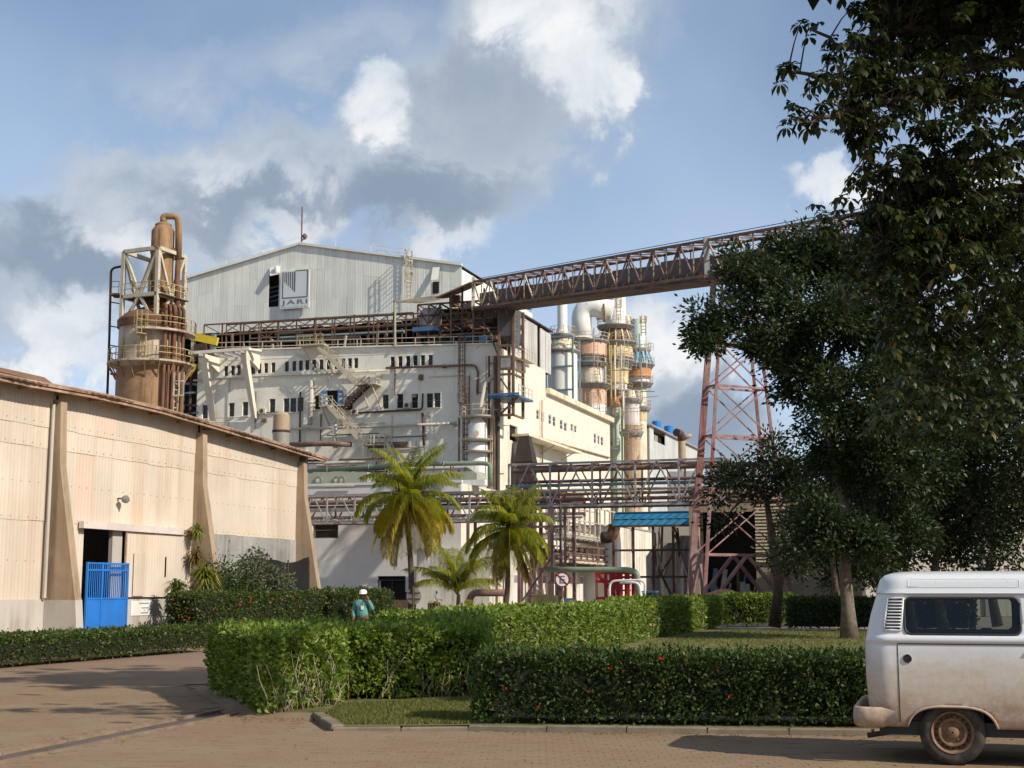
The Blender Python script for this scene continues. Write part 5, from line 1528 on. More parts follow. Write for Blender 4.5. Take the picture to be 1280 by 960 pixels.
for k in range(18):
    a = 2 * pi * k / 18
    bar('platform_bracket', silo, (R1 * cos(a), R1 * sin(a), sz(462) - 1.1), (R1 * 1.25 * cos(a), R1 * 1.25 * sin(a), sz(459)), .1, M_silo, SM)
ring = [(R1 * 1.25 * cos(a), R1 * 1.25 * sin(a), sz(458) + .2) for a in np.linspace(0, 2 * pi, 25)]
railing('platform_rail', silo, ring, M_rail_y, 1.15, 3, .06, SM)
# half platform higher up, on the right-hand side
pr = [(R1 * cos(a), R1 * sin(a)) for a in np.linspace(-1.3, .9, 10)]; po = [(R1 * 1.3 * cos(a), R1 * 1.3 * sin(a)) for a in np.linspace(-1.3, .9, 10)]
zq = sz(420)
v = [(x, y, zq) for x, y in pr + po] + [(x, y, zq + .18) for x, y in pr + po]
f = [(i, i + 1, 11 + i, 10 + i) for i in range(9)] + [(20 + i, 30 + i, 31 + i, 21 + i) for i in range(9)] + [(10 + i, 11 + i, 31 + i, 30 + i) for i in range(9)]
mesh('half_platform', silo, v, f, M_silo_pale, SM)
railing('half_rail', silo, [(x, y, zq + .18) for x, y in po], M_rail_y, 1.1, 1.4, .06, SM)
ladder('caged_ladder', silo, (R1 * .45, -R1 * .95, sz(455)), sz(398) - sz(455), M_rail_y, .6, SM, cage=.8, t=.08)
ladder('caged_ladder', silo, (R1 * 1.12, -.6, sz(528)), sz(470) - sz(528), M_rail, .6, SM, (0, 1, 0), .7, .08)
for k, (a, r) in enumerate(((-.55, .16), (-.42, .12), (-.28, .2), (-.12, .12), (.05, .16))):
    x, y = (R1 + .35) * cos(a), (R1 + .35) * sin(a)
    rod('riser_pipe', silo, (x, y, 1), (x, y, sz(395 + 4 * k)), r, M_silo_dark, SM, 8)
    tube('pipe_goose', silo, bend([(x, y, sz(395 + 4 * k)), (x, y, sz(388)), (x * .75, y * .75, sz(387)), (x * .7, y * .7, sz(396))], .5), r, M_silo_dark, SM, 8)
# lattice head frame
bx = R1 * .64
F0, F1, F2 = sz(411), sz(374), sz(318)
for s in (-1, 1):
    for q in (-1, 1):
        bar('frame_post', silo, (bx * s, bx * q, F0), (bx * s, bx * q, F2), .34, M_steel_cream, SM)
for z in (F1, F2):
    for a, b in (((-1, -1), (1, -1)), ((1, -1), (1, 1)), ((1, 1), (-1, 1)), ((-1, 1), (-1, -1))):
        bar('frame_beam', silo, (bx * a[0], bx * a[1], z), (bx * b[0], bx * b[1], z), .34, M_steel_cream, SM)
for a, b in (((-1, -1), (1, -1)), ((1, -1), (1, 1)), ((1, 1), (-1, 1)), ((-1, 1), (-1, -1))):
    for za, zb_ in ((F0, F1), (F1, F2)):
        bar('frame_brace', silo, (bx * a[0], bx * a[1], za if za == F0 else zb_), ((bx * (a[0] + b[0]) / 2), bx * (a[1] + b[1]) / 2, zb_ if za == F0 else za), .24, M_steel_cream, SM)
        bar('frame_brace', silo, (bx * b[0], bx * b[1], za if za == F0 else zb_), ((bx * (a[0] + b[0]) / 2), bx * (a[1] + b[1]) / 2, zb_ if za == F0 else za), .24, M_steel_cream, SM)
box('frame_floor', silo, (-bx, -bx, F1 - .1), (bx * 1.3, bx, F1), M_steel_dark, SM)
railing('frame_rail', silo, [(-bx, -bx - .1, F1 + .1), (bx * 1.2, -bx - .1, F1 + .1), (bx * 1.2, bx, F1 + .1)], M_rail_y, 1.1, 1.1, .06, SM)
for k in range(14):
    x, y, z = random.uniform(-bx, bx) * .8, random.uniform(-bx, bx) * .8, random.uniform(F0 - .3, F2 - 2)
    box('fitting', silo, (x, y, z), (x + random.uniform(.2, .8), y + random.uniform(.2, .8), z + random.uniform(.4, 1.6)), random.choice([M_silo_dark, M_steel_dark, M_silo]), SM)
hx = at_depth(203.5, 300, SY).x - sx
HM = Matrix.Translation((sx + hx, sy, 0))
rv = 14.5 / FPX * SY
lathe('head_vessel', silo, [(rv * .9, sz(372)), (rv, sz(350)), (rv, sz(289)), (rv * .7, sz(283)), (rv * .72, sz(281)), (rv * .4, sz(278))], (0, 0, 0), M_silo, HM, 22)
lathe('vessel_collar', silo, [(rv * 1.05, sz(317)), (rv * 1.05, sz(314))], (0, 0, 0), M_silo_dark, HM, 22)
lathe('neck_vessel', silo, [(rv * .55, sz(396)), (rv * .55, sz(372))], (0, 0, 0), M_silo_dark, HM, 14)
px_ = lambda x, y: (at_depth(x, y, SY).x - sx, 0, at_depth(x, y, SY).z)
SM2 = Matrix.Translation((sx, sy - .2, 0))
tube('gooseneck', silo, bend([px_(205, 279), px_(205, 271), px_(223, 271), px_(224, 285), px_(223.5, 325)], 0.9, 8), .32, M_silo, SM2, 12)
tube('gooseneck', silo, bend([px_(223.5, 325), px_(222, 350), px_(222, 395)], 0.6), .26, M_silo_dark, SM2, 10)
lathe('valve', silo, [(.25, 0), (.4, .15), (.4, .5), (.2, .7)], px_(217, 320), M_silo_dark, SM2, 10)
# thin stand pipe along the left flank
tube('stand_pipe', silo, bend([px_(134, 520), px_(137.5, 420), px_(139.5, 336), px_(156, 333)], .5), .12, M_steel_dark, SM2, 8)
for py in (378, 408, 432): bar('pipe_bracket', silo, px_(138, py), px_(150, py + 2), .1, M_steel_dark, SM2)
box('side_platform', silo, (px_(141, 370)[0], -.8, sz(371)), (px_(152, 370)[0], .8, sz(369)), M_steel_dark, SM2)
railing('side_rail', silo, [(px_(143, 370)[0], -.8, sz(369)), (px_(152, 370)[0], -.8, sz(369))], M_steel_dark, 1.1, .8, .05, SM2)
# small vent stack in front of the facade
vs = thing('vent_stack', 'short tan and galvanised vent stack beyond the warehouse roof end', 'stack', wg(at_depth(351, 600, 120)) * 1.0, GM)
vc = at_depth(351, 560, 120); vz = lambda py: at_depth(351, py, 120).z
rr = 10.5 / FPX * 120
lathe('lower_tube', vs, [(rr, 0), (rr, vz(544)), (rr * 1.05, vz(543)), (rr * 1.05, vz(540))], (vc.x, vc.y, 0), M_galv, None, 18)
lathe('cap', vs, [(rr * 1.03, vz(540)), (rr * .98, vz(519)), (rr * .7, vz(516)), (rr * .3, vz(514.5))], (vc.x, vc.y, 0), M_tan, None, 18)
lathe('band', vs, [(rr * 1.1, vz(541)), (rr * 1.1, vz(538))], (vc.x, vc.y, 0), M_steel_dark, None, 18)

# ------------------------------------------------------------------ bleaching towers behind the wing
def tower(name, label, px, gy, bands, rings=(), n=26, rail=M_rail, base_py=600):
    """bands: (py_top, py_bottom, half width px top, half width px bottom, material)."""
    b = onY(px, base_py, gy)
    t = thing(name, label, 'tower', (b.x, gy, 0), GM, 'pastel bleaching towers')
    sc = (gw(b.x, gy).y) / FPX * 1.1
    Z = lambda py: onY(px, py, gy).z
    for (yt, yb, rt, rb, m_) in bands:
        zb2 = Z(yb) if yb < 598 else 0
        lathe('shell_section', t, [(rb * sc, zb2), (rt * sc, Z(yt) - .004)], (b.x, gy, 0), m_, GM, n)
    for (py, r) in rings:
        rad = r * sc
        lathe('ring_platform', t, [(rad * .8, Z(py) - .55), (rad, Z(py)), (rad, Z(py) + .16), (rad * .7, Z(py) + .17)], (b.x, gy, 0), M_steel_grey, GM, n)
        pts = [(b.x + rad * .97 * cos(a), gy + rad * .97 * sin(a), Z(py) + .15) for a in np.linspace(0, 2 * pi, 17)]
        railing('ring_rail', t, pts, rail, 1.15, 3, .055)
        for k in range(10):
            a = 2 * pi * k / 10
            bar('ring_bracket', t, (b.x + rad * .74 * cos(a), gy + rad * .74 * sin(a), Z(py) - 1.0), (b.x + rad * .98 * cos(a), gy + rad * .98 * sin(a), Z(py) - .05), .08, M_steel_grey, GM)
    return t, b.x, sc, Z
t1, x1, s1_, Z1_ = tower('chimney_tower', 'slim white chimney rising from a pale grey drum near the wing roof', 704, 56, [
    (372, 412, 5.8, 5.8, M_white_duct), (412, 440, 6.5, 17, M_creamband), (440, 600, 17, 17, M_white_duct)], [(420, 15), (440, 20)])
for dx, dy in ((-1.9, -2.2), (2.2, -2.2), (-1.9, 1.5), (2.2, 1.5)):
    bar('frame_post', t1, (x1 + dx, 56 + dy, 18), (x1 + dx, 56 + dy, Z1_(424)), .26, M_tealsteel, GM)
for py in (424, 440, 461, 490): bar('frame_beam', t1, (x1 - 1.9, 53.8, Z1_(py)), (x1 + 2.2, 53.8, Z1_(py)), .24, M_tealsteel, GM)
t2, x2, s2_, Z2_ = tower('duct_tower', 'salmon banded tower with a huge white elbow duct on top', 739, 66, [
    (428, 446, 19, 19, M_salmon), (446, 460, 11, 9, M_aqua), (460, 482, 14, 14, M_creamband), (482, 507, 17, 17, M_salmon), (507, 518, 17.5, 17.5, M_white), (518, 600, 15, 15, M_aqua)],
    [(428, 22), (482, 24), (455, 20)])
ex = onY(727, 420, 66).x
tube('elbow_duct', t2, bend([(ex, 66, Z2_(428)), (ex, 66, Z2_(380)), (onY(764, 389, 66).x, 67, Z2_(388))], 4.2, 10), 11.5 * s2_, M_white_duct, GM, 24)
rod('duct_flange', t2, (ex, 66, Z2_(424)), (ex, 66, Z2_(421)), 12.4 * s2_, M_creamband, GM, 24)
rod('duct_flange', t2, (onY(752, 390, 66).x, 66.6, Z2_(389)), (onY(754, 390, 66).x, 66.7, Z2_(388.8)), 12.6 * s2_, M_rustband, GM, 24)
t3, x3, s3_, Z3_ = tower('tall_tower', 'tallest tower with white top drum, ochre bands and mint foot', 772, 74, [
    (360, 406, 11.5, 12, M_white_duct), (406, 430, 14, 19, M_steel_brown), (430, 448, 19, 19, M_ochre), (448, 456, 15, 15, M_white), (456, 480, 13.5, 13.5, M_ochre), (480, 491, 12, 12, M_white),
    (491, 509, 13, 13, M_orange), (509, 600, 11.5, 11.5, M_mint)], [(409, 22), (430, 25), (453, 22), (490, 19)], rail=M_rail_y)
for k in range(14):
    a = 2 * pi * k / 14
    bar('cone_rib', t3, (x3 + 13 * s3_ * cos(a), 74 + 13 * s3_ * sin(a), Z3_(408)), (x3 + 21 * s3_ * cos(a), 74 + 21 * s3_ * sin(a), Z3_(429)), .2, M_creamband, GM)
ladder('ladder', t3, (onY(775, 400, 72).x, 71.2, Z3_(406)), Z3_(368) - Z3_(406), M_rail, .7, cage=.8, t=.12)
for px0, m_ in ((763, M_rail_y), (768, M_creamband), (756, M_rail), (776, M_rail)):
    q = onY(px0, 500, 70); rod('riser', t3, (q.x, 70.5, 8), (q.x, 70.5, Z3_(436)), .16, m_, GM, 8)
t4, x4, s4_, Z4_ = tower('blue_cone_tower', 'tower with aqua drum, sky blue cone frame and rusty orange band', 800, 88, [
    (400, 437, 9.5, 9.5, M_aqua), (437, 456, 9, 12, M_aqua), (457, 473, 14.5, 14.5, M_orange), (473, 482, 12, 12, M_white), (482, 509, 8.5, 8.5, M_creamband), (509, 526, 9, 9, M_ochre), (526, 600, 8.5, 8.5, M_creamband)],
    [(438, 15), (457, 19), (480, 17), (510, 14)])
for k in range(14):
    a = 2 * pi * k / 14
    bar('cone_rib', t4, (x4 + 10.5 * s4_ * cos(a), 88 + 10.5 * s4_ * sin(a), Z4_(438)), (x4 + 17 * s4_ * cos(a), 88 + 17 * s4_ * sin(a), Z4_(457)), .35, M_skyblue, GM)
q = onY(806, 420, 86); ladder('ladder', t4, (q.x, 85, Z4_(424)), Z4_(400) - Z4_(424), M_rail_y, .8, cage=.9, t=.14)
tube('crossover', t4, bend([(x4 - 7, 87, Z4_(396)), (x4 - 1, 87, Z4_(396)), (x4 - 1, 87, Z4_(402))], .6), .3, M_creamband, GM, 8)
rod('round_duct', t4, (onY(781, 410, 82).x, 81, Z4_(413)), (onY(786, 410, 82).x, 81.4, Z4_(413)), 10 * s4_, M_lilac, GM, 20)
rod('round_duct', t4, (onY(778, 410, 82).x, 80.7, Z4_(413)), (onY(781, 410, 82).x, 80.98, Z4_(413)), 11 * s4_, M_rustband, GM, 20)
t5, x5, s5_, Z5_ = tower('lilac_tower', 'short lilac tower with rusty foot between the mint and cream towers', 790, 70, [
    (488, 498, 4, 6, M_creamband), (498, 532, 9.5, 9.5, M_lilac), (532, 541, 10, 10, M_rustband), (541, 600, 9, 9, M_rustband)], [(500, 14), (541, 14)])
# a pale column hidden behind, and piping between the towers
tt = thing('tower_pipework', 'pale railings, ladders and risers threaded between the bleaching towers', 'pipework', (x3, 62, 0), GM)
random.seed(21)
for k in range(22):
    px0 = random.uniform(712, 812); py0 = random.uniform(440, 560); gy = random.uniform(58, 66)
    p = onY(px0, py0, gy); L_ = random.uniform(1.5, 6)
    m_ = random.choice([M_rail, M_rail_y, M_rail, M_steel_grey, M_creamband, M_tealsteel])
    if k % 3: rod('riser', tt, p, (p.x, p.y, p.z + L_), random.uniform(.06, .14), m_, GM, 6)
    else: rod('cross_pipe', tt, p, (p.x + L_ * .6, p.y, p.z + random.uniform(-.3, .3)), random.uniform(.06, .12), m_, GM, 6)
for k in range(9):
    px0 = random.uniform(715, 806); py0 = random.choice([440, 462, 470, 500, 520, 550]); p = onY(px0, py0, 63)
    railing('catwalk', tt, [tuple(p), (p.x + random.uniform(2, 4), p.y, p.z)], random.choice([M_rail, M_rail_y]), 1.1, .9, .06)
for k in range(5):
    p = onY(random.uniform(720, 800), random.uniform(470, 540), 62); ladder('ladder', tt, tuple(p), random.uniform(4, 8), M_rail, .6, t=.08)
# ------------------------------------------------------------------ pipe bridges and racks in the yard
random.seed(31)
def pipe_bridge(name, label, gy, px0, px1, py_top, py_bot, n, depth, mat, mat2, pipes, cols=(), colmat=None, pattern='W'):
    a, b = onY(px0, py_bot, gy), onY(px1, py_bot, gy)
    zt, zb = onY((px0 + px1) / 2, py_top, gy).z, onY((px0 + px1) / 2, py_bot, gy).z
    t = thing(name, label, 'pipe bridge', ((a.x + b.x) / 2, gy, 0), GM)
    xs = [a.x + (b.x - a.x) * i / n for i in range(n + 1)]
    for y in (gy, gy + depth):
        m_ = mat if y == gy else mat2
        for z in (zt, zb): bar('chord', t, (a.x, y, z), (b.x, y, z), .18, m_, GM)
        for i, x in enumerate(xs): bar('post', t, (x, y, zb), (x, y, zt), .15, m_, GM)
        for i in range(n):
            if pattern == 'W':
                m0 = (xs[i] + xs[i + 1]) / 2
                bar('diagonal', t, (xs[i], y, zb), (m0, y, zt), .11, m_, GM); bar('diagonal', t, (m0, y, zt), (xs[i + 1], y, zb), .11, m_, GM)
            else:
                p, q = (zb, zt) if i % 2 else (zt, zb)
                bar('diagonal', t, (xs[i], y, p), (xs[i + 1], y, q), .15, m_, GM)
    for x in xs:
        for z in (zt, zb, zb + (zt - zb) * .5): bar('cross_beam', t, (x, gy, z), (x, gy + depth, z), .14, mat2, GM)
    for (f, w, r, m_, e0, e1) in pipes:
        z = zb + (zt - zb) * f
        rod('pipe_run', t, (a.x + e0, gy + depth * w, z), (b.x + e1, gy + depth * w, z), r, m_, GM, 10)
    for cx, half in cols:
        c = onY(cx, py_bot, gy)
        for y in (gy, gy + depth): bar('column', t, (c.x, y, 0), (c.x, y, zb), half, colmat or mat, GM)
    return t, a, b, zt, zb
PB1 = pipe_bridge('pipe_bridge', 'grey truss pipe bridge in front of the white annex wall', -19.0, 374, 700, 617, 652, 9, 2.0, M_steel_grey, M_steel_brown, [
    (.78, .5, .24, M_pipe_rust, -6, 2), (.5, .3, .2, M_pipe_white, -6, 2), (.2, .7, .22, M_steel_purple, -6, 2), (.1, .3, .16, M_pipe_white, -6, 2), (.62, .8, .16, M_steel_purple, -6, 2), (1.04, .5, .12, M_steel_purple, -6, 2)],
    [(668, .3), (585, .25)], M_steel_purple)
PB2 = pipe_bridge('pipe_bridge', 'large purple-grey truss pipe bridge on columns right of the palms', -30.0, 636, 905, 577, 631, 5, 2.6, M_steel_grey, M_steel_purple, [
    (.88, .5, .22, M_pipe_rust, 0, 6), (.5, .3, .14, M_tealsteel, -.5, 6), (.30, .6, .14, M_pipe_rust, 0, 6), (.15, .2, .15, M_steel_purple, 0, 6), (.62, .8, .14, M_steel_purple, 0, 6), (.05, .7, .14, M_steel_purple, 0, 6), (.4, .85, .12, M_pipe_white, 0, 6)],
    [(690, .22), (706, .2)], M_steel_purple)
t = PB2[0]
zb, zt = PB2[4], PB2[3]
for px0, px1 in ((645, 690), (690, 708)):
    a, b = onY(px0, 700, -30), onY(px1, 700, -30)
    for z in (2.0, 5.5): bar('horizontal', t, (a.x, -29.9, z + 1.5), (b.x, -29.9, z + 1.5), .2, M_steel_purple, GM)
    bar('brace', t, (a.x, -29.8, 0.2), (b.x, -29.8, 4.6), .14, M_steel_purple, GM); bar('brace', t, (b.x, -29.7, 0.2), (a.x, -29.7, 4.6), .14, M_steel_cream, GM)
c = onY(649, 700, -30)
bar('column', t, (c.x, -30, 0), (c.x, -30, zb), .24, M_steel_purple, GM)
c = onY(664, 700, -28); bar('column', t, (c.x, -28, 0), (c.x, -28, zb), .24, M_steel_purple, GM)
for px0 in (692, 697, 703): 
    p = onY(px0, 680, -28.5); bar('lattice_member', t, (p.x, -28.5, 5), (p.x + random.uniform(-.5, .5), -28.5, 9), .1, M_pipe_white, GM)
# green pipes
gq = lambda px, py, gy: Vector(onY(px, py, gy))
pipe('green_pipe', 'long pale green pipe on the annex roof bending down at its right end', [gq(384, 589, -10), gq(500, 581, -10), gq(603, 579, -10), gq(612.5, 580, -10), gq(613, 608, -10)], .23, M_green_pipe, 1.1, flanges=1, n=14)
gt = thing('green_tank', 'long sloped grey-green casing with two round lamps on the annex roof', 'casing', (onY(430, 606, -12).x, -12, AZ), GM)
p = [onY(372, 605, -13), onY(459, 605, -13), onY(459, 590, -13), onY(392, 590, -13)]
v = [(q.x, -13, q.z) for q in p] + [(q.x, -11, q.z) for q in p]
mesh('casing', gt, v, [(0, 1, 2, 3), (7, 6, 5, 4), (0, 4, 5, 1), (1, 5, 6, 2), (2, 6, 7, 3), (3, 7, 4, 0)], M_green_tank, GM)
for x in (398, 421, 427):
    q = onY(x, 600, -13.1)
    lathe('port', gt, [(.42, 0), (.42, .12), (.3, .14), (.28, .05), (.02, .05)], (0, 0, 0), M_green_pipe, GM @ Matrix.Translation((q.x, -13.0, q.z)) @ Matrix.Rotation(pi / 2, 4, 'X'), 14)
    lathe('port_glass', gt, [(.27, .06), (.02, .1)], (0, 0, 0), M_creamband, GM @ Matrix.Translation((q.x, -13.0, q.z)) @ Matrix.Rotation(pi / 2, 4, 'X'), 12)
p, q = onY(401, 607.5, -14.6), onY(440, 607, -14.6); bar('lamp_tube', gt, (p.x, -14.25, p.z), (q.x, -14.25, q.z), .12, M_pipe_white, GM)
tc_ = thing('roof_casing', 'grey-green casing at the right end of the annex roof', 'casing', (onY(560, 600, -9).x, -9, AZ), GM)
p, q = onY(535, 604, -9), onY(596, 589, -9)
box('casing', tc_, (p.x, -9, AZ), (q.x, -6, q.z), M_green_tank, GM)
box('plinth', tc_, (onY(572, 600, -11).x, -11, AZ), (onY(606, 600, -11).x, -9.1, onY(580, 600, -11).z), M_white, GM)
bar('strut', tc_, onY(585, 583, -10.5), onY(606, 598, -10.5), .14, M_white, GM)

# stacked cable trays along the flank of the mill
def tray(name, label, gx, w, y0, y1, z0, z1, n, mat, deckmat):
    t = thing(name, label, 'gallery', (gx, (y0 + y1) / 2, z0), GM)
    ys = [y0 + (y1 - y0) * i / n for i in range(n + 1)]
    box('deck', t, (gx - w, y0, z0 - .25), (gx, y1, z0), deckmat, GM)
    for x in (gx - .05, gx - w + .05):
        for z in (z1, z0 + (z1 - z0) * .5, z0 + .12): bar('rail', t, (x, y0, z), (x, y1, z), .14, mat, GM)
        for y in ys: bar('upright', t, (x, y, z0), (x, y, z1), .16, mat, GM)
    for y in ys: bar('bearer', t, (gx - w - .3, y, z0 - .35), (gx + .25, y, z0 - .3), .18, mat, GM)
    for k in range(4): rod('cable', t, (gx - w * (k + .7) / 5, y0, z0 + .3 + .3 * (k % 2)), (gx - w * (k + .7) / 5, y1, z0 + .3 + .3 * (k % 2)), .14, (M_pipe_white, M_pipe_rust, M_steel_cream, M_steel_dark)[k], GM, 8)
    return t
ux = 9.0
zA0, zA1 = onX(706, 668, ux).z, onX(706, 627, ux).z
yA0, yA1 = onX(703, 640, ux).y, onX(774, 655, ux).y
tray('upper_gallery', 'upper railed pipe gallery running back along the flank of the mill', ux, 2.4, yA0, yA1, zA0, zA1, 11, M_steel_cream, M_concrete_grey)
zB0, zB1 = onX(706, 700, ux).z, onX(706, 668, ux).z - 1.0
tray('lower_gallery', 'lower rusty pipe gallery beneath the upper one beside the mill', ux, 2.4, yA0, yA1 - 2, zB0, zB1, 9, M_steel_brown, M_steel_cream)
# low flank building behind the galleries
fb = thing('flank_building', 'cream low side building with doors behind the pipe galleries', 'building', (5, 10, 0), GM)
FX = 6.2
fy0, fy1 = onX(612, 740, FX).y, onX(766, 740, FX).y
box('wall', fb, (-1.0, fy0, 0), (FX, fy1, 5.6), M_annex_lit, GM)
box('band', fb, (FX - .2, fy0 + .2, 5.62), (FX + .14, fy1, 6.1), M_steel_brown, GM)
for k in range(9):
    y = fy0 + 2 + k * (fy1 - fy0 - 3) / 9
    d = box('door', fb, (FX + .01, y, 0), (FX + .07, y + 1.5, 3.4), (M_creamband, M_white, M_rustband, M_creamband, M_dark)[k % 5], GM)
    box('louvre', d, (FX + .075, y + .2, 2.5), (FX + .095, y + 1.3, 3.2), M_steel_grey, GM)
for k in range(5):
    y = fy0 + 1 + k * 9; bar('support', fb, (FX + 2.7, y, 0), (FX + 2.7, y, 12), .3, M_steel_purple, GM)
# dark service opening between flank and mill
bb = thing('block_house', 'white block with a slit window beside the pipe galleries', 'building', (11, 26, 0), GM)
BX = 10.0
by0, by1 = onX(771, 700, BX).y, onX(815, 700, BX).y
bz = onX(790, 661, BX).z
sl = onX(790, 676, BX)
wall_holes('x', BX, by0, by1, 0, lambda a: bz, [(sl.y - .55, sl.y + .75, sl.z - 1.4, sl.z + 1.5)], .4, M_annex_lit, 'side_wall', bb, 1)
box('window_back', bb, (BX - .5, sl.y - .6, sl.z - 1.5), (BX - .42, sl.y + .8, sl.z + 1.6), M_dark, GM)
box('front_wall', bb, (BX - 6, by0 + .003, 0), (BX - .02, by0 + .3, bz - .003), M_annex, GM)
box('roof', bb, (BX - 6, by0 - .1, bz + .002), (BX + .1, by1, bz + .15), M_concrete_grey, GM)
pipe('black_pipe', 'dark bent vent pipe under the blue canopy', [gq(752, 672, -4), gq(764, 672, -4), gq(768, 660, -4), gq(768, 655, -4)], .6, M_steel_dark, 1.2)
# blue canopy with its frames; skewed lighter panels on darker backing paint truss shadow
bc = thing('blue_canopy', 'long bright blue corrugated canopy above the yard passage', 'canopy', (onY(812, 650, -8).x, -8, 8), GM)
a, b = onY(766, 657, -12), onY(866, 657, -12)
zc0, zc1 = onY(812, 656, -12).z, onY(812, 640, -12).z
n = 9
for i in range(n):
    x0 = a.x + (b.x - a.x) * i / n; x1 = a.x + (b.x - a.x) * (i + 1) / n - .03
    for j in range(2):
        z0 = zc0 + (zc1 - zc0) * j / 2; z1 = zc0 + (zc1 - zc0) * (j + 1) / 2 - .03
        v = [(x0, -12 + .5 * j, z0), (x1 - .25, -12 + .5 * j, z0), (x1 + .25, -12 + .5 * (j + 1), z1 - .1), (x0 + .5, -12 + .5 * (j + 1), z1 - .1)]
        v += [(x, y + .06, z) for x, y, z in v]
        mesh('sunlit_patch', bc, v, [(0, 1, 2, 3), (7, 6, 5, 4), (0, 4, 5, 1), (1, 5, 6, 2), (2, 6, 7, 3), (3, 7, 4, 0)], M_blue_sunlit, GM)
v = [(a.x - .1, -11.9, zc0 - .05), (b.x + .3, -11.9, zc0 - .05), (b.x + .3, -10.9, zc1), (a.x - .1, -10.9, zc1)]
mesh('shadowed_backing', bc, v + [(x, y + .06, z) for x, y, z in v], [(0, 1, 2, 3), (7, 6, 5, 4), (0, 4, 5, 1), (1, 5, 6, 2), (2, 6, 7, 3), (3, 7, 4, 0)], M_blue, GM)
box('roof_plate', bc, (a.x, -11, zc1), (b.x, -6, zc1 + .1), M_blue, GM)
for i in range(5):
    x = a.x + (b.x - a.x) * i / 4
    bar('post', bc, (x, -11.8, 0), (x, -11.8, zc0), .22, M_steel_dark, GM)
for z in (zc0 - .1, 5.5, 3.0): bar('beam', bc, (a.x, -11.9, z), (b.x, -11.9, z), .2, M_steel_dark, GM)
railing('top_rail', bc, [(a.x - 3, -11, zc1 + .4), (b.x + 4, -11, zc1 + .4)], M_steel_brown, 1.1, 1.7, .12)
# grey plant below and behind the canopy
pl = thing('yard_plant', 'grey drums, frames and panels in the shade under the blue canopy', 'plant', (onY(835, 740, -6).x, -6, 0), GM)
for i, (px0, r, m_) in enumerate(((822, 1.1, M_steel_grey), (842, 1.5, M_galv), (858, .9, M_concrete_grey))):
    p = onY(px0, 740, -7); lathe('drum', pl, [(r, 0), (r, 5.0 + i * .7), (r * .6, 5.6 + i * .7)], (p.x, -7, 0), m_, GM, 16)
for k in range(24):
    p = onY(random.uniform(816, 866), random.uniform(665, 735), -9.5)
    bar('frame_bar', pl, (p.x, -9.5, max(.1, p.z - random.uniform(0, 3))), (p.x + random.uniform(-1.5, 1.5), -9.5, p.z + random.uniform(.5, 2)), random.uniform(.08, .2), random.choice([M_steel_dark, M_steel_grey, M_steel_purple, M_pipe_white]), GM)
box('rear_panel', pl, (onY(816, 700, -3).x, -3, 0), (onY(905, 700, -3).x, -2.8, 9), M_backwall, GM)
p = onY(710 + 80, 700, -9)
# red pipe support, green pipe, white pipe bend
rs = thing('red_pipe_support', 'bright red steel pipe support frame behind the hedge', 'frame', (onY(770, 755, -46).x, -46, 0), GM)
A_, B_ = onY(745, 716, -46), onY(785, 716, -46)
for x in (A_.x + 1.2, B_.x - 1.6, B_.x - .5, B_.x):
    bar('post', rs, (x, -46, 0), (x, -46, A_.z), .2, M_red, GM); bar('post', rs, (x, -44.5, 0), (x, -44.5, A_.z), .2, M_red, GM)
for z in (A_.z, A_.z - .6, 1.2):
    bar('beam', rs, (A_.x, -46, z), (B_.x, -46, z), .2, M_red, GM); bar('beam', rs, (A_.x, -44.5, z), (B_.x, -44.5, z), .2, M_red, GM)
bar('brace', rs, (A_.x, -46, A_.z), (A_.x + 1.3, -46, 1.6), .22, M_red, GM); bar('brace', rs, (A_.x + 1.3, -46, .2), (B_.x - .5, -46, A_.z), .16, M_red, GM)
bar('brace', rs, (B_.x - .5, -46, .2), (A_.x + 1.3, -46, A_.z), .16, M_red, GM)
for k in range(6): bar('grate', rs, (A_.x + 1.4, -45.3, .4 + k * .45), (B_.x, -45.3, .4 + k * .45), .12, M_red, GM)
pipe('green_pipe', 'pale green pipe over the red support bending down to the ground', [gq(684, 712, -47), gq(740, 712, -47), gq(786, 712, -47), gq(797, 716, -47), gq(798, 757, -47)], .19, M_green_pipe, .9, flanges=1, n=14, fmat=M_red)
pipe('white_pipe', 'white pipe loop on legs in front of the red support', [gq(762, 757, -50), gq(762, 726, -50), gq(800, 725, -50), gq(806, 728, -50), gq(806, 757, -50)], .075, M_white, .5)
pipe('white_pipe', 'second white pipe bend beside the red support', [gq(775, 728, -49), gq(800, 728, -49), gq(801, 757, -49)], .08, M_white, .5)
bx_ = thing('blue_bin', 'dark blue bin beside the white pipe bends', 'bin', (onY(813, 757, -48).x, -48, 0), GM)
q = onY(813, 757, -48); box('body', bx_, (q.x - .45, -48.4, 0), (q.x + .45, -47.6, 1.6), M_band, GM); box('lid', bx_, (q.x - .5, -48.45, 1.61), (q.x + .5, -47.55, 1.72), M_bluestair, GM)
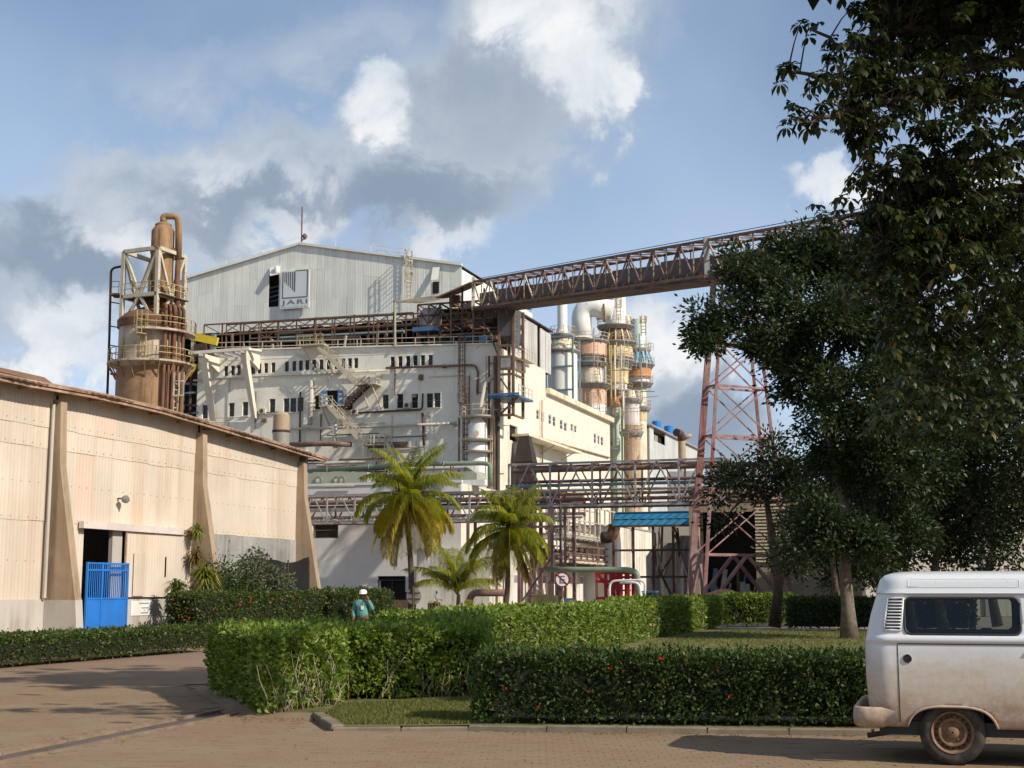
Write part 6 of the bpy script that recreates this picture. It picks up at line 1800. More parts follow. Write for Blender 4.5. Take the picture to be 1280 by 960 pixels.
# dark red pipe with yellow foot between the palms
pipe('oxide_pipe', 'dark red low pipe bend with yellow foot between the palms', [gq(587, 757, -30), gq(587, 748, -30), gq(592, 741, -30), gq(634, 741, -30)], .3, M_steel_purple, .8, n=12)
yf = thing('yellow_post', 'short yellow post at the foot of the dark red pipe', 'post', (onY(585, 758, -31).x, -31, 0), GM)
q = onY(585.5, 758, -31.2); lathe('post', yf, [(.34, 0), (.34, .9), (.2, 1.0)], (q.x, -31.2, 0), M_yellow, GM, 12); lathe('base', yf, [(.5, 0), (.5, .12)], (q.x, -31.2, 0), M_concrete, GM, 12)
bx2 = thing('cardboard_box', 'brown box beside the bridge column', 'box', (onY(683, 755, -41).x, -41, 0), GM)
q = onY(681, 755, -41.5); box('body', bx2, (q.x - .9, -42, 0), (q.x + .9, -41, 1.4), M_wood, GM); box('flap', bx2, (q.x - .9, -42.1, 1.41), (q.x + .2, -41.6, 1.48), M_wood, GM)
tb = thing('blue_sack', 'crumpled light blue sack at the foot of the sign post', 'sack', (onY(711, 757, -44).x, -44, 0), GM)
q = onY(711, 755, -44); lathe('sack', tb, [(.6, 0), (.8, .3), (.6, .7), (.25, 1.0), (.3, 1.2)], (q.x, -44, 0), M_skyblue, GM, 9)
lathe('tie', tb, [(.27, .92), (.27, .98)], (q.x, -44, 0), M_steel_dark, GM, 9)

# fittings on the mill's right-hand side
aw_ = thing('side_awning', 'thin cream awning slab on the sunlit flank of the mill', 'awning', (1.0, 8, 17), GM)
a, b = onX(657, 543, 1.6), onX(723, 544, 1.6)
box('slab', aw_, (0.002, a.y, a.z - .15), (2.0, b.y, a.z + .12), M_creamband, GM)
for f in (.1, .5, .9): bar('bracket', aw_, (0.01, a.y + (b.y - a.y) * f, a.z - 1.1), (1.8, a.y + (b.y - a.y) * f, a.z - .1), .12, M_steel_cream, GM)
dk = thing('tapered_duct', 'dark tapering duct standing against the sunlit mill flank', 'duct', (1.5, onX(658, 600, 1.5).y, 0), GM)
yc_ = onX(658, 575, 1.6).y
z0_, z1_ = onX(658, 578, 1.6).z, onX(658, 546, 1.6).z
v = [(.4, yc_ - .95, z0_), (2.6, yc_ - .95, z0_), (2.6, yc_ + .95, z0_), (.4, yc_ + .95, z0_), (.9, yc_ - .5, z1_), (2.0, yc_ - .5, z1_), (2.0, yc_ + .5, z1_), (.9, yc_ + .5, z1_)]
mesh('taper', dk, v, BOXF, M_duct, GM)
box('shaft', dk, (.5, yc_ - .85, 0), (2.5, yc_ + .85, z0_ - .01), M_duct, GM)
pipe('side_pipe', 'thin vertical pipe on the sunlit side wall near the wing', [Vector(onX(678, 580, .3)), Vector(onX(677.5, 500, .3))], .1, M_rustband)
pipe('side_pipe', 'rusty conduit sloping across the wing below the side windows', [Vector(onX(668, 545, .2)), Vector(onX(762, 572, .2))], .1, M_rustband)
bl = thing('wall_balcony', 'small railed balcony below the side cladding of the mill', 'balcony', (.8, onX(655, 445, .8).y, 28), GM)
a = onX(652, 447, .9); b = onX(688, 470, .9)
box('floor', bl, (.003, a.y, a.z - .15), (1.3, a.y + 4, a.z), M_steel_cream, GM)
railing('rail', bl, [(.1, a.y, a.z), (1.25, a.y, a.z), (1.25, a.y + 4, a.z)], M_rail, 1.1, 1.0, .06)
rod('drain', bl, (.2, a.y + 1, a.z - .2), (1.6, a.y + .4, a.z - 1.0), .16, M_steel_grey, GM, 8)

# ------------------------------------------------------------------ far shed, tanks and the slatted building
fs = thing('far_shed', 'distant pale grey panelled shed with broken end beside the bleaching towers', 'shed', (-3.5, 100, 0), GM)
SX = -3.5
sy0, sy1 = onX(812, 570, SX).y, onX(880, 570, SX).y
szt = onX(815, 534, SX).z
n = 16
for i in range(n):
    y0 = sy0 + (sy1 - sy0) * i / n; y1 = sy0 + (sy1 - sy0) * (i + 1) / n
    box('wall_panel', fs, (SX + random.uniform(-.04, .04) - .1, y0 + .03, 8 if 1 <= i <= 3 else 0), (SX + .05, y1, szt - (2.2 if 1 <= i <= 3 else .02)), M_farshed, GM)
box('end_wall', fs, (SX - 14, sy0 - .1, 0), (SX - .15, sy0 + .1, szt - .4), M_steel_grey, GM)
box('roof', fs, (SX - 14, sy0 - .6, szt), (SX + .5, sy1, szt + .3), M_steel_grey, GM)
box('shade_backing', fs, (SX - .8, sy0 + .2, 0), (SX - .7, sy1, szt - .3), M_dark, GM)  # painted-dark sheet stands for shade where panels are missing
for k in range(5): bar('exposed_brace', fs, (SX - .3, sy0 + k * 1.5, szt - 6), (SX - .3, sy0 + 1.5 + k * 1.4, szt - 1), .3, M_rail, GM)
for k, px0 in enumerate((821, 836)):
    p = onX(px0, 540, SX - 3); z0 = szt + .3
    t = thing('blue_tank', ['taller bright blue tank nearest the cream tower', 'lower bright blue tank nearer the conveyor tower'][k], 'tank', (p.x, p.y, z0), GM, 'blue tanks on the far shed')
    r = 6.0 / FPX * gw(p.x, p.y).y
    lathe('shell', t, [(r, z0), (r, onX(px0, 527 + 6 * k, SX - 3).z), (r * .5, onX(px0, 526 + 6 * k, SX - 3).z)], (p.x, p.y, 0), M_bluetank, GM, 20)
    lathe('base_ring', t, [(r * 1.05, z0), (r * 1.05, z0 + .3)], (p.x, p.y, 0), M_bluestair, GM, 20)
vp = thing('roof_vent_pipe', 'rusty vent pipe with open bent mouth beside the conveyor tower', 'vent', (onY(852, 580, -20).x, -20, 0), GM)
q = onY(852.5, 575, 10)
rod('stack', vp, (q.x, 10, onY(852, 590, 10).z), (q.x, 10, onY(852, 549, 10).z), .42, M_tan, GM, 14)
tube('mouth', vp, bend([(q.x, 10, onY(852, 550, 10).z), (q.x, 9.6, onY(852, 543, 10).z), (q.x - .3, 8.6, onY(852, 542, 10).z)], .8), .44, M_steel_dark, GM, 14)
tube('side_arm', vp, [(q.x, 10.2, onY(852, 548, 10).z), (onY(864, 544, 10).x, 10.2, onY(864, 544, 10).z)], [.3, .2], M_tan, GM, 10)
box('plinth', vp, (q.x - 1.5, 9, 0), (q.x + 2, 12, onY(852, 590, 10).z), M_farshed, GM)

sb = thing('slatted_building', 'beige building of horizontal slats behind the conveyor tower', 'building', (onY(965, 740, -22).x, -22, 0), GM)
a, b = onY(872, 740, -26), onY(1130, 740, -26)
ztop, zlow = onY(965, 612, -26).z, onY(965, 703, -26).z
xo = onY(946, 740, -26).x
box('backing', sb, (xo, -25.9, 0), (b.x, -25.6, ztop), M_slatwall, GM)
n = 22
for i in range(n):
    z = zlow + (ztop - zlow) * i / n
    M = GM @ Matrix.Translation(((xo + b.x) / 2, -26.0, z + .12)) @ Matrix.Rotation(radians(-24), 4, 'X') @ Matrix.Diagonal((b.x - xo, .05, (ztop - zlow) / n * .8, 1))
    put('slat', cube_me(M_slat), sb, M)
box('lintel', sb, (a.x, -26, onY(900, 640, -26).z), (xo, -25.6, ztop), M_slatwall, GM)
box('side_pier', sb, (a.x - .6, -26.05, 0), (a.x + .2, -25.5, ztop), M_slatwall, GM)
box('dark_bay', sb, (a.x, -23, 0), (xo, -22.8, ztop), M_dark, GM)
box('roof', sb, (a.x - 1, -26.2, ztop + .01), (b.x, -8, ztop + .3), M_steel_grey, GM)
box('side_wall', sb, (a.x - .6, -25.4, 0), (a.x - .3, -10, ztop), M_slatwall, GM)
for k in range(16):
    q = onY(random.uniform(880, 940), random.uniform(690, 745), -24.5)
    bar('scrap', sb, (q.x, -24.5, .1), (q.x + random.uniform(-.8, .8), -24.3, random.uniform(1, 4)), random.uniform(.1, .5), random.choice([M_steel_dark, M_bluestair, M_steel_grey, M_concrete_grey]), GM)
wr = thing('rear_building', 'plain pale building glimpsed behind the trees above the van', 'building', (30, 95, 0), None)
box('wall', wr, (24, 96, 0), (60, 97, 9.5), M_backwall)
box('roof', wr, (23.5, 95.4, 9.51), (61, 110, 9.9), M_steel_grey)
for k in range(4): box('pillar', wr, (25 + k * 7, 95.8, 0), (25.4 + k * 7, 95.99, 9.4), M_concrete)
# soil heaps and strip of orange earth at the foot of the annex
def mound(name, label, x, y, rx, ry, h):
    n, m_ = 22, 7
    v, f = [], []
    for j in range(m_):
        t_ = j / (m_ - 1)
        for k in range(n):
            a = 2 * pi * k / n; rr_ = 1 - t_ * .96
            v.append((x + rx * rr_ * cos(a) * random.uniform(.92, 1.08), y + ry * rr_ * sin(a), h * (1 - rr_ ** 1.6) + random.uniform(-.05, .05) * h - .05))
    for j in range(m_ - 1):
        for k in range(n): f.append((j * n + k, j * n + (k + 1) % n, (j + 1) * n + (k + 1) % n, (j + 1) * n + k))
    f.append(tuple(range((m_ - 1) * n, m_ * n)))
    o = mesh(name, None, v, f, M_soil, None, True)
    return tag(o, label, 'soil heap')
c = gw(onY(492, 755, -17).x, -17); mound('soil_heap', 'low orange soil heap along the foot of the white annex', c.x, c.y, 9, 2, .9)
c = gw(onY(560, 755, -17).x, -17); mound('soil_heap', 'flat orange soil patch between the small palm and the annex', c.x, c.y, 5, 1.6, .5)
c = gw(onY(905, 750, -36).x, -36); mound('soil_heap', 'brown soil heap under the conveyor tower', c.x, c.y, 3.6, 1.8, 1.9)

# ------------------------------------------------------------------ road signs and the crate
ns = at_depth(703, 760, 53)
no = thing('parking_sign', 'round white no-parking sign with crossed letter E and red ring', 'sign', (ns.x, 53, 0), None)
zc = at_depth(703, 724.5, 53).z
rod('pole', no, (ns.x, 53.05, 0), (ns.x, 53.05, zc + .25), .035, M_steel_purple, None, 8)
rr = 9.6 / FPX * 53
M_signred = paint('sign_red', (0.20, 0.012, 0.016), .08, 2, .45)
M_signwhite = paint('sign_face', (0.66, 0.65, 0.65), .04, 3, .45)
SMx = Matrix.Translation((ns.x, 52.98, zc)) @ Matrix.Rotation(pi / 2, 4, 'X')
lathe('disc', no, [(rr, 0), (rr, .012)], (0, 0, 0), M_signwhite, SMx, 28)
v, f = [], []
for k in range(28):
    a = 2 * pi * k / 28
    for r, z in ((rr, .013), (rr * .82, .013), (rr * .82, .02), (rr, .02)): v.append((r * cos(a), r * sin(a), z))
for k in range(28):
    for j in range(4): f.append((k * 4 + j, k * 4 + (j + 1) % 4, ((k + 1) % 28) * 4 + (j + 1) % 4, ((k + 1) % 28) * 4 + j))
mesh('red_ring', no, v, [tuple(reversed(q)) for q in f], M_signred, SMx)
text_part('letter', no, 'E', M_signgrey, SMx @ Matrix.Translation((-rr * .36, -rr * .5, .016)), rr * .72, rr * 1.0, .003, .02)
bar('red_bar', no, (-rr * .6, rr * .6, .024), (rr * .6, -rr * .6, .024), rr * .17, M_signred, SMx, .006)
rs_ = at_depth(516.5, 745, 50)
rn = thing('round_sign', 'round road sign seen from its grey back above the hedge', 'sign', (rs_.x, 50, 0), None)
rod('pole', rn, (rs_.x, 49.95, 0), (rs_.x, 49.95, rs_.z + .35), .035, M_steel_dark, None, 8)
rr = 10.5 / FPX * 50
SMy = Matrix.Translation((rs_.x + .03, 50, rs_.z)) @ Matrix.Rotation(radians(-25), 4, 'Z') @ Matrix.Rotation(pi / 2, 4, 'X')
lathe('disc', rn, [(rr, 0), (rr, .012)], (0, 0, 0), M_galv, SMy, 26)
bar('brace', rn, (-rr * .8, rr * .35, .02), (rr * .8, rr * .35, .02), .04, M_steel_dark, SMy, .02)
bar('brace', rn, (-rr * .8, -rr * .35, .02), (rr * .8, -rr * .35, .02), .04, M_steel_dark, SMy, .02)
bar('plate', rn, (-.08, rr * .2, .03), (-.08, rr * .9, .03), .14, M_steel_dark, SMy, .02)
q = at_depth(542.5, 758, 112)
ct = thing('slatted_crate', 'hexagonal pale and dark slatted wooden bin with pointed lid', 'bin', (q.x, 112, 0), None)
R_ = 7.6 / FPX * 112
for k in range(24):
    a = 2 * pi * k / 24
    M = Matrix.Translation((q.x + R_ * cos(a), 112 + R_ * sin(a), .36)) @ Matrix.Rotation(a, 4, 'Z') @ Matrix.Diagonal((.04, R_ * .24, .78, 1))
    put('slat', cube_me(M_wood if k % 2 else M_wooddark), ct, M)
v, f = lathe_geo([(R_ * 1.1, .76), (.06, 1.05)], (q.x, 112, 0), 6); mesh('lid', ct, v, f, M_wood)
lathe('drum', ct, [(R_ * .9, 0), (R_ * .9, .74)], (q.x, 112, 0), M_wooddark, None, 12)
# ------------------------------------------------------------------ plants
rng = np.random.default_rng(5)
random.seed(5)
def unit(a): return a / (np.linalg.norm(a, axis=-1, keepdims=True) + 1e-9)
def leaf_geo(P, D, L_, W_, fold=0.18, side=None):
    """Folded four-cornered leaves: P base points, D axes, lengths, widths."""
    n = len(P)
    D = unit(D)
    R = unit(rng.normal(size=(n, 3))) if side is None else side
    S = unit(np.cross(D, R)); N = np.cross(D, S)
    L_ = np.broadcast_to(L_, (n,))[:, None]; W_ = np.broadcast_to(W_, (n,))[:, None]
    m_ = P + D * L_ * .45
    V = np.stack([P, m_ + S * W_ / 2 + N * W_ * fold, P + D * L_, m_ - S * W_ / 2 + N * W_ * fold], 1).reshape(-1, 3)
    k = np.arange(n)[:, None] * 4
    Fc = np.concatenate([k + [0, 1, 2], k + [0, 2, 3]], 0)
    return V, Fc
def join_np(parts):
    Vs, Fs, o = [], [], 0
    for V, F_ in parts:
        Vs.append(V); Fs.append(F_ + o); o += len(V)
    return np.concatenate(Vs), np.concatenate(Fs)
def centred(name, V, Fc, mat, parent, stuff=False):
    c = V.mean(0)
    o = put(name, np_mesh(V - c, Fc, mat), parent, Matrix.Translation(Vector(c)))
    return o
blossom_me = None
def make_blossom(mat):
    P = np.zeros((16, 3)); D = unit(rng.normal(size=(16, 3)) + np.array([0, -.5, .4]))
    V, Fc = leaf_geo(P, D, .055, .04)
    return np_mesh(V, Fc, mat)
BL = [make_blossom(M_flower), make_blossom(M_flower_o), make_blossom(M_flower)]
def hedge(name, label, poly, z1, n, size, mat, z0=0.05, wob=.05, inset=.16, blossoms=0, stems=0, group='clipped hedges', bl_scale=1.0, ragged=1.0):
    poly = [Vector((p[0], p[1])) for p in poly]
    c = sum(poly, Vector((0, 0))) / len(poly)
    ar = sum(poly[i].x * poly[(i + 1) % len(poly)].y - poly[(i + 1) % len(poly)].x * poly[i].y for i in range(len(poly)))
    if ar < 0: poly = poly[::-1]
    t = thing(name, label, 'hedge', (c.x, c.y, z0), None, group)
    m_ = len(poly)
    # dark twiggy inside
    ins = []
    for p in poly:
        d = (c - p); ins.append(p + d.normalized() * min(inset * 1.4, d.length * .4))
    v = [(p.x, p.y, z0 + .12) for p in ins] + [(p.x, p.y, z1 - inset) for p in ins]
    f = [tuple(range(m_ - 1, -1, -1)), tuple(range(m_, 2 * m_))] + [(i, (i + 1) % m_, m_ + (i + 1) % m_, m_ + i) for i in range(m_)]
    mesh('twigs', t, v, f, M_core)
    areas = [(poly[(i + 1) % m_] - poly[i]).length * (z1 - z0) for i in range(m_)]
    tri = [(poly[0], poly[i], poly[i + 1]) for i in range(1, m_ - 1)]
    ta = [abs((b - a).cross(c_ - a)) / 2 if hasattr((b - a), 'cross') else 1 for a, b, c_ in tri]
    tot = sum(areas) + sum(ta)
    Ps, Ns = [], []
    for i in range(m_):
        k = int(n * areas[i] / tot)
        a, b = poly[i], poly[(i + 1) % m_]
        u = rng.random(k); z = z0 + .03 + (z1 - z0 - .03) * rng.random(k) ** .9
        e = (b - a).normalized(); nn = np.array([e.y, -e.x, 0.0])
        Ps.append(np.stack([a.x + (b.x - a.x) * u, a.y + (b.y - a.y) * u, z], -1)); Ns.append(np.tile(nn, (k, 1)))
    for (a, b, c_), s in zip(tri, ta):
        k = int(n * s / tot)
        u, w = rng.random(k), rng.random(k); fl = u + w > 1; u[fl] = 1 - u[fl]; w[fl] = 1 - w[fl]
        Ps.append(np.stack([a.x + (b.x - a.x) * u + (c_.x - a.x) * w, a.y + (b.y - a.y) * u + (c_.y - a.y) * w, np.full(k, z1)], -1)); Ns.append(np.tile([0, 0, 1.0], (k, 1)))
    P, N = np.concatenate(Ps), np.concatenate(Ns)
    hole = np.sin(P[:, 0] * 3.3 + P[:, 1] * 1.7) * np.sin(P[:, 1] * 2.9 + P[:, 2] * 4.1 + 2) + np.sin(P[:, 0] * 7.7 - P[:, 2] * 6 + P[:, 1] * 5) * .5
    keep = rng.random(len(P)) > np.clip((hole - .3) * .8, 0, .45) * (N[:, 2] < .5)
    P, N = P[keep], N[keep]
    k = len(P)
    lump = np.sin(P[:, 0] * 5.1 + P[:, 2] * 3) * np.sin(P[:, 1] * 4.3 + 1) * .5 + np.sin(P[:, 0] * 11 + P[:, 1] * 9 + P[:, 2] * 8) * .35
    P = P + N * (lump * wob - rng.random(k) ** 1.6 * inset * 1.1 + rng.exponential(.022, k) * ragged)[:, None] + rng.normal(size=(k, 3)) * .015
    P[:, 2] = np.maximum(P[:, 2], z0 + .02)
    D = N * .7 + rng.normal(size=(k, 3)) * .75 + np.array([0, 0, .15])
    sz = size * rng.uniform(.5, 1.4, k)
    V, Fc = leaf_geo(P, D, sz, sz * .58)
    centred('foliage', V, Fc, mat, t)
    if stems:
        for _ in range(stems):
            i = 0 if random.random() < .75 else random.randrange(m_)
            a, b = poly[i], poly[(i + 1) % m_]
            q = a.lerp(b, random.uniform(.05, .95)); e = (b - a).normalized(); nn = Vector((e.y, -e.x))
            q = q - nn * random.uniform(-.05, .07)
            pts = [Vector((q.x, q.y, z0 - .02))]
            h = random.uniform(.25, .8) * (z1 - z0); dx = random.uniform(-.45, .45)
            for s_ in (.35, .7, 1.0): pts.append(Vector((q.x + e.x * dx * s_ + random.uniform(-.06, .06), q.y + e.y * dx * s_ + nn.y * random.uniform(-.02, .03), z0 + h * s_)))
            tube('stem', t, pts, [.013, .010, .007, .004], M_stemw, None, 5)
    for _ in range(blossoms):
        i = random.choices(range(m_), weights=[(poly[(i + 1) % m_] - poly[i]).length for i in range(m_)])[0]
        a, b = poly[i], poly[(i + 1) % m_]
        e = (b - a).normalized(); nn = Vector((e.y, -e.x))
        if nn.y > .3 and random.random() < .8: continue
        q = a.lerp(b, random.random()) + nn * .05
        z = z0 + (z1 - z0) * (random.random() ** .6)
        if random.random() < .35: q = q - nn * random.uniform(0, .5); z = z1 + .02
        put('blossom', random.choice(BL), t, Matrix.Translation((q.x, q.y, z)) @ Matrix.Rotation(random.uniform(0, 6), 4, 'Z') @ Matrix.Scale(random.uniform(.7, 1.3) * bl_scale, 4))
    return t
hedge('hedge', 'bright green ficus hedge block with bare stems at the near road corner', [(-3.42, 19.95), (-2.62, 21.7), (-3.3, 27.0), (-5.3, 25.0)], 1.12, 48000, .078, L_ficus, stems=70, wob=.06, ragged=.9)
hedge('hedge', 'shaded ficus hedge behind the small grass bed', [(-2.9, 22.3), (-.45, 23.3), (-.9, 25.0), (-3.2, 24.6)], 1.12, 26000, .08, L_ficus, stems=30, wob=.06)
hedge('hedge', 'ficus hedge running back between the grass bed and the lawn', [(-.42, 23.9), (-.72, 31.2), (-1.7, 31.2), (-1.55, 24.4)], 1.22, 16000, .08, L_ficus)
hedge('hedge', 'sunlit ficus hedge along the left edge of the lawn', [(-.75, 31.2), (4.25, 47.5), (3.1, 48.0), (-1.9, 31.7)], 1.27, 40000, .10, L_ficus, stems=40, wob=.08)
hedge('hedge', 'far low hedge top behind the grass bed near the round sign', [(-3.1, 33.2), (-.95, 32.2), (-1.0, 34.0), (-3.1, 34.7)], 1.2, 9000, .09, L_ficus)
hedge('hedge', 'dark hedge beyond the lawn in front of the red pipe support', [(4.35, 48.6), (10.1, 68.5), (9.1, 69.2), (3.2, 49.2)], 1.38, 24000, .13, L_ficus, stems=20, wob=.1)
hedge('hedge', 'leggy bright hedge under the conveyor tower', [(10.5, 69.5), (14.2, 70.5), (14.2, 72.0), (10.5, 71.2)], 1.5, 6000, .15, L_ficus, stems=26, wob=.1, z0=.05)
hedge('hedge', 'dark hedge behind the trunk of the big tree', [(12.3, 63.0), (19.5, 60.0), (20.0, 61.5), (12.6, 64.5)], 1.35, 9000, .15, L_ixora, wob=.1)
hedge('hedge', 'dark green ixora hedge with red blossoms along the front kerb', [(-.45, 18.5), (4.6, 17.95), (14, 17.3), (14, 18.3), (4.6, 18.95), (-.38, 19.5)], .91, 95000, .058, L_ixora, blossoms=70, wob=.04, ragged=1.0, bl_scale=.62)
hedge('hedge', 'low trimmed hedge along the far side of the left road', [(-13.4, 26.0), (-8.8, 41.4), (-9.9, 42.0), (-14.6, 26.4)], .68, 36000, .075, L_ixora_road, wob=.05)
def gpoly(x0, x1, y0, y1): return [tuple(gw(x, y).xy) for x, y in ((x1, y0), (x1, y1), (x0, y1), (x0, y0))]
ya_, yb_, yc2 = onX(207, 770, 20.9).y, onX(392, 760, 21.8).y, onX(476, 760, 21.8).y
hedge('hedge', 'tall ixora hedge with orange blossoms below the warehouse wall', gpoly(20.9, 22.2, ya_, yb_), 1.62, 24000, .10, L_ixora_road, blossoms=70, wob=.10, bl_scale=.9)
hedge('hedge', 'rounded ixora bushes past the warehouse end behind the standing man', gpoly(21.1, 22.5, yb_ + .3, yc2), 1.68, 12000, .12, L_ixora_road, blossoms=26, wob=.18, bl_scale=.9)

# ------------------------------------------------------------------ trees
def limb_path(a, b, sag=.08, k=6, wig=.12):
    a, b = Vector(a), Vector(b); L_ = (b - a).length
    out = []
    for i in range(k + 1):
        t_ = i / k
        p = a.lerp(b, t_) + Vector((0, 0, sag * L_ * sin(pi * t_)))
        if 0 < i < k: p += Vector((random.uniform(-1, 1), random.uniform(-1, 1), random.uniform(-1, 1))) * wig * L_ / k
        out.append(p)
    return out
def twig_mesh(name, parent, segs, mat, n=4):
    mb = MB()
    for pts, rs in segs: v, f = tube_geo(pts, rs, n, False); mb.add(v, f)
    if mb.v: tag(mb.build(name, parent, mat, None, True), kind='stuff')
def tree(name, label, base, trunk, r0, lobes, nleaf, size, mat, bark=M_bark, group='yard trees', tips_per=26, spread=.32, droop=.1, flat=1.0):
    """trunk: points; lobes: (centre, radius). Limbs run to the lobes, twigs to tips spread through each lobe, leaves sit round the tips."""
    t = thing(name, label, 'tree', base, None, group)
    k = len(trunk)
    tube('trunk', t, trunk, [r0 * (1.35 if i == 0 else 1 - .55 * i / (k - 1)) for i in range(k)], bark, None, 12)
    fork = Vector(trunk[-1])
    vol = [l[1] ** 2 for l in lobes]
    segs, parts = [], []
    for (c, r), w in zip(lobes, vol):
        c = Vector(c)
        src = min([Vector(p) for p in trunk[len(trunk) // 2:]], key=lambda p: (p - c).length)
        p = limb_path(src, c, .06)
        tube('limb', t, p, [r0 * .5 * (1 - .75 * i / (len(p) - 1)) for i in range(len(p))], bark, None, 7)
        m_ = max(8, int(tips_per * r * r))
        d = unit(rng.normal(size=(m_, 3))); rad = r * rng.random(m_) ** .38
        # uneven outline: pull some directions in, push others out
        und = 1 + .22 * np.sin(d[:, 0] * 5 + c.x) + .2 * np.sin(d[:, 2] * 6 + c.z * 2) + .12 * np.sin(d[:, 1] * 9)
        tips = np.array(c) + d * (rad * und)[:, None] * np.array([1, 1, .85 * flat])
        for q in tips[:: 2]:
            s_ = Vector(np.array(c) + (q - np.array(c)) * rng.uniform(.1, .45))
            segs.append(([s_, (s_ + Vector(q)) / 2 + Vector((0, 0, .06 * r)), Vector(q)], [.035, .022, .008]))
        nl = int(nleaf * w / sum(vol))
        idx = rng.integers(0, m_, nl)
        off = rng.normal(size=(nl, 3)) * spread * np.array([1, 1, .7])
        P = tips[idx] + off
        D = unit(off) * .9 + (P - np.array(c)) / r * .6 + rng.normal(size=(nl, 3)) * .5 + np.array([0, 0, -droop])
        sz = size * rng.uniform(.6, 1.3, nl)
        parts.append(leaf_geo(P, D, sz, sz * .5))
    twig_mesh('twigs', t, segs, bark)
    V, Fc = join_np(parts)
    centred('crown', V, Fc, mat, t)
    return t
def L(px, py, Y, rpx): return (at_depth(px, py, Y), rpx / FPX * Y)
b = ground(1062, 800); BY = b.y
trunk = [at_depth(1062, 803, BY), at_depth(1060, 760, BY), at_depth(1056, 715, BY), at_depth(1060, 660, BY), at_depth(1050, 600, BY + .3), at_depth(1036, 540, BY + .5), at_depth(1022, 480, BY + .8)]
lob = [L(902, 402, BY - .5, 40), L(935, 350, BY, 44), L(985, 330, BY + 1, 48), L(876, 425, BY - 1, 24), L(972, 420, BY - 1.2, 42), L(1010, 395, BY - 1.5, 56), L(1040, 330, BY + 1, 60), L(1080, 400, BY, 65),
       L(1000, 475, BY, 38), L(1070, 500, BY - 1.5, 64), L(1130, 460, BY + 1, 80), L(1030, 560, BY + 1, 42), L(1100, 585, BY - .5, 62), L(1022, 645, BY - 1.6, 34), L(1070, 672, BY - 1.8, 46), L(1120, 660, BY, 46), L(1150, 560, BY + 1, 70),
       L(1000, 685, BY - 1.4, 20), L(1110, 330, BY + 2, 60)]
tree('broadleaf_tree', 'big dense broadleaf tree on the lawn left of the van', b, trunk, .27, lob, 90000, .20, L_tree, M_bark_light, tips_per=15, spread=.27)
# slim dark tree in front of the tower
b2 = Vector((12.2, 66.0, 0.05))
tr = [b2, at_depth(975, 720, 66), at_depth(966, 670, 66), at_depth(958, 625, 66), at_depth(945, 608, 66)]
tree('slim_tree', 'slim dark tree with bent trunk before the conveyor tower', b2, tr, .22, [L(925, 590, 66, 24), L(905, 605, 65, 16), L(965, 580, 67, 30), L(990, 605, 66, 30), L(945, 615, 66, 16), L(905, 650, 66, 10)], 6000, .22, L_tree_dark, M_bark, tips_per=9, spread=.4)
# more trees to the right, behind the big one
for i, (px, Y, lbs, lab) in enumerate((
        (1040, 84, [(1030, 690, 40), (1070, 660, 46), (1005, 660, 34), (1060, 710, 36), (1095, 700, 34), (985, 700, 24)], 'low dark tree filling the gap behind the big trunk'),
        (1116, 72, [(1110, 560, 60), (1160, 600, 60), (1090, 640, 50), (1150, 520, 60), (1060, 590, 50)], 'dark tree directly behind the big tree'),
        (1166, 60, [(1180, 620, 62), (1215, 560, 70), (1170, 520, 60), (1230, 640, 50), (1190, 470, 60), (1150, 660, 40), (1195, 680, 40), (1130, 690, 30)], 'dark tree with twin stems behind the van roof'),
        (1232, 68, [(1240, 600, 66), (1280, 540, 70), (1220, 500, 66), (1290, 640, 60), (1250, 440, 70), (1215, 675, 40), (1265, 690, 36)], 'dark leaning tree near the right end of the rear wall'),
        (1345, 58, [(1300, 560, 80), (1340, 470, 90), (1290, 400, 80), (1370, 620, 80), (1260, 330, 70)], 'dark tree partly cut off beyond the van'))):
    g = ground(px, 738 + EYE * FPX / Y)
    tk = [Vector((g.x, Y, .05)), at_depth(px + 2, 715, Y), at_depth(px - 4 + 6 * i, 670, Y), at_depth(px + 4, 620, Y), at_depth(px, 570, Y)]
    t = tree('yard_tree', lab, (g.x, Y, .05), tk, .2, [L(x, y, Y + random.uniform(-2, 2), r) for x, y, r in lbs], 15000, .26, L_tree_dark, tips_per=10, spread=.42)
    if i == 2:
        tube('second_stem', t, [Vector((g.x - 1.2, Y, .05)), at_depth(px - 38, 690, Y), at_depth(px - 30, 620, Y)], [.14, .11, .07], M_bark, None, 8)

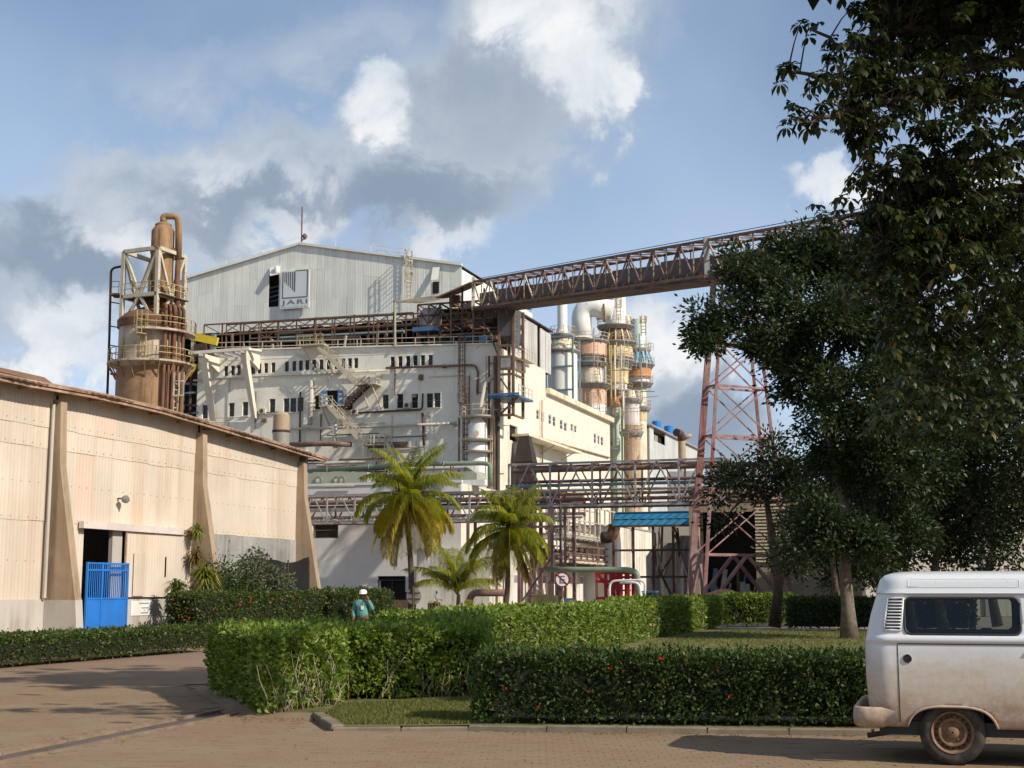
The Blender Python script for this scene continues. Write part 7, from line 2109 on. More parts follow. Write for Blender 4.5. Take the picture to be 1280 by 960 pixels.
# ------------------------------------------------------------------ near tree whose boughs hang in from the right
NS = 1.3
nt_ = thing('overhanging_tree', 'near tree with drooping hand-shaped leaves hanging in over the van', 'tree', (12.5, 20.2, 0), None)
def nd(x, y, d): return at_depth(x, y, d * NS)
tube('trunk', nt_, [(12.5, 20.2, -.05), (12.4, 20.2, 2), (12.1, 20.3, 4.5), (11.6, 20.4, 7), (11, 20.6, 9.5), (9.5, 20.4, 12)], [.46, .38, .33, .28, .2, .1], M_bark, None, 14)
limbs = [
    [(9.4, 15.6, 3.9), (1290, 262, 15.4), (1230, 276, 15.2), (1186, 288, 15.0), (1150, 296, 14.9), (1105, 300, 14.8)],
    [(1186, 288, 15.0), (1165, 318, 14.9), (1145, 350, 14.8), (1110, 385, 14.8)],
    [(9.0, 15.8, 6.6), (1290, 118, 15.0), (1200, 112, 14.6), (1140, 122, 14.4), (1085, 132, 14.2), (1030, 148, 14.1), (1005, 152, 14.0)],
    [(9.0, 15.8, 6.9), (1290, 70, 15.2), (1200, 90, 15.0), (1130, 98, 14.8), (1060, 98, 14.6), (1020, 95, 14.5), (985, 88, 14.4)],
    [(9.0, 15.8, 7.4), (1290, 20, 15.6), (1190, 35, 15.4), (1120, 40, 15.2), (1060, 60, 15.0), (1012, 36, 14.9)],
    [(9.2, 15.7, 5.4), (1290, 190, 15.2), (1220, 200, 14.9), (1160, 225, 14.7), (1110, 222, 14.6), (1070, 185, 14.5)],
    [(9.2, 15.7, 5.0), (1290, 235, 15.9), (1180, 240, 15.7), (1110, 262, 15.5), (1050, 275, 15.4)],
    [(8.8, 15.9, 8.0), (1250, -60, 16.0), (1140, -30, 15.8), (1098, 0, 15.6), (1110, 30, 15.5)],
    [(9.4, 15.6, 3.2), (1295, 380, 15.8), (1230, 400, 15.6), (1180, 440, 15.5)],
]
nodes = []
for lm in limbs:
    pts = [Vector((lm[0][0] * NS, lm[0][1] * NS, 1.75 + (lm[0][2] - 1.75) * NS)) if not (lm[0][0] > 100) else nd(*lm[0])] + [nd(*p) for p in lm[1:]]
    fine = []
    for a, b in zip(pts, pts[1:]):
        for i in range(4): fine.append(a.lerp(b, i / 4) + Vector((random.uniform(-.03, .03), random.uniform(-.05, .05), random.uniform(-.03, .03))))
    fine.append(pts[-1])
    r0 = .10 if lm[0][0] < 100 else .06
    tube('limb', nt_, fine, [r0 * (1 - .82 * i / (len(fine) - 1)) for i in range(len(fine))], M_bark, None, 7)
    nodes += [np.array(p) for p in fine]
nodes = np.array(nodes)
EDGE = [(-60, 1120), (0, 1098), (30, 1062), (50, 1040), (75, 1020), (95, 1012), (120, 1010), (150, 1012), (175, 1062), (200, 1058), (240, 1052), (270, 1030), (300, 1030), (340, 1068), (400, 1095), (460, 1120), (540, 1150), (600, 1205), (660, 1250), (720, 1290)]
def edge(y):
    for (a, xa), (b, xb) in zip(EDGE, EDGE[1:]):
        if a <= y <= b: return xa + (xb - xa) * (y - a) / (b - a)
    return 1300
tips = [nd(x, y, 14.3) for x, y in ((980, 84), (990, 80), (1000, 30), (1012, 28), (993, 132), (1000, 150), (986, 148), (1012, 118), (1030, 130), (1040, 70), (1052, 62), (1022, 96), (1065, 40), (1075, 160), (1062, 165), (1085, 172), (1070, 180), (1040, 55), (1078, 48), (1052, 135), (1060, 140), (1030, 270), (1024, 285), (1048, 250), (1035, 290))]
while len(tips) < 1150:
    if random.random() < .7:
        nq = nodes[random.randrange(len(nodes))] + np.array([random.gauss(0, .42), random.gauss(0, .4), random.gauss(-.05, .36)])
        nx_, ny_ = 640 + FPX * nq[0] / nq[1], 738 - FPX * (nq[2] - EYE) / nq[1]
        left_ = nx_ < 1085 and ny_ < 330
        if left_: nq = nodes[random.randrange(len(nodes))] + np.array([random.gauss(0, .17), random.gauss(0, .25), random.gauss(.02, .15)]); nx_, ny_ = 640 + FPX * nq[0] / nq[1], 738 - FPX * (nq[2] - EYE) / nq[1]
        acc = 0 if nx_ < 970 else (.55 if nx_ < 1085 and ny_ < 330 else 1)
        if random.random() < acc: tips.append(Vector(nq))
        continue
    px, py = random.uniform(1010, 1330), random.uniform(-60, 700)
    e = edge(py) + 10
    if px < e: continue
    w = 1.0 if py < 330 else max(.10, .55 - (py - 330) / 520)
    if px < e + 40: w *= .6
    if (px - 1185) ** 2 + (py - 208) ** 2 < 18 ** 2 or (px - 1265) ** 2 + (py - 130) ** 2 < 22 ** 2 or (px - 1150) ** 2 + (py - 165) ** 2 < 12 ** 2: continue
    if random.random() > w: continue
    tips.append(nd(px, py, random.uniform(13.6, 16.3)))
for _ in range(330): tips.append(nd(random.uniform(1095, 1330), random.uniform(250, 540), random.uniform(13.6, 17.0)))
# the crown goes on above and behind the frame
hi = []
while len(hi) < 80: hi.append(Vector((random.gauss(6.2, .9), random.gauss(13.6, .5), random.gauss(9.9, .5))))
tube('limb', nt_, limb_path((11, 20.6, 9.5), (6.3, 13.8, 9.8), .05), [.14, .12, .1, .08, .06, .05, .03], M_bark, None, 7)
while len(hi) < 900:
    p = Vector((random.gauss(7.6, 2.0), random.gauss(19.7, 1.2), random.gauss(11.3, 1.2)))
    if p.z > 9.6 and 640 + FPX * p.x / p.y > (1010 if 738 - FPX * (p.z - EYE) / p.y < -60 else 1120): hi.append(p)
segs, parts = [], []
for q in tips + hi:
    far = q.z > 10.8
    qa = np.array(q)
    d = np.linalg.norm(nodes - qa, axis=1); s_ = Vector(nodes[int(d.argmin())])
    if not far and (Vector(q) - s_).length < 1.0:
        segs.append(([s_, (s_ + q) / 2 + Vector((0, 0, .05)), q], [.014, .010, .006]))
    for rep in range(2 if not far else 1):
        m_ = random.randint(6, 9)
        ctr = qa + (rng.normal(size=3) * .10 if rep else 0)
        a = np.linspace(0, 2 * pi, m_, endpoint=False) + rng.random() * 6
        tilt = rng.normal(size=2) * .35
        D = np.stack([np.cos(a), np.sin(a), rng.uniform(-.3, .25, m_) + tilt[0] * np.cos(a) + tilt[1] * np.sin(a)], -1)
        Lh = (.15 if not far else .42) * rng.uniform(.75, 1.2, m_)
        P0 = np.tile(ctr, (m_, 1)) + D * .02
        D = unit(D)
        side_ = unit(np.cross(D, np.array([0, 0, 1.0]))); w = Lh * .46
        droop = rng.uniform(.4, 1.1, m_)[:, None]
        p1 = P0 + D * (Lh * .38)[:, None] + np.array([0, 0, -1]) * (droop * .05 * Lh[:, None])
        p2 = P0 + D * (Lh * .68)[:, None] + np.array([0, 0, -1]) * (droop * .30 * Lh[:, None])
        p3 = P0 + D * (Lh * .82)[:, None] + np.array([0, 0, -1]) * (droop * .75 * Lh[:, None])
        V = np.stack([P0, p1 + side_ * (w * .42)[:, None], p1 - side_ * (w * .42)[:, None], p2 + side_ * (w * .5)[:, None], p2 - side_ * (w * .5)[:, None], p3], 1).reshape(-1, 3)
        k = np.arange(m_)[:, None] * 6
        parts.append((V, np.concatenate([k + [0, 1, 2], k + [1, 3, 4], k + [1, 4, 2], k + [3, 5, 4]], 0)))
twig_mesh('twigs', nt_, segs, M_bark)
V, Fc = join_np(parts)
centred('crown', V, Fc, L_near, nt_)

# ------------------------------------------------------------------ palms
def frond(parent, hub, az, e0, length, curl, mat, n=84, leaf=1.35, tw=0.0):
    p = Vector(hub); pitch = e0
    P, T = [p.copy()], []
    st_ = length / 14
    for i in range(14):
        d = Vector((cos(az) * cos(pitch), sin(az) * cos(pitch), sin(pitch)))
        T.append(d); p = p + d * st_; P.append(p.copy()); pitch -= curl / 14 * (.5 + i / 14)
    T.append(T[-1])
    rv_, rf = tube_geo(P, [.045 * (1 - .85 * i / 14) for i in range(15)], 4, False)
    Vs = [np.array([tuple(v) for v in rv_])]; tri = []
    for q in rf: tri += [(q[0], q[1], q[2]), (q[0], q[2], q[3])]
    Fs = [np.array(tri)]; o = len(rv_)
    pos, tan_ = np.array([tuple(x) for x in P]), np.array([tuple(x) for x in T])
    for s_ in (-1, 1):
        u = np.linspace(.10, .995, n) + rng.normal(size=n) * .004
        u = np.clip(u, 0, .999); ii = (u * 14).astype(int); fr = (u * 14 - ii)[:, None]
        B = pos[ii] * (1 - fr) + pos[ii + 1] * fr; Tn = tan_[ii]
        sd = unit(np.cross(Tn, np.array([0, 0, 1.0]))) * s_
        Ld = leaf * (np.sin(np.clip(u * 1.06, 0, 1) * pi) ** .45 * .85 + .15) * rng.uniform(.8, 1.12, n) * (1 - .35 * (u > .9))
        hang = rng.uniform(.4, 1.0, n)[:, None]
        D1 = unit(sd + Tn * .55 + np.array([0, 0, .12]) - np.array([0, 0, 1]) * hang * .35)
        D2 = unit(sd * .55 + Tn * .45 - np.array([0, 0, 1]) * (hang + .45))
        m1 = B + D1 * (Ld * .5)[:, None]; e_ = m1 + D2 * (Ld * .5)[:, None]
        wv = unit(np.cross(D1, sd + np.array([0, 0, 1.5]))) * .030
        V = np.stack([B + wv * .6, B - wv * .6, m1 + wv, m1 - wv, e_], 1).reshape(-1, 3)
        k = np.arange(n)[:, None] * 5 + o; o += len(V)
        Vs.append(V); Fs.append(np.concatenate([k + [0, 1, 3], k + [0, 3, 2], k + [2, 3, 4]], 0))
    V = np.concatenate(Vs); Fc = np.concatenate(Fs)
    me = np_mesh(V - np.array(hub), Fc, mat)
    put('frond', me, parent, Matrix.Translation(Vector(hub)))
def palm(label, base, hub, r, fr, seed):
    random.seed(seed)
    t = thing('coconut_palm', label, 'palm', base, None, 'coconut palms before the mill')
    base, hub = Vector(base), Vector(hub)
    if (hub - base).length > 3:
        pts = [base.lerp(hub, i / 10) + Vector((.08 * sin(i * .5), .05 * sin(i * .7), 0)) * (1 if 0 < i < 10 else 0) for i in range(11)]
        tube('trunk', t, pts, [r * (1.5 if i == 0 else 1.0 - .03 * i) for i in range(11)], M_bark, None, 10)
        lathe('crown_shaft', t, [(r * .8, -.5), (r * 1.5, -.1), (r * 1.2, .35), (.08, .8)], hub, L_palm_dead, None, 10)
    else:
        lathe('trunk', t, [(r * 1.2, 0), (r, .5), (r * .6, (hub - base).z)], base, M_bark_light, None, 10)
    for az, e0, ln, curl, m_ in fr: frond(t, hub + Vector((random.uniform(-.12, .12), random.uniform(-.12, .12), random.uniform(-.1, .2))), az, e0, ln, curl, m_)
    return t
def ring_fronds(n, ln, tiers, seed):
    r = random.Random(seed); out = []
    for e0, curl, m_, k in tiers:
        o = r.random() * 6
        for i in range(k): out.append((o + 2 * pi * i / k + r.uniform(-.25, .25), e0 + r.uniform(-.15, .15), ln * r.uniform(.85, 1.1), curl + r.uniform(-.2, .25), m_))
    return out
PD1, PD2, PD3 = 104, 99, 108
hub1, hub2, hub3 = at_depth(510, 622, PD1), at_depth(637, 662, PD2), at_depth(572, 742, PD3)
palm('tall coconut palm with yellowing drooping fronds before the white annex', (at_depth(514, 760, PD1).x, PD1, 0), hub1, .24,
     ring_fronds(0, 4.9, [(1.35, 1.2, L_palm, 7), (.95, 1.8, L_palm, 9), (.4, 2.1, L_palm, 8), (-.15, 1.7, L_palm_y, 8), (-.7, 1.0, L_palm_y, 7), (-1.05, .5, L_palm_y, 3), (-1.2, .3, L_palm_dead, 2)], 4), 4)
p2 = palm('medium green coconut palm with orange nuts beside the bridge columns', (at_depth(631, 757, PD2).x, PD2, 0), hub2, .21,
     ring_fronds(0, 3.9, [(1.3, 1.2, L_palm, 7), (.85, 1.7, L_palm, 9), (.25, 2.0, L_palm, 8), (-.35, 1.4, L_palm, 8), (-.85, .8, L_palm_y, 3), (-1.1, .4, L_palm_dead, 2)], 8), 8)
for k in range(12):
    q = hub2 + Vector((.55 + random.uniform(-.25, .3), -.35 + random.uniform(-.2, .2), -.15 + random.uniform(-.35, .3)))
    lathe('coconut', p2, [(.02, -.13), (.09, -.09), (.12, 0), (.09, .1), (.02, .14)], q, M_roller, None, 8)
palm('young stemless coconut palm between the two taller palms', (at_depth(573, 758, PD3).x, PD3, 0), hub3, .2,
     ring_fronds(0, 4.6, [(1.38, .9, L_palm, 5), (1.1, 1.4, L_palm, 7), (.75, 1.6, L_palm, 4)], 12), 12)

# ------------------------------------------------------------------ plants by the warehouse
def strap_plant(name, label, c, n, ln, w, mat, up=.6, group=None, cat='plant', stem=None):
    t = thing(name, label, cat, c, None, group)
    c = np.array(c)
    for rosette in range(1):
        d = unit(rng.normal(size=(n, 3)) + np.array([0, 0, up])); Lh = ln * rng.uniform(.6, 1.1, n)
        s_ = unit(np.cross(d, np.array([0, 0, 1.0]))); b_ = c + rng.normal(size=(n, 3)) * .06 * ln
        m1 = b_ + d * (Lh * .55)[:, None]; e_ = m1 + unit(d + np.array([0, 0, -1.1])) * (Lh * .5)[:, None]
        V = np.stack([b_ + s_ * w * .4, b_ - s_ * w * .4, m1 + s_ * w * .5, m1 - s_ * w * .5, e_], 1).reshape(-1, 3)
        k = np.arange(n)[:, None] * 5
        centred('leaves', V, np.concatenate([k + [0, 1, 3], k + [0, 3, 2], k + [2, 3, 4]], 0), mat, t)
    return t
q = gw(*onX(246, 664, WX + .55)); strap_plant('bromeliad', 'yellow-green bromeliad growing high on the warehouse buttress', q, 120, .55, .05, L_strap, .4)
t = strap_plant('hanging_fern', 'dry hanging fern tangle under the bromeliad on the buttress', q + Vector((0, 0, -.9)), 160, .6, .04, L_palm_dead, -.5)
q = gw(*onX(257, 722, WX + 1.7)); t = strap_plant('dragon_plant', 'spiky yellow-green dragon plant behind the ixora hedge', q, 260, .85, .06, L_strap, .7)
strap_plant('dragon_plant', 'lower darker dragon plant left of the spiky one', q + Vector((-.9, -.8, -.45)), 160, .7, .06, L_ixora_road, .5)
q = gw(*onX(274, 710, WX + 1.2)); tree('dark_bush', 'dark green bush behind the spiky dragon plant', (q.x, q.y, 0), [(q.x, q.y, 0), (q.x, q.y, .8), (q.x, q.y, 1.5)], .06, [((q.x, q.y, 2.0), .8), ((q.x + .5, q.y + .5, 1.7), .7)], 2600, .13, L_ixora, group=None)
q = gw(*onX(306, 720, WX + 1.4))
tree('grey_shrub', 'airy grey-green shrub in front of the block wall', (q.x, q.y, 0), [(q.x, q.y, 0), (q.x + .05, q.y, .8), (q.x, q.y, 1.4)], .05, [((q.x, q.y, 2.3), .8), ((q.x + .7, q.y + .8, 2.0), .7), ((q.x - .6, q.y - .4, 2.0), .6), ((q.x + .3, q.y + .3, 3.0), .55), ((q.x + 1.1, q.y + 1.4, 2.1), .5)], 3400, .16, L_grey, M_stemw, group=None, tips_per=22, spread=.2)
# far line of trees that closes the horizon beyond the yard
random.seed(77)
P_, N_ = [], 0
parts = []
for k in range(150):
    a = radians(random.uniform(-75, 75)); R_ = random.uniform(420, 560)
    c = np.array([R_ * sin(a), R_ * cos(a), random.uniform(2, 8)])
    m_ = 120
    P = c + unit(rng.normal(size=(m_, 3))) * np.array([11, 8, 8]) * rng.random((m_, 1)) ** .4
    P[:, 2] = np.maximum(P[:, 2], .2)
    parts.append(leaf_geo(P, rng.normal(size=(m_, 3)), 5.0, 3.5))
V, Fc = join_np(parts)
tag(put('far_woodland', np_mesh(V, Fc, L_tree_dark), None), 'far-off dark woodland on the horizon behind the mill', 'woodland', kind='stuff')
# ------------------------------------------------------------------ white van at the right
def van_mats():
    t = NT('van_white_dusty')
    sp = t.N.new('ShaderNodeSeparateXYZ'); t.L.new(t.pos, sp.inputs[0])
    z = sp.outputs[2]
    n = t.noise(2.2, 6, .65, t.scaled(t.pos, (1, 1, 2.2))); f = t.noise(14, 5, .7)
    zz_ = t.math('ADD', z, t.math('MULTIPLY', t.math('SUBTRACT', n, .5), .55))
    d1 = t.ramp(zz_, 1.3, .8, 0, .85); d2 = t.ramp(zz_, .80, .42, 0, .85)
    c = t.mix(t.math('MULTIPLY', d1, t.ramp(f, .2, .8, .6, 1)), (.66, .67, .67), (.47, .36, .235))
    c = t.mix(t.math('MULTIPLY', d2, t.ramp(f, .3, .7, .6, 1)), c, (.33, .18, .095))
    c = t.mix(t.ramp(t.noise(30, 3), .62, .72, 0, .35), c, (.4, .3, .2))
    t.set(c, t.ramp(t.math('MAXIMUM', d1, d2), 0, .6, .28, .75), 0, .5)
    t.b.inputs['Coat Weight'].default_value = .15
    t2 = NT('tyre'); t2.set(t2.mix(t2.ramp(t2.noise(9, 4), .3, .7), (.03, .027, .025), (.085, .066, .05)), .85, 0, .3)
    t3 = NT('rim_dusty'); t3.set(t3.mix(t3.ramp(t3.noise(12, 5), .3, .7), (.27, .165, .095), (.16, .085, .045)), .75, 0, .3)
    t4 = NT('van_glass')
    tr = t4.N.new('ShaderNodeBsdfTransparent'); tr.inputs[0].default_value = (.55, .60, .56, 1)
    gl = t4.N.new('ShaderNodeBsdfGlossy'); gl.inputs['Roughness'].default_value = .03
    fr = t4.N.new('ShaderNodeFresnel'); fr.inputs[0].default_value = 1.5
    ms = t4.N.new('ShaderNodeMixShader'); t4.L.new(fr.outputs[0], ms.inputs[0]); t4.L.new(tr.outputs[0], ms.inputs[1]); t4.L.new(gl.outputs[0], ms.inputs[2])
    t4.L.new(ms.outputs[0], t4.out.inputs['Surface'])
    t5 = NT('van_trim'); t5.set((.02, .02, .02), .5)
    t6 = NT('seat_dark'); t6.set((.03, .03, .034), .8)
    t7 = NT('tail_lamp'); t7.set((.35, .02, .015), .25)
    return t.m, t2.m, t3.m, t4.m, t5.m, t6.m, t7.m
M_van, M_tyre, M_rim, M_vglass, M_trim, M_seat, M_tail = van_mats()
VL = 4.5
PROF = [(.37, .80), (.45, .825), (.6, .845), (.8, .858), (1.0, .862), (1.15, .86), (1.205, .856), (1.215, .862), (1.235, .876), (1.265, .876), (1.285, .862), (1.30, .845), (1.40, .828), (1.55, .80), (1.68, .776), (1.715, .77),
        (1.735, .775), (1.75, .765), (1.80, .755), (1.86, .735), (1.905, .69), (1.93, .60), (1.945, .45), (1.952, .22), (1.955, 0.0)]
def interp(tab, x):
    for (a, ya), (b, yb) in zip(tab, tab[1:]):
        if a <= x <= b: return ya + (yb - ya) * (x - a) / (b - a)
    return tab[0][1] if x < tab[0][0] else tab[-1][1]
XR = [(.37, .05), (.6, .015), (.9, 0), (1.2, 0.0), (1.3, .02), (1.5, .065), (1.7, .13), (1.74, .13), (1.86, .17), (1.91, .22), (1.935, .30), (1.95, .42), (1.955, .5)]
XF = [(.37, 4.44), (.6, 4.48), (.9, 4.5), (1.15, 4.48), (1.3, 4.42), (1.7, 4.12), (1.74, 4.12), (1.86, 4.04), (1.91, 3.98), (1.95, 3.8), (1.955, 3.7)]
def corner(d, rc):
    if d >= rc: return 0.0
    d = max(d, 0); return rc - sqrt(max(0, rc * rc - (rc - d) ** 2))
def van_y(x, z):
    hw = interp(PROF, z); xr, xf = interp(XR, z), interp(XF, z)
    return max(0.0, hw - min(hw, corner(x - xr, .24)) - min(hw, corner(xf - x, .38)))
ZS = []
for (a, _), (b, _) in zip(PROF, PROF[1:]):
    if a >= 1.75: break
    k = max(1, int(round((b - a) / .024)))
    ZS += [a + (b - a) * i / k for i in range(k)]
ZS += [1.75, 1.775, 1.80, 1.83, 1.86, 1.885, 1.905, 1.92, 1.93, 1.938, 1.945, 1.949, 1.952, 1.954, 1.955]
US = sorted({0, .004, .015, .032, .055, .085, .12, .16, .20, .24, *[.24 + .028 * i for i in range(1, 138)], 4.14, 4.2, 4.26, 4.32, 4.38, 4.42, 4.45, 4.475, 4.49, 4.5})
US = [u for u in US if u <= 4.5]
def rrect(x, z, x0, x1, z0, z1, r):
    cx, cz = (x0 + x1) / 2, (z0 + z1) / 2
    qx, qz = abs(x - cx) - (x1 - x0) / 2 + r, abs(z - cz) - (z1 - z0) / 2 + r
    return hypot(max(qx, 0), max(qz, 0)) + min(max(qx, qz), 0) - r
WIN = [(.415, 1.54, 1.305, 1.672, .07), (1.70, 2.78, 1.305, 1.672, .07), (2.96, 3.86, 1.305, 1.66, .09)]
ARC = [(.84, .455), (3.24, .44)]
def arch(x, z, c, h): return ((abs((x - c) / h) ** 3.2 + abs((z - .16) / .425) ** 3.2) ** (1 / 3.2) - 1) * .42
def cut(x, z):
    s_ = [rrect(x, z, *w) for w in WIN] + [arch(x, z, c, h) for c, h in ARC]
    return min(range(len(s_)), key=lambda i: s_[i]), min(s_)
van = thing('van', 'dusty white passenger van on the paving with only its rear half showing', 'van', (3.89, 15.54, 0), None)
VM = Matrix.Translation((3.89, 15.54, 0)) @ Matrix.Rotation(radians(-17), 4, 'Z')
def build_body():
    V, nz, nu = [], len(ZS), len(US)
    pos = {}
    for j, z in enumerate(ZS):
        xr, xf = interp(XR, z), interp(XF, z)
        for i, u in enumerate(US):
            x, zz_ = xr + u * (xf - xr) / VL, z
            if z < 1.72:
                for _ in range(2):
                    k, s_ = cut(x, zz_)
                    if abs(s_) < .016:
                        e = .002
                        gx_ = (cut(x + e, zz_)[1] - cut(x - e, zz_)[1]) / (2 * e); gz_ = (cut(x, zz_ + e)[1] - cut(x, zz_ - e)[1]) / (2 * e)
                        g2 = gx_ * gx_ + gz_ * gz_ + 1e-9
                        x -= s_ * gx_ / g2; zz_ -= s_ * gz_ / g2
            V.append((x, zz_))
    full, bodyf, winf = [], [], [[], [], []]
    for s_ in (-1, 1):
        full += [(x, s_ * van_y(x, z), z) for x, z in V]
    off = nz * nu
    for j in range(nz - 1):
        for i in range(nu - 1):
            q = [j * nu + i, j * nu + i + 1, (j + 1) * nu + i + 1, (j + 1) * nu + i]
            cx, cz = sum(V[k][0] for k in q) / 4, sum(V[k][1] for k in q) / 4
            k, d = cut(cx, cz) if cz < 1.72 else (0, 1)
            tgt = bodyf if d > 0 else (winf[k] if k < 3 else None)
            if tgt is None: continue
            tgt.append(tuple(q)); tgt.append(tuple(x + off for x in reversed(q)))
    # rear and front caps
    for i in (0, nu - 1):
        for j in range(nz - 1):
            a, b = j * nu + i, (j + 1) * nu + i
            q = (a, b, b + off, a + off)
            bodyf.append(q if i == 0 else tuple(reversed(q)))
    for i in range(nu - 1):
        j = nz - 1
    me = new_mesh(full, bodyf, [M_van, M_seat], True)
    body = put('body', me, van, VM)
    bm = bmesh.new(); bm.from_mesh(me); bmesh.ops.remove_doubles(bm, verts=bm.verts, dist=.0008)
    bmesh.ops.delete(bm, geom=[v for v in bm.verts if not v.link_faces], context='VERTS')
    bmesh.ops.recalc_face_normals(bm, faces=bm.faces); bm.to_mesh(me); bm.free()
    me.polygons.foreach_set('use_smooth', [True] * len(me.polygons))
    me.set_sharp_from_angle(angle=radians(50))
    so = body.modifiers.new('shell', 'SOLIDIFY'); so.thickness = .02; so.offset = -1; so.material_offset = 1; so.use_rim = True
    for k in range(3):
        for s_ in (0, 1):
            fs_ = winf[k][s_::2]
            used = sorted({i for f in fs_ for i in f}); mp = {u: n for n, u in enumerate(used)}
            w = put('window', new_mesh([full[u] for u in used], [tuple(mp[i] for i in f) for f in fs_], M_vglass, True), van, VM)
            x0, x1, z0, z1, r = WIN[k]
            pts = []
            for cx, cz, a0 in ((x1 - r, z1 - r, 0), (x0 + r, z1 - r, pi / 2), (x0 + r, z0 + r, pi), (x1 - r, z0 + r, 1.5 * pi)):
                for a in np.linspace(a0, a0 + pi / 2, 6): pts.append((cx + r * cos(a), cz + r * sin(a)))
            pts.append(pts[0])
            sg_ = -1 if s_ == 0 else 1
            tube('window_seal', w, [(x, sg_ * (van_y(x, z) + .002), z) for x, z in pts], .013, M_trim, VM, 6)
    return body
body = build_body()
def on_side(x, z, off=.0, s_=-1): return (x, s_ * (van_y(x, z) + off), z)
for s_ in (-1, 1):
    tube('drip_rail', van, [on_side(x, 1.722, .012, s_) for x in np.linspace(.14, 4.05, 40)], .014, M_van, VM, 6)
    tube('belt_groove', van, [on_side(x, 1.209, .001, s_) for x in np.linspace(.335, 4.3, 50)], .006, M_trim, VM, 5)
    for x0 in (.335, 1.62, 2.86): tube('panel_seam', van, [on_side(x0, z, .0, s_) for z in np.linspace(.42, 1.2 if x0 < 1 else 1.7, 20)], .005, M_trim, VM, 4)
    for c, h in ARC:
        pts = []
        for a in np.linspace(.03, pi - .03, 40):
            ca, sa_ = cos(a), sin(a)
            x = c + h * math.copysign(abs(ca) ** (2 / 3.2), ca); z = .16 + .425 * abs(sa_) ** (2 / 3.2)
            if z > .37: pts.append((x, s_ * (van_y(x, z) + .004), z))
        tube('arch_lip', van, pts, .014, M_van, VM, 6)
    # recessed pressing in the raised roof side
    mb = MB()
    x0, x1, z0, z1 = .46, 1.55, 1.785, 1.865
    pts = [on_side(x, z, .001, s_) for x, z in ((x0, z0), (x1, z0), (x1, z1), (x0, z1), (x0, z0))]
    fine = []
    for a, b in zip(pts, pts[1:]):
        for i in range(8): fine.append(tuple(Vector(a).lerp(Vector(b), i / 8)))
    tube('roof_pressing', van, [on_side(p[0], p[2], -.001, s_) for p in fine] + [pts[0]], .005, M_van, VM, 5)
# air louvres at the rear corner
for s_ in (-1, 1):
    lv = None
    def lp(u, w):      # u across 0..1, w up 0..1
        z = 1.345 + .325 * w; x = .20 + .175 * u + .055 * w * (1 - .4 * u)
        return x, z
    v, f = [], []
    for w in np.linspace(0, 1, 9):
        for u in np.linspace(0, 1, 7): v.append(on_side(*lp(u, w), .004, s_))
    for j in range(8):
        for i in range(6): f.append((j * 7 + i, j * 7 + i + 1, j * 7 + i + 8, j * 7 + i + 7))
    lv = mesh('louvre_panel', van, v, f, M_trim, VM, True)
    ring = [lp(u, w) for u, w in ((0, 0), (.5, 0), (1, 0), (1, .5), (1, 1), (.5, 1), (0, 1), (0, .5), (0, 0))]
    tube('louvre_rim', lv, [on_side(x, z, .008, s_) for x, z in ring], .013, M_van, VM, 6)
    for k in range(1, 10):
        tube('louvre_slat', lv, [on_side(*lp(u, k / 10), .010, s_) for u in np.linspace(.02, .98, 6)], .0085, M_van, VM, 5)
# fuel cap, bumper, lamps, floor, seats
q = on_side(.43, 1.06, .0)
cm = VM @ Matrix.Translation(q) @ Matrix.Rotation(pi / 2, 4, 'X')
cap = lathe('fuel_cap', van, [(.044, 0), (.044, .010), (.038, .014), (.036, .006), (.012, .006), (.010, .012)], (0, 0, 0), M_trim, cm, 18)
lathe('cap_ring', cap, [(.05, -.004), (.05, .005)], (0, 0, 0), M_van, cm, 18)
path = [(.29, -.905), (.1, -.91), (-.02, -.90), (-.085, -.85), (-.11, -.76), (-.115, 0), (-.11, .76), (-.085, .85), (-.02, .90), (.1, .91), (.29, .905)]
sec = [(-.035, -.085), (-.035, .085), (-.005, .102), (.022, .085), (.032, 0), (.022, -.085), (-.005, -.102)]
v, f = [], []
P2 = bend([(x, y, 0) for x, y in path], .08, 4)
for i, p in enumerate(P2):
    a, b = P2[max(0, i - 1)], P2[min(len(P2) - 1, i + 1)]
    tt_ = (b - a).normalized(); nn = Vector((-tt_.y, tt_.x, 0)) * -1
    if nn.dot(p - Vector((2, 0, 0))) < 0: nn = -nn
    endk = .62 if i in (0, len(P2) - 1) else 1
    for (o, z) in sec: v.append(p + nn * o * endk + Vector((0, 0, .468 + z * endk)))
m_ = len(sec)
for i in range(len(P2) - 1):
    for k in range(m_): f.append((i * m_ + k, i * m_ + (k + 1) % m_, (i + 1) * m_ + (k + 1) % m_, (i + 1) * m_ + k))
f += [tuple(range(m_)), tuple(range(len(v) - 1, len(v) - m_ - 1, -1))]
mesh('rear_bumper', van, v, f, M_van, VM, True)
for y in (-.68, .68):
    y *= .78; mesh('tail_lamp', van, boxv((-.006, y - .06, .80), (.03, y + .06, 1.12)), BOXF, M_tail, VM)
v = [(.022, -.5, 1.34), (.022, .5, 1.34), (.098, .48, 1.62), (.098, -.48, 1.62)]
mesh('rear_window', van, v + [(x + .02, y, z) for x, y, z in v], [(0, 3, 2, 1), (4, 5, 6, 7), (0, 1, 5, 4), (1, 2, 6, 5), (2, 3, 7, 6), (3, 0, 4, 7)], M_glass, VM)
tube('exhaust', van, [(.5, -.35, .3), (.2, -.45, .28), (-.02, -.45, .24)], .028, M_steel_dark, VM, 8)
box('underbody', van, (.12, -.70, .28), (4.3, .70, .42), M_trim, VM)
box('engine_cover', van, (.15, -.72, .43), (1.15, .72, .95), M_seat, VM)
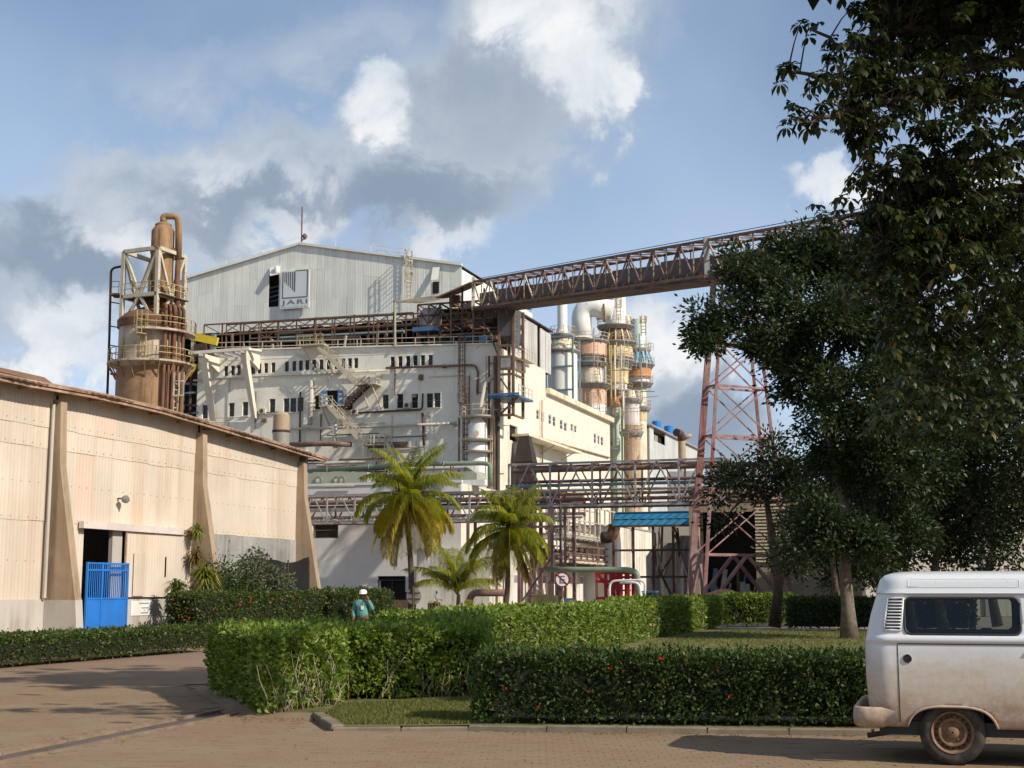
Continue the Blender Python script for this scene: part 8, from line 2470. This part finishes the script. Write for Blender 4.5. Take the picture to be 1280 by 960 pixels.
for x in (1.45, 2.25, 3.1):
    st_ = mesh('seat', van, boxv((x - .08, -.62, .62), (x + .40, .62, .80)), BOXF, M_seat, VM)
    mesh('seat_back', st_, [(x - .18, -.62, .8), (x - .04, -.62, .8), (x - .04, .62, .8), (x - .18, .62, .8), (x - .26, -.58, 1.34), (x - .16, -.58, 1.34), (x - .16, .58, 1.34), (x - .26, .58, 1.34)], BOXF, M_seat, VM)
lathe('bundle', van, [(.05, 0), (.24, .03), (.26, .2), (.15, .34), (.02, .38)], (.62, -.3, .95), M_seat, VM, 12)
for x in (.6, 3.0): rod('axle', van, (x + .24, -.7, .325), (x + .24, .7, .325), .05, M_trim, VM, 8)
def wheel(x, s_):
    wm = VM @ Matrix.Translation((x, s_ * .70, .325)) @ Matrix.Rotation(-pi / 2 if s_ > 0 else pi / 2, 4, 'X')
    w = lathe('wheel', van, [(.19, -.09), (.27, -.095), (.312, -.08), (.325, -.05), (.325, .05), (.314, .078), (.285, .094), (.25, .098), (.205, .088), (.195, .07)], (0, 0, 0), M_tyre, wm, 40, cap=False)
    lathe('rim', w, [(.198, .088), (.208, .098), (.196, .092), (.186, .058), (.172, .035)], (0, 0, 0), M_rim, wm, 36, cap=False)
    lathe('rim_well', w, [(.19, .05), (.168, .022), (.14, .024), (.02, .02)], (0, 0, 0), M_tyre, wm, 36, cap=False)
    lathe('hub', w, [(.15, .03), (.148, .062), (.135, .078), (.115, .074), (.106, .05), (.068, .05), (.064, .078), (.05, .09), (.01, .094)], (0, 0, 0), M_rim, wm, 36, cap=False)
    for k in range(5):
        a = 2 * pi * k / 5 + .3
        lathe('wheel_bolt', w, [(.013, .05), (.013, .068), (.006, .072)], (.084 * cos(a), .084 * sin(a), 0), M_rim, wm, 6)
    for k in range(18):
        a = 2 * pi * k / 18
        M = wm @ Matrix.Rotation(a, 4, 'Z') @ Matrix.Translation((.160, 0, .040)) @ Matrix.Diagonal((.012, .03, .014, 1))
        put('rim_rib', cube_me(M_rim), w, M)
for x in (.84, 3.24):
    for s_ in (-1, 1): wheel(x, s_)

for s_ in (-1, 1):
    tube('door_handle', van, [on_side(1.60, 1.165, .004, s_), on_side(1.63, 1.165, .03, s_), on_side(1.76, 1.165, .03, s_), on_side(1.79, 1.165, .004, s_)], .009, M_trim, VM, 6)
    tube('slide_rail', van, [on_side(x, 1.245, .003, s_) for x in np.linspace(.36, 1.6, 14)], .007, M_trim, VM, 5) if s_ > 0 else None
# ------------------------------------------------------------------ people
def skin_mat(name, c, rough=.6, var=.1): return paint(name, c, var, 8.0, rough)
M_skin = skin_mat('skin', (.17, .085, .05)); M_shirt = skin_mat('shirt_teal', (.10, .27, .235), .8); M_trous = skin_mat('trousers_white', (.52, .47, .43), .8)
M_cap = skin_mat('cap_white', (.78, .76, .74), .5); M_badge = skin_mat('badge_white', (.75, .75, .75), .5); M_shoe = skin_mat('shoe', (.05, .04, .03), .6)
M_hair = skin_mat('hair', (.012, .010, .008), .6); M_shirtw = skin_mat('shirt_white', (.55, .55, .56), .8)
def skinned(name, parent, chains, mat, M, sub=2):
    """One continuous surface grown round chains of (x, y, z, rx, ry); chains that start at a used point are joined to it."""
    verts, rad, edges, idx = [], [], [], {}
    for ch in chains:
        prev = None
        for p in ch:
            k = tuple(round(c, 4) for c in p[:3])
            if k not in idx:
                idx[k] = len(verts); verts.append(p[:3]); rad.append((p[3], p[4] if len(p) > 4 else p[3]))
            if prev is not None: edges.append((prev, idx[k]))
            prev = idx[k]
    me = bpy.data.meshes.new('m'); me.from_pydata(verts, edges, []); me.update()
    ob = bpy.data.objects.new('tmp', me); COL.objects.link(ob)
    md = ob.modifiers.new('s', 'SKIN'); md.use_smooth_shade = True
    for i, r in enumerate(rad):
        sv_ = me.skin_vertices[0].data[i]; sv_.radius = r; sv_.use_root = (i == 0)
    sb_ = ob.modifiers.new('d', 'SUBSURF'); sb_.levels = sub; sb_.render_levels = sub
    bpy.context.view_layer.update()
    res = bpy.data.meshes.new_from_object(ob.evaluated_get(bpy.context.evaluated_depsgraph_get()))
    bpy.data.objects.remove(ob, do_unlink=True)
    res.materials.clear(); res.materials.append(mat)
    res.polygons.foreach_set('use_smooth', [True] * len(res.polygons))
    return put(name, res, parent, M)
def hand(w, d, curl, s):
    """Chains for a hand: palm from wrist w along d, four fingers and a thumb on side s."""
    w, d, curl, s = Vector(w), Vector(d).normalized(), Vector(curl), Vector(s)
    pm = w + d * .075
    out = [[(*w, .024, .03), (*pm, .018, .038)]]
    for k, (o, ln) in enumerate(((-.03, .065), (-.01, .078), (.011, .072), (.03, .055))):
        r = pm + s * o + d * .01
        a = r + d * ln * .5 + curl * ln * .2; b = a + d * ln * .35 + curl * ln * .5
        out.append([(*pm, .018, .038), (*r, .010), (*a, .009), (*b, .008)])
    tr = w + d * .03 - s * .03
    out.append([(*w, .024, .03), (*tr, .012), (*(tr + d * .04 - s * .02 + curl * .01), .010), (*(tr + d * .07 - s * .018 + curl * .02), .008)])
    return out
def person(label, loc, rot, pose, shirt, trous, cap, belly=1.0):
    t = thing('person', label, 'person', loc, None)
    PM = Matrix.Translation(Vector(loc)) @ Matrix.Rotation(rot, 4, 'Z')
    pel, bel, che, nk = (0, 0, .95), (0, -.03 * belly, 1.10), (0, 0, 1.33), (0, .01, 1.49)
    la, ra, ll, rl = pose['la'], pose['ra'], pose['ll'], pose['rl']
    head = [(*nk, .06, .06), (0, -.005, 1.545, .058, .062), (0, -.012, 1.60, .072, .088), (0, -.008, 1.66, .078, .095), (0, 0, 1.71, .06, .075)]
    torso = [(*pel, .15, .125), (*bel, .16, .135 * belly), (0, -.01, 1.22, .165, .125), (*che, .165, .115), (*nk, .06, .06)]
    arms = [[(*che, .165, .115), (*a[0], .07), (*a[1], .052), (*a[2], .038)] for a in (la, ra)]
    arms_ends = []
    for a, sgn in ((la, 1), (ra, -1)):
        d = Vector(a[3]); c = Vector(a[4]); s_ = d.cross(c).normalized() * sgn
        arms_ends += hand(a[2], d, c, s_)
    legs = [[(*pel, .15, .125), (*l[0], .095, .10), (*l[1], .062, .066), (*l[2], .04, .045), (l[2][0], l[2][1] - .10, .035, .035, .03), (l[2][0], l[2][1] - .16, .03, .035, .022)] for l in (ll, rl)]
    skinned('body', t, [torso, head, *arms, *arms_ends, *legs], M_skin, PM)
    e = .014
    grow = lambda ch, k: [(p[0], p[1], p[2], p[3] + k, (p[4] if len(p) > 4 else p[3]) + k) for p in ch]
    sh_ch = [grow([(0, 0, .90, .155, .13), *torso[1:4], (0, .01, 1.455, .085, .085)], .022)] + [grow([(0, 0, 1.33, .165, .115), *a[1:]], .022) for a in arms]
    skinned('shirt', t, sh_ch, shirt, PM)
    skinned('trousers', t, [grow([(0, 0, 1.0, .15, .12), (*pel, .15, .125)], .012)] + [grow([(*pel, .15, .125), *l[1:3], (*l[3][:3], .05, .055)], .016) for l in legs], trous, PM)
    for l in (ll, rl):
        skinned('shoe', t, [[(l[2][0], l[2][1] + .05, .045, .045, .04), (l[2][0], l[2][1] - .08, .045, .05, .04), (l[2][0], l[2][1] - .18, .035, .042, .03)]], M_shoe, PM, 1)
    lathe('cap', t, [(.112, 1.655), (.115, 1.69), (.105, 1.735), (.07, 1.77), (.01, 1.782)], (0, -.005, 0), cap, PM, 20)
    v = [(.115 * cos(a) * 1.0, -.005 + .115 * sin(a), 1.66) for a in np.linspace(pi, 2 * pi, 10)] + [(.10 * cos(a), -.04 + .175 * sin(a), 1.645) for a in np.linspace(pi, 2 * pi, 10)]
    v += [(x, y, z + .008) for x, y, z in v]
    mesh('cap_brim', t, v, [(i, i + 1, i + 11, i + 10) for i in range(9)] + [(20 + i, 30 + i, 31 + i, 21 + i) for i in range(9)] + [(10 + i, 11 + i, 31 + i, 30 + i) for i in range(9)], cap, PM)
    lathe('hair', t, [(.088, 1.60), (.10, 1.63), (.104, 1.66)], (0, .012, 0), M_hair, PM, 16)
    for x in (-.03, .03): lathe('eye', t, [(.002, -.012), (.012, 0), (.002, .012)], (x, -.098, 1.632), M_hair, PM, 8)
    mesh('nose', t, [(-.016, -.095, 1.595), (.016, -.095, 1.595), (0, -.125, 1.598), (0, -.095, 1.64)], [(0, 1, 2), (0, 2, 3), (1, 3, 2)], M_skin, PM)
    mesh('mouth', t, boxv((-.024, -.099, 1.566), (.024, -.088, 1.573)), BOXF, M_hair, PM)
    for x in (-.082, .082): lathe('ear', t, [(.004, -.03), (.016, 0), (.004, .03)], (x, 0, 1.62), M_skin, PM, 8)
    return t, PM
g = at_depth(453, 800, 41)
t, PM = person('man in teal shirt and white hard hat raising a hand to his head', (g.x, 41, 0), radians(-6), dict(
    ra=[(-.185, .0, 1.40), (-.275, .02, 1.16), (-.235, -.11, .965), (.10, -.25, -.9), (.3, -.3, 0)],
    la=[(.185, .0, 1.40), (.30, -.07, 1.19), (.185, -.15, 1.475), (-.35, .25, .9), (-.4, .3, 0)],
    ll=[(.095, 0, .88), (.105, -.02, .48), (.11, 0, .08)], rl=[(-.095, 0, .88), (-.12, -.03, .48), (-.13, 0, .08)]), M_shirt, M_trous, M_cap, 1.35)
mesh('badge', t, boxv((-.01, -.205, 1.20), (.07, -.195, 1.31)), BOXF, M_badge, PM)
tube('lanyard', t, [(.03, -.2, 1.31), (.02, -.185, 1.38), (.05, -.11, 1.47)], .006, M_hair, PM, 5)
mesh('phone', t, boxv((.105, -.10, 1.53), (.125, -.06, 1.66)), BOXF, M_hair, PM)
g = at_depth(545.5, 760, 116)
person('distant person in white clothes walking behind the round sign', (g.x, 116, 0), radians(70), dict(
    ra=[(-.185, .0, 1.40), (-.23, .12, 1.13), (-.2, .05, .90), (0, -.3, -.9), (.3, -.3, 0)],
    la=[(.185, .0, 1.40), (.24, -.06, 1.13), (.22, -.28, 1.0), (0, -.8, -.5), (-.3, 0, -.3)],
    ll=[(.095, 0, .88), (.10, -.2, .50), (.10, -.22, .09)], rl=[(-.095, 0, .88), (-.10, .08, .48), (-.10, .34, .12)]), M_shirtw, M_shirtw, M_cap)
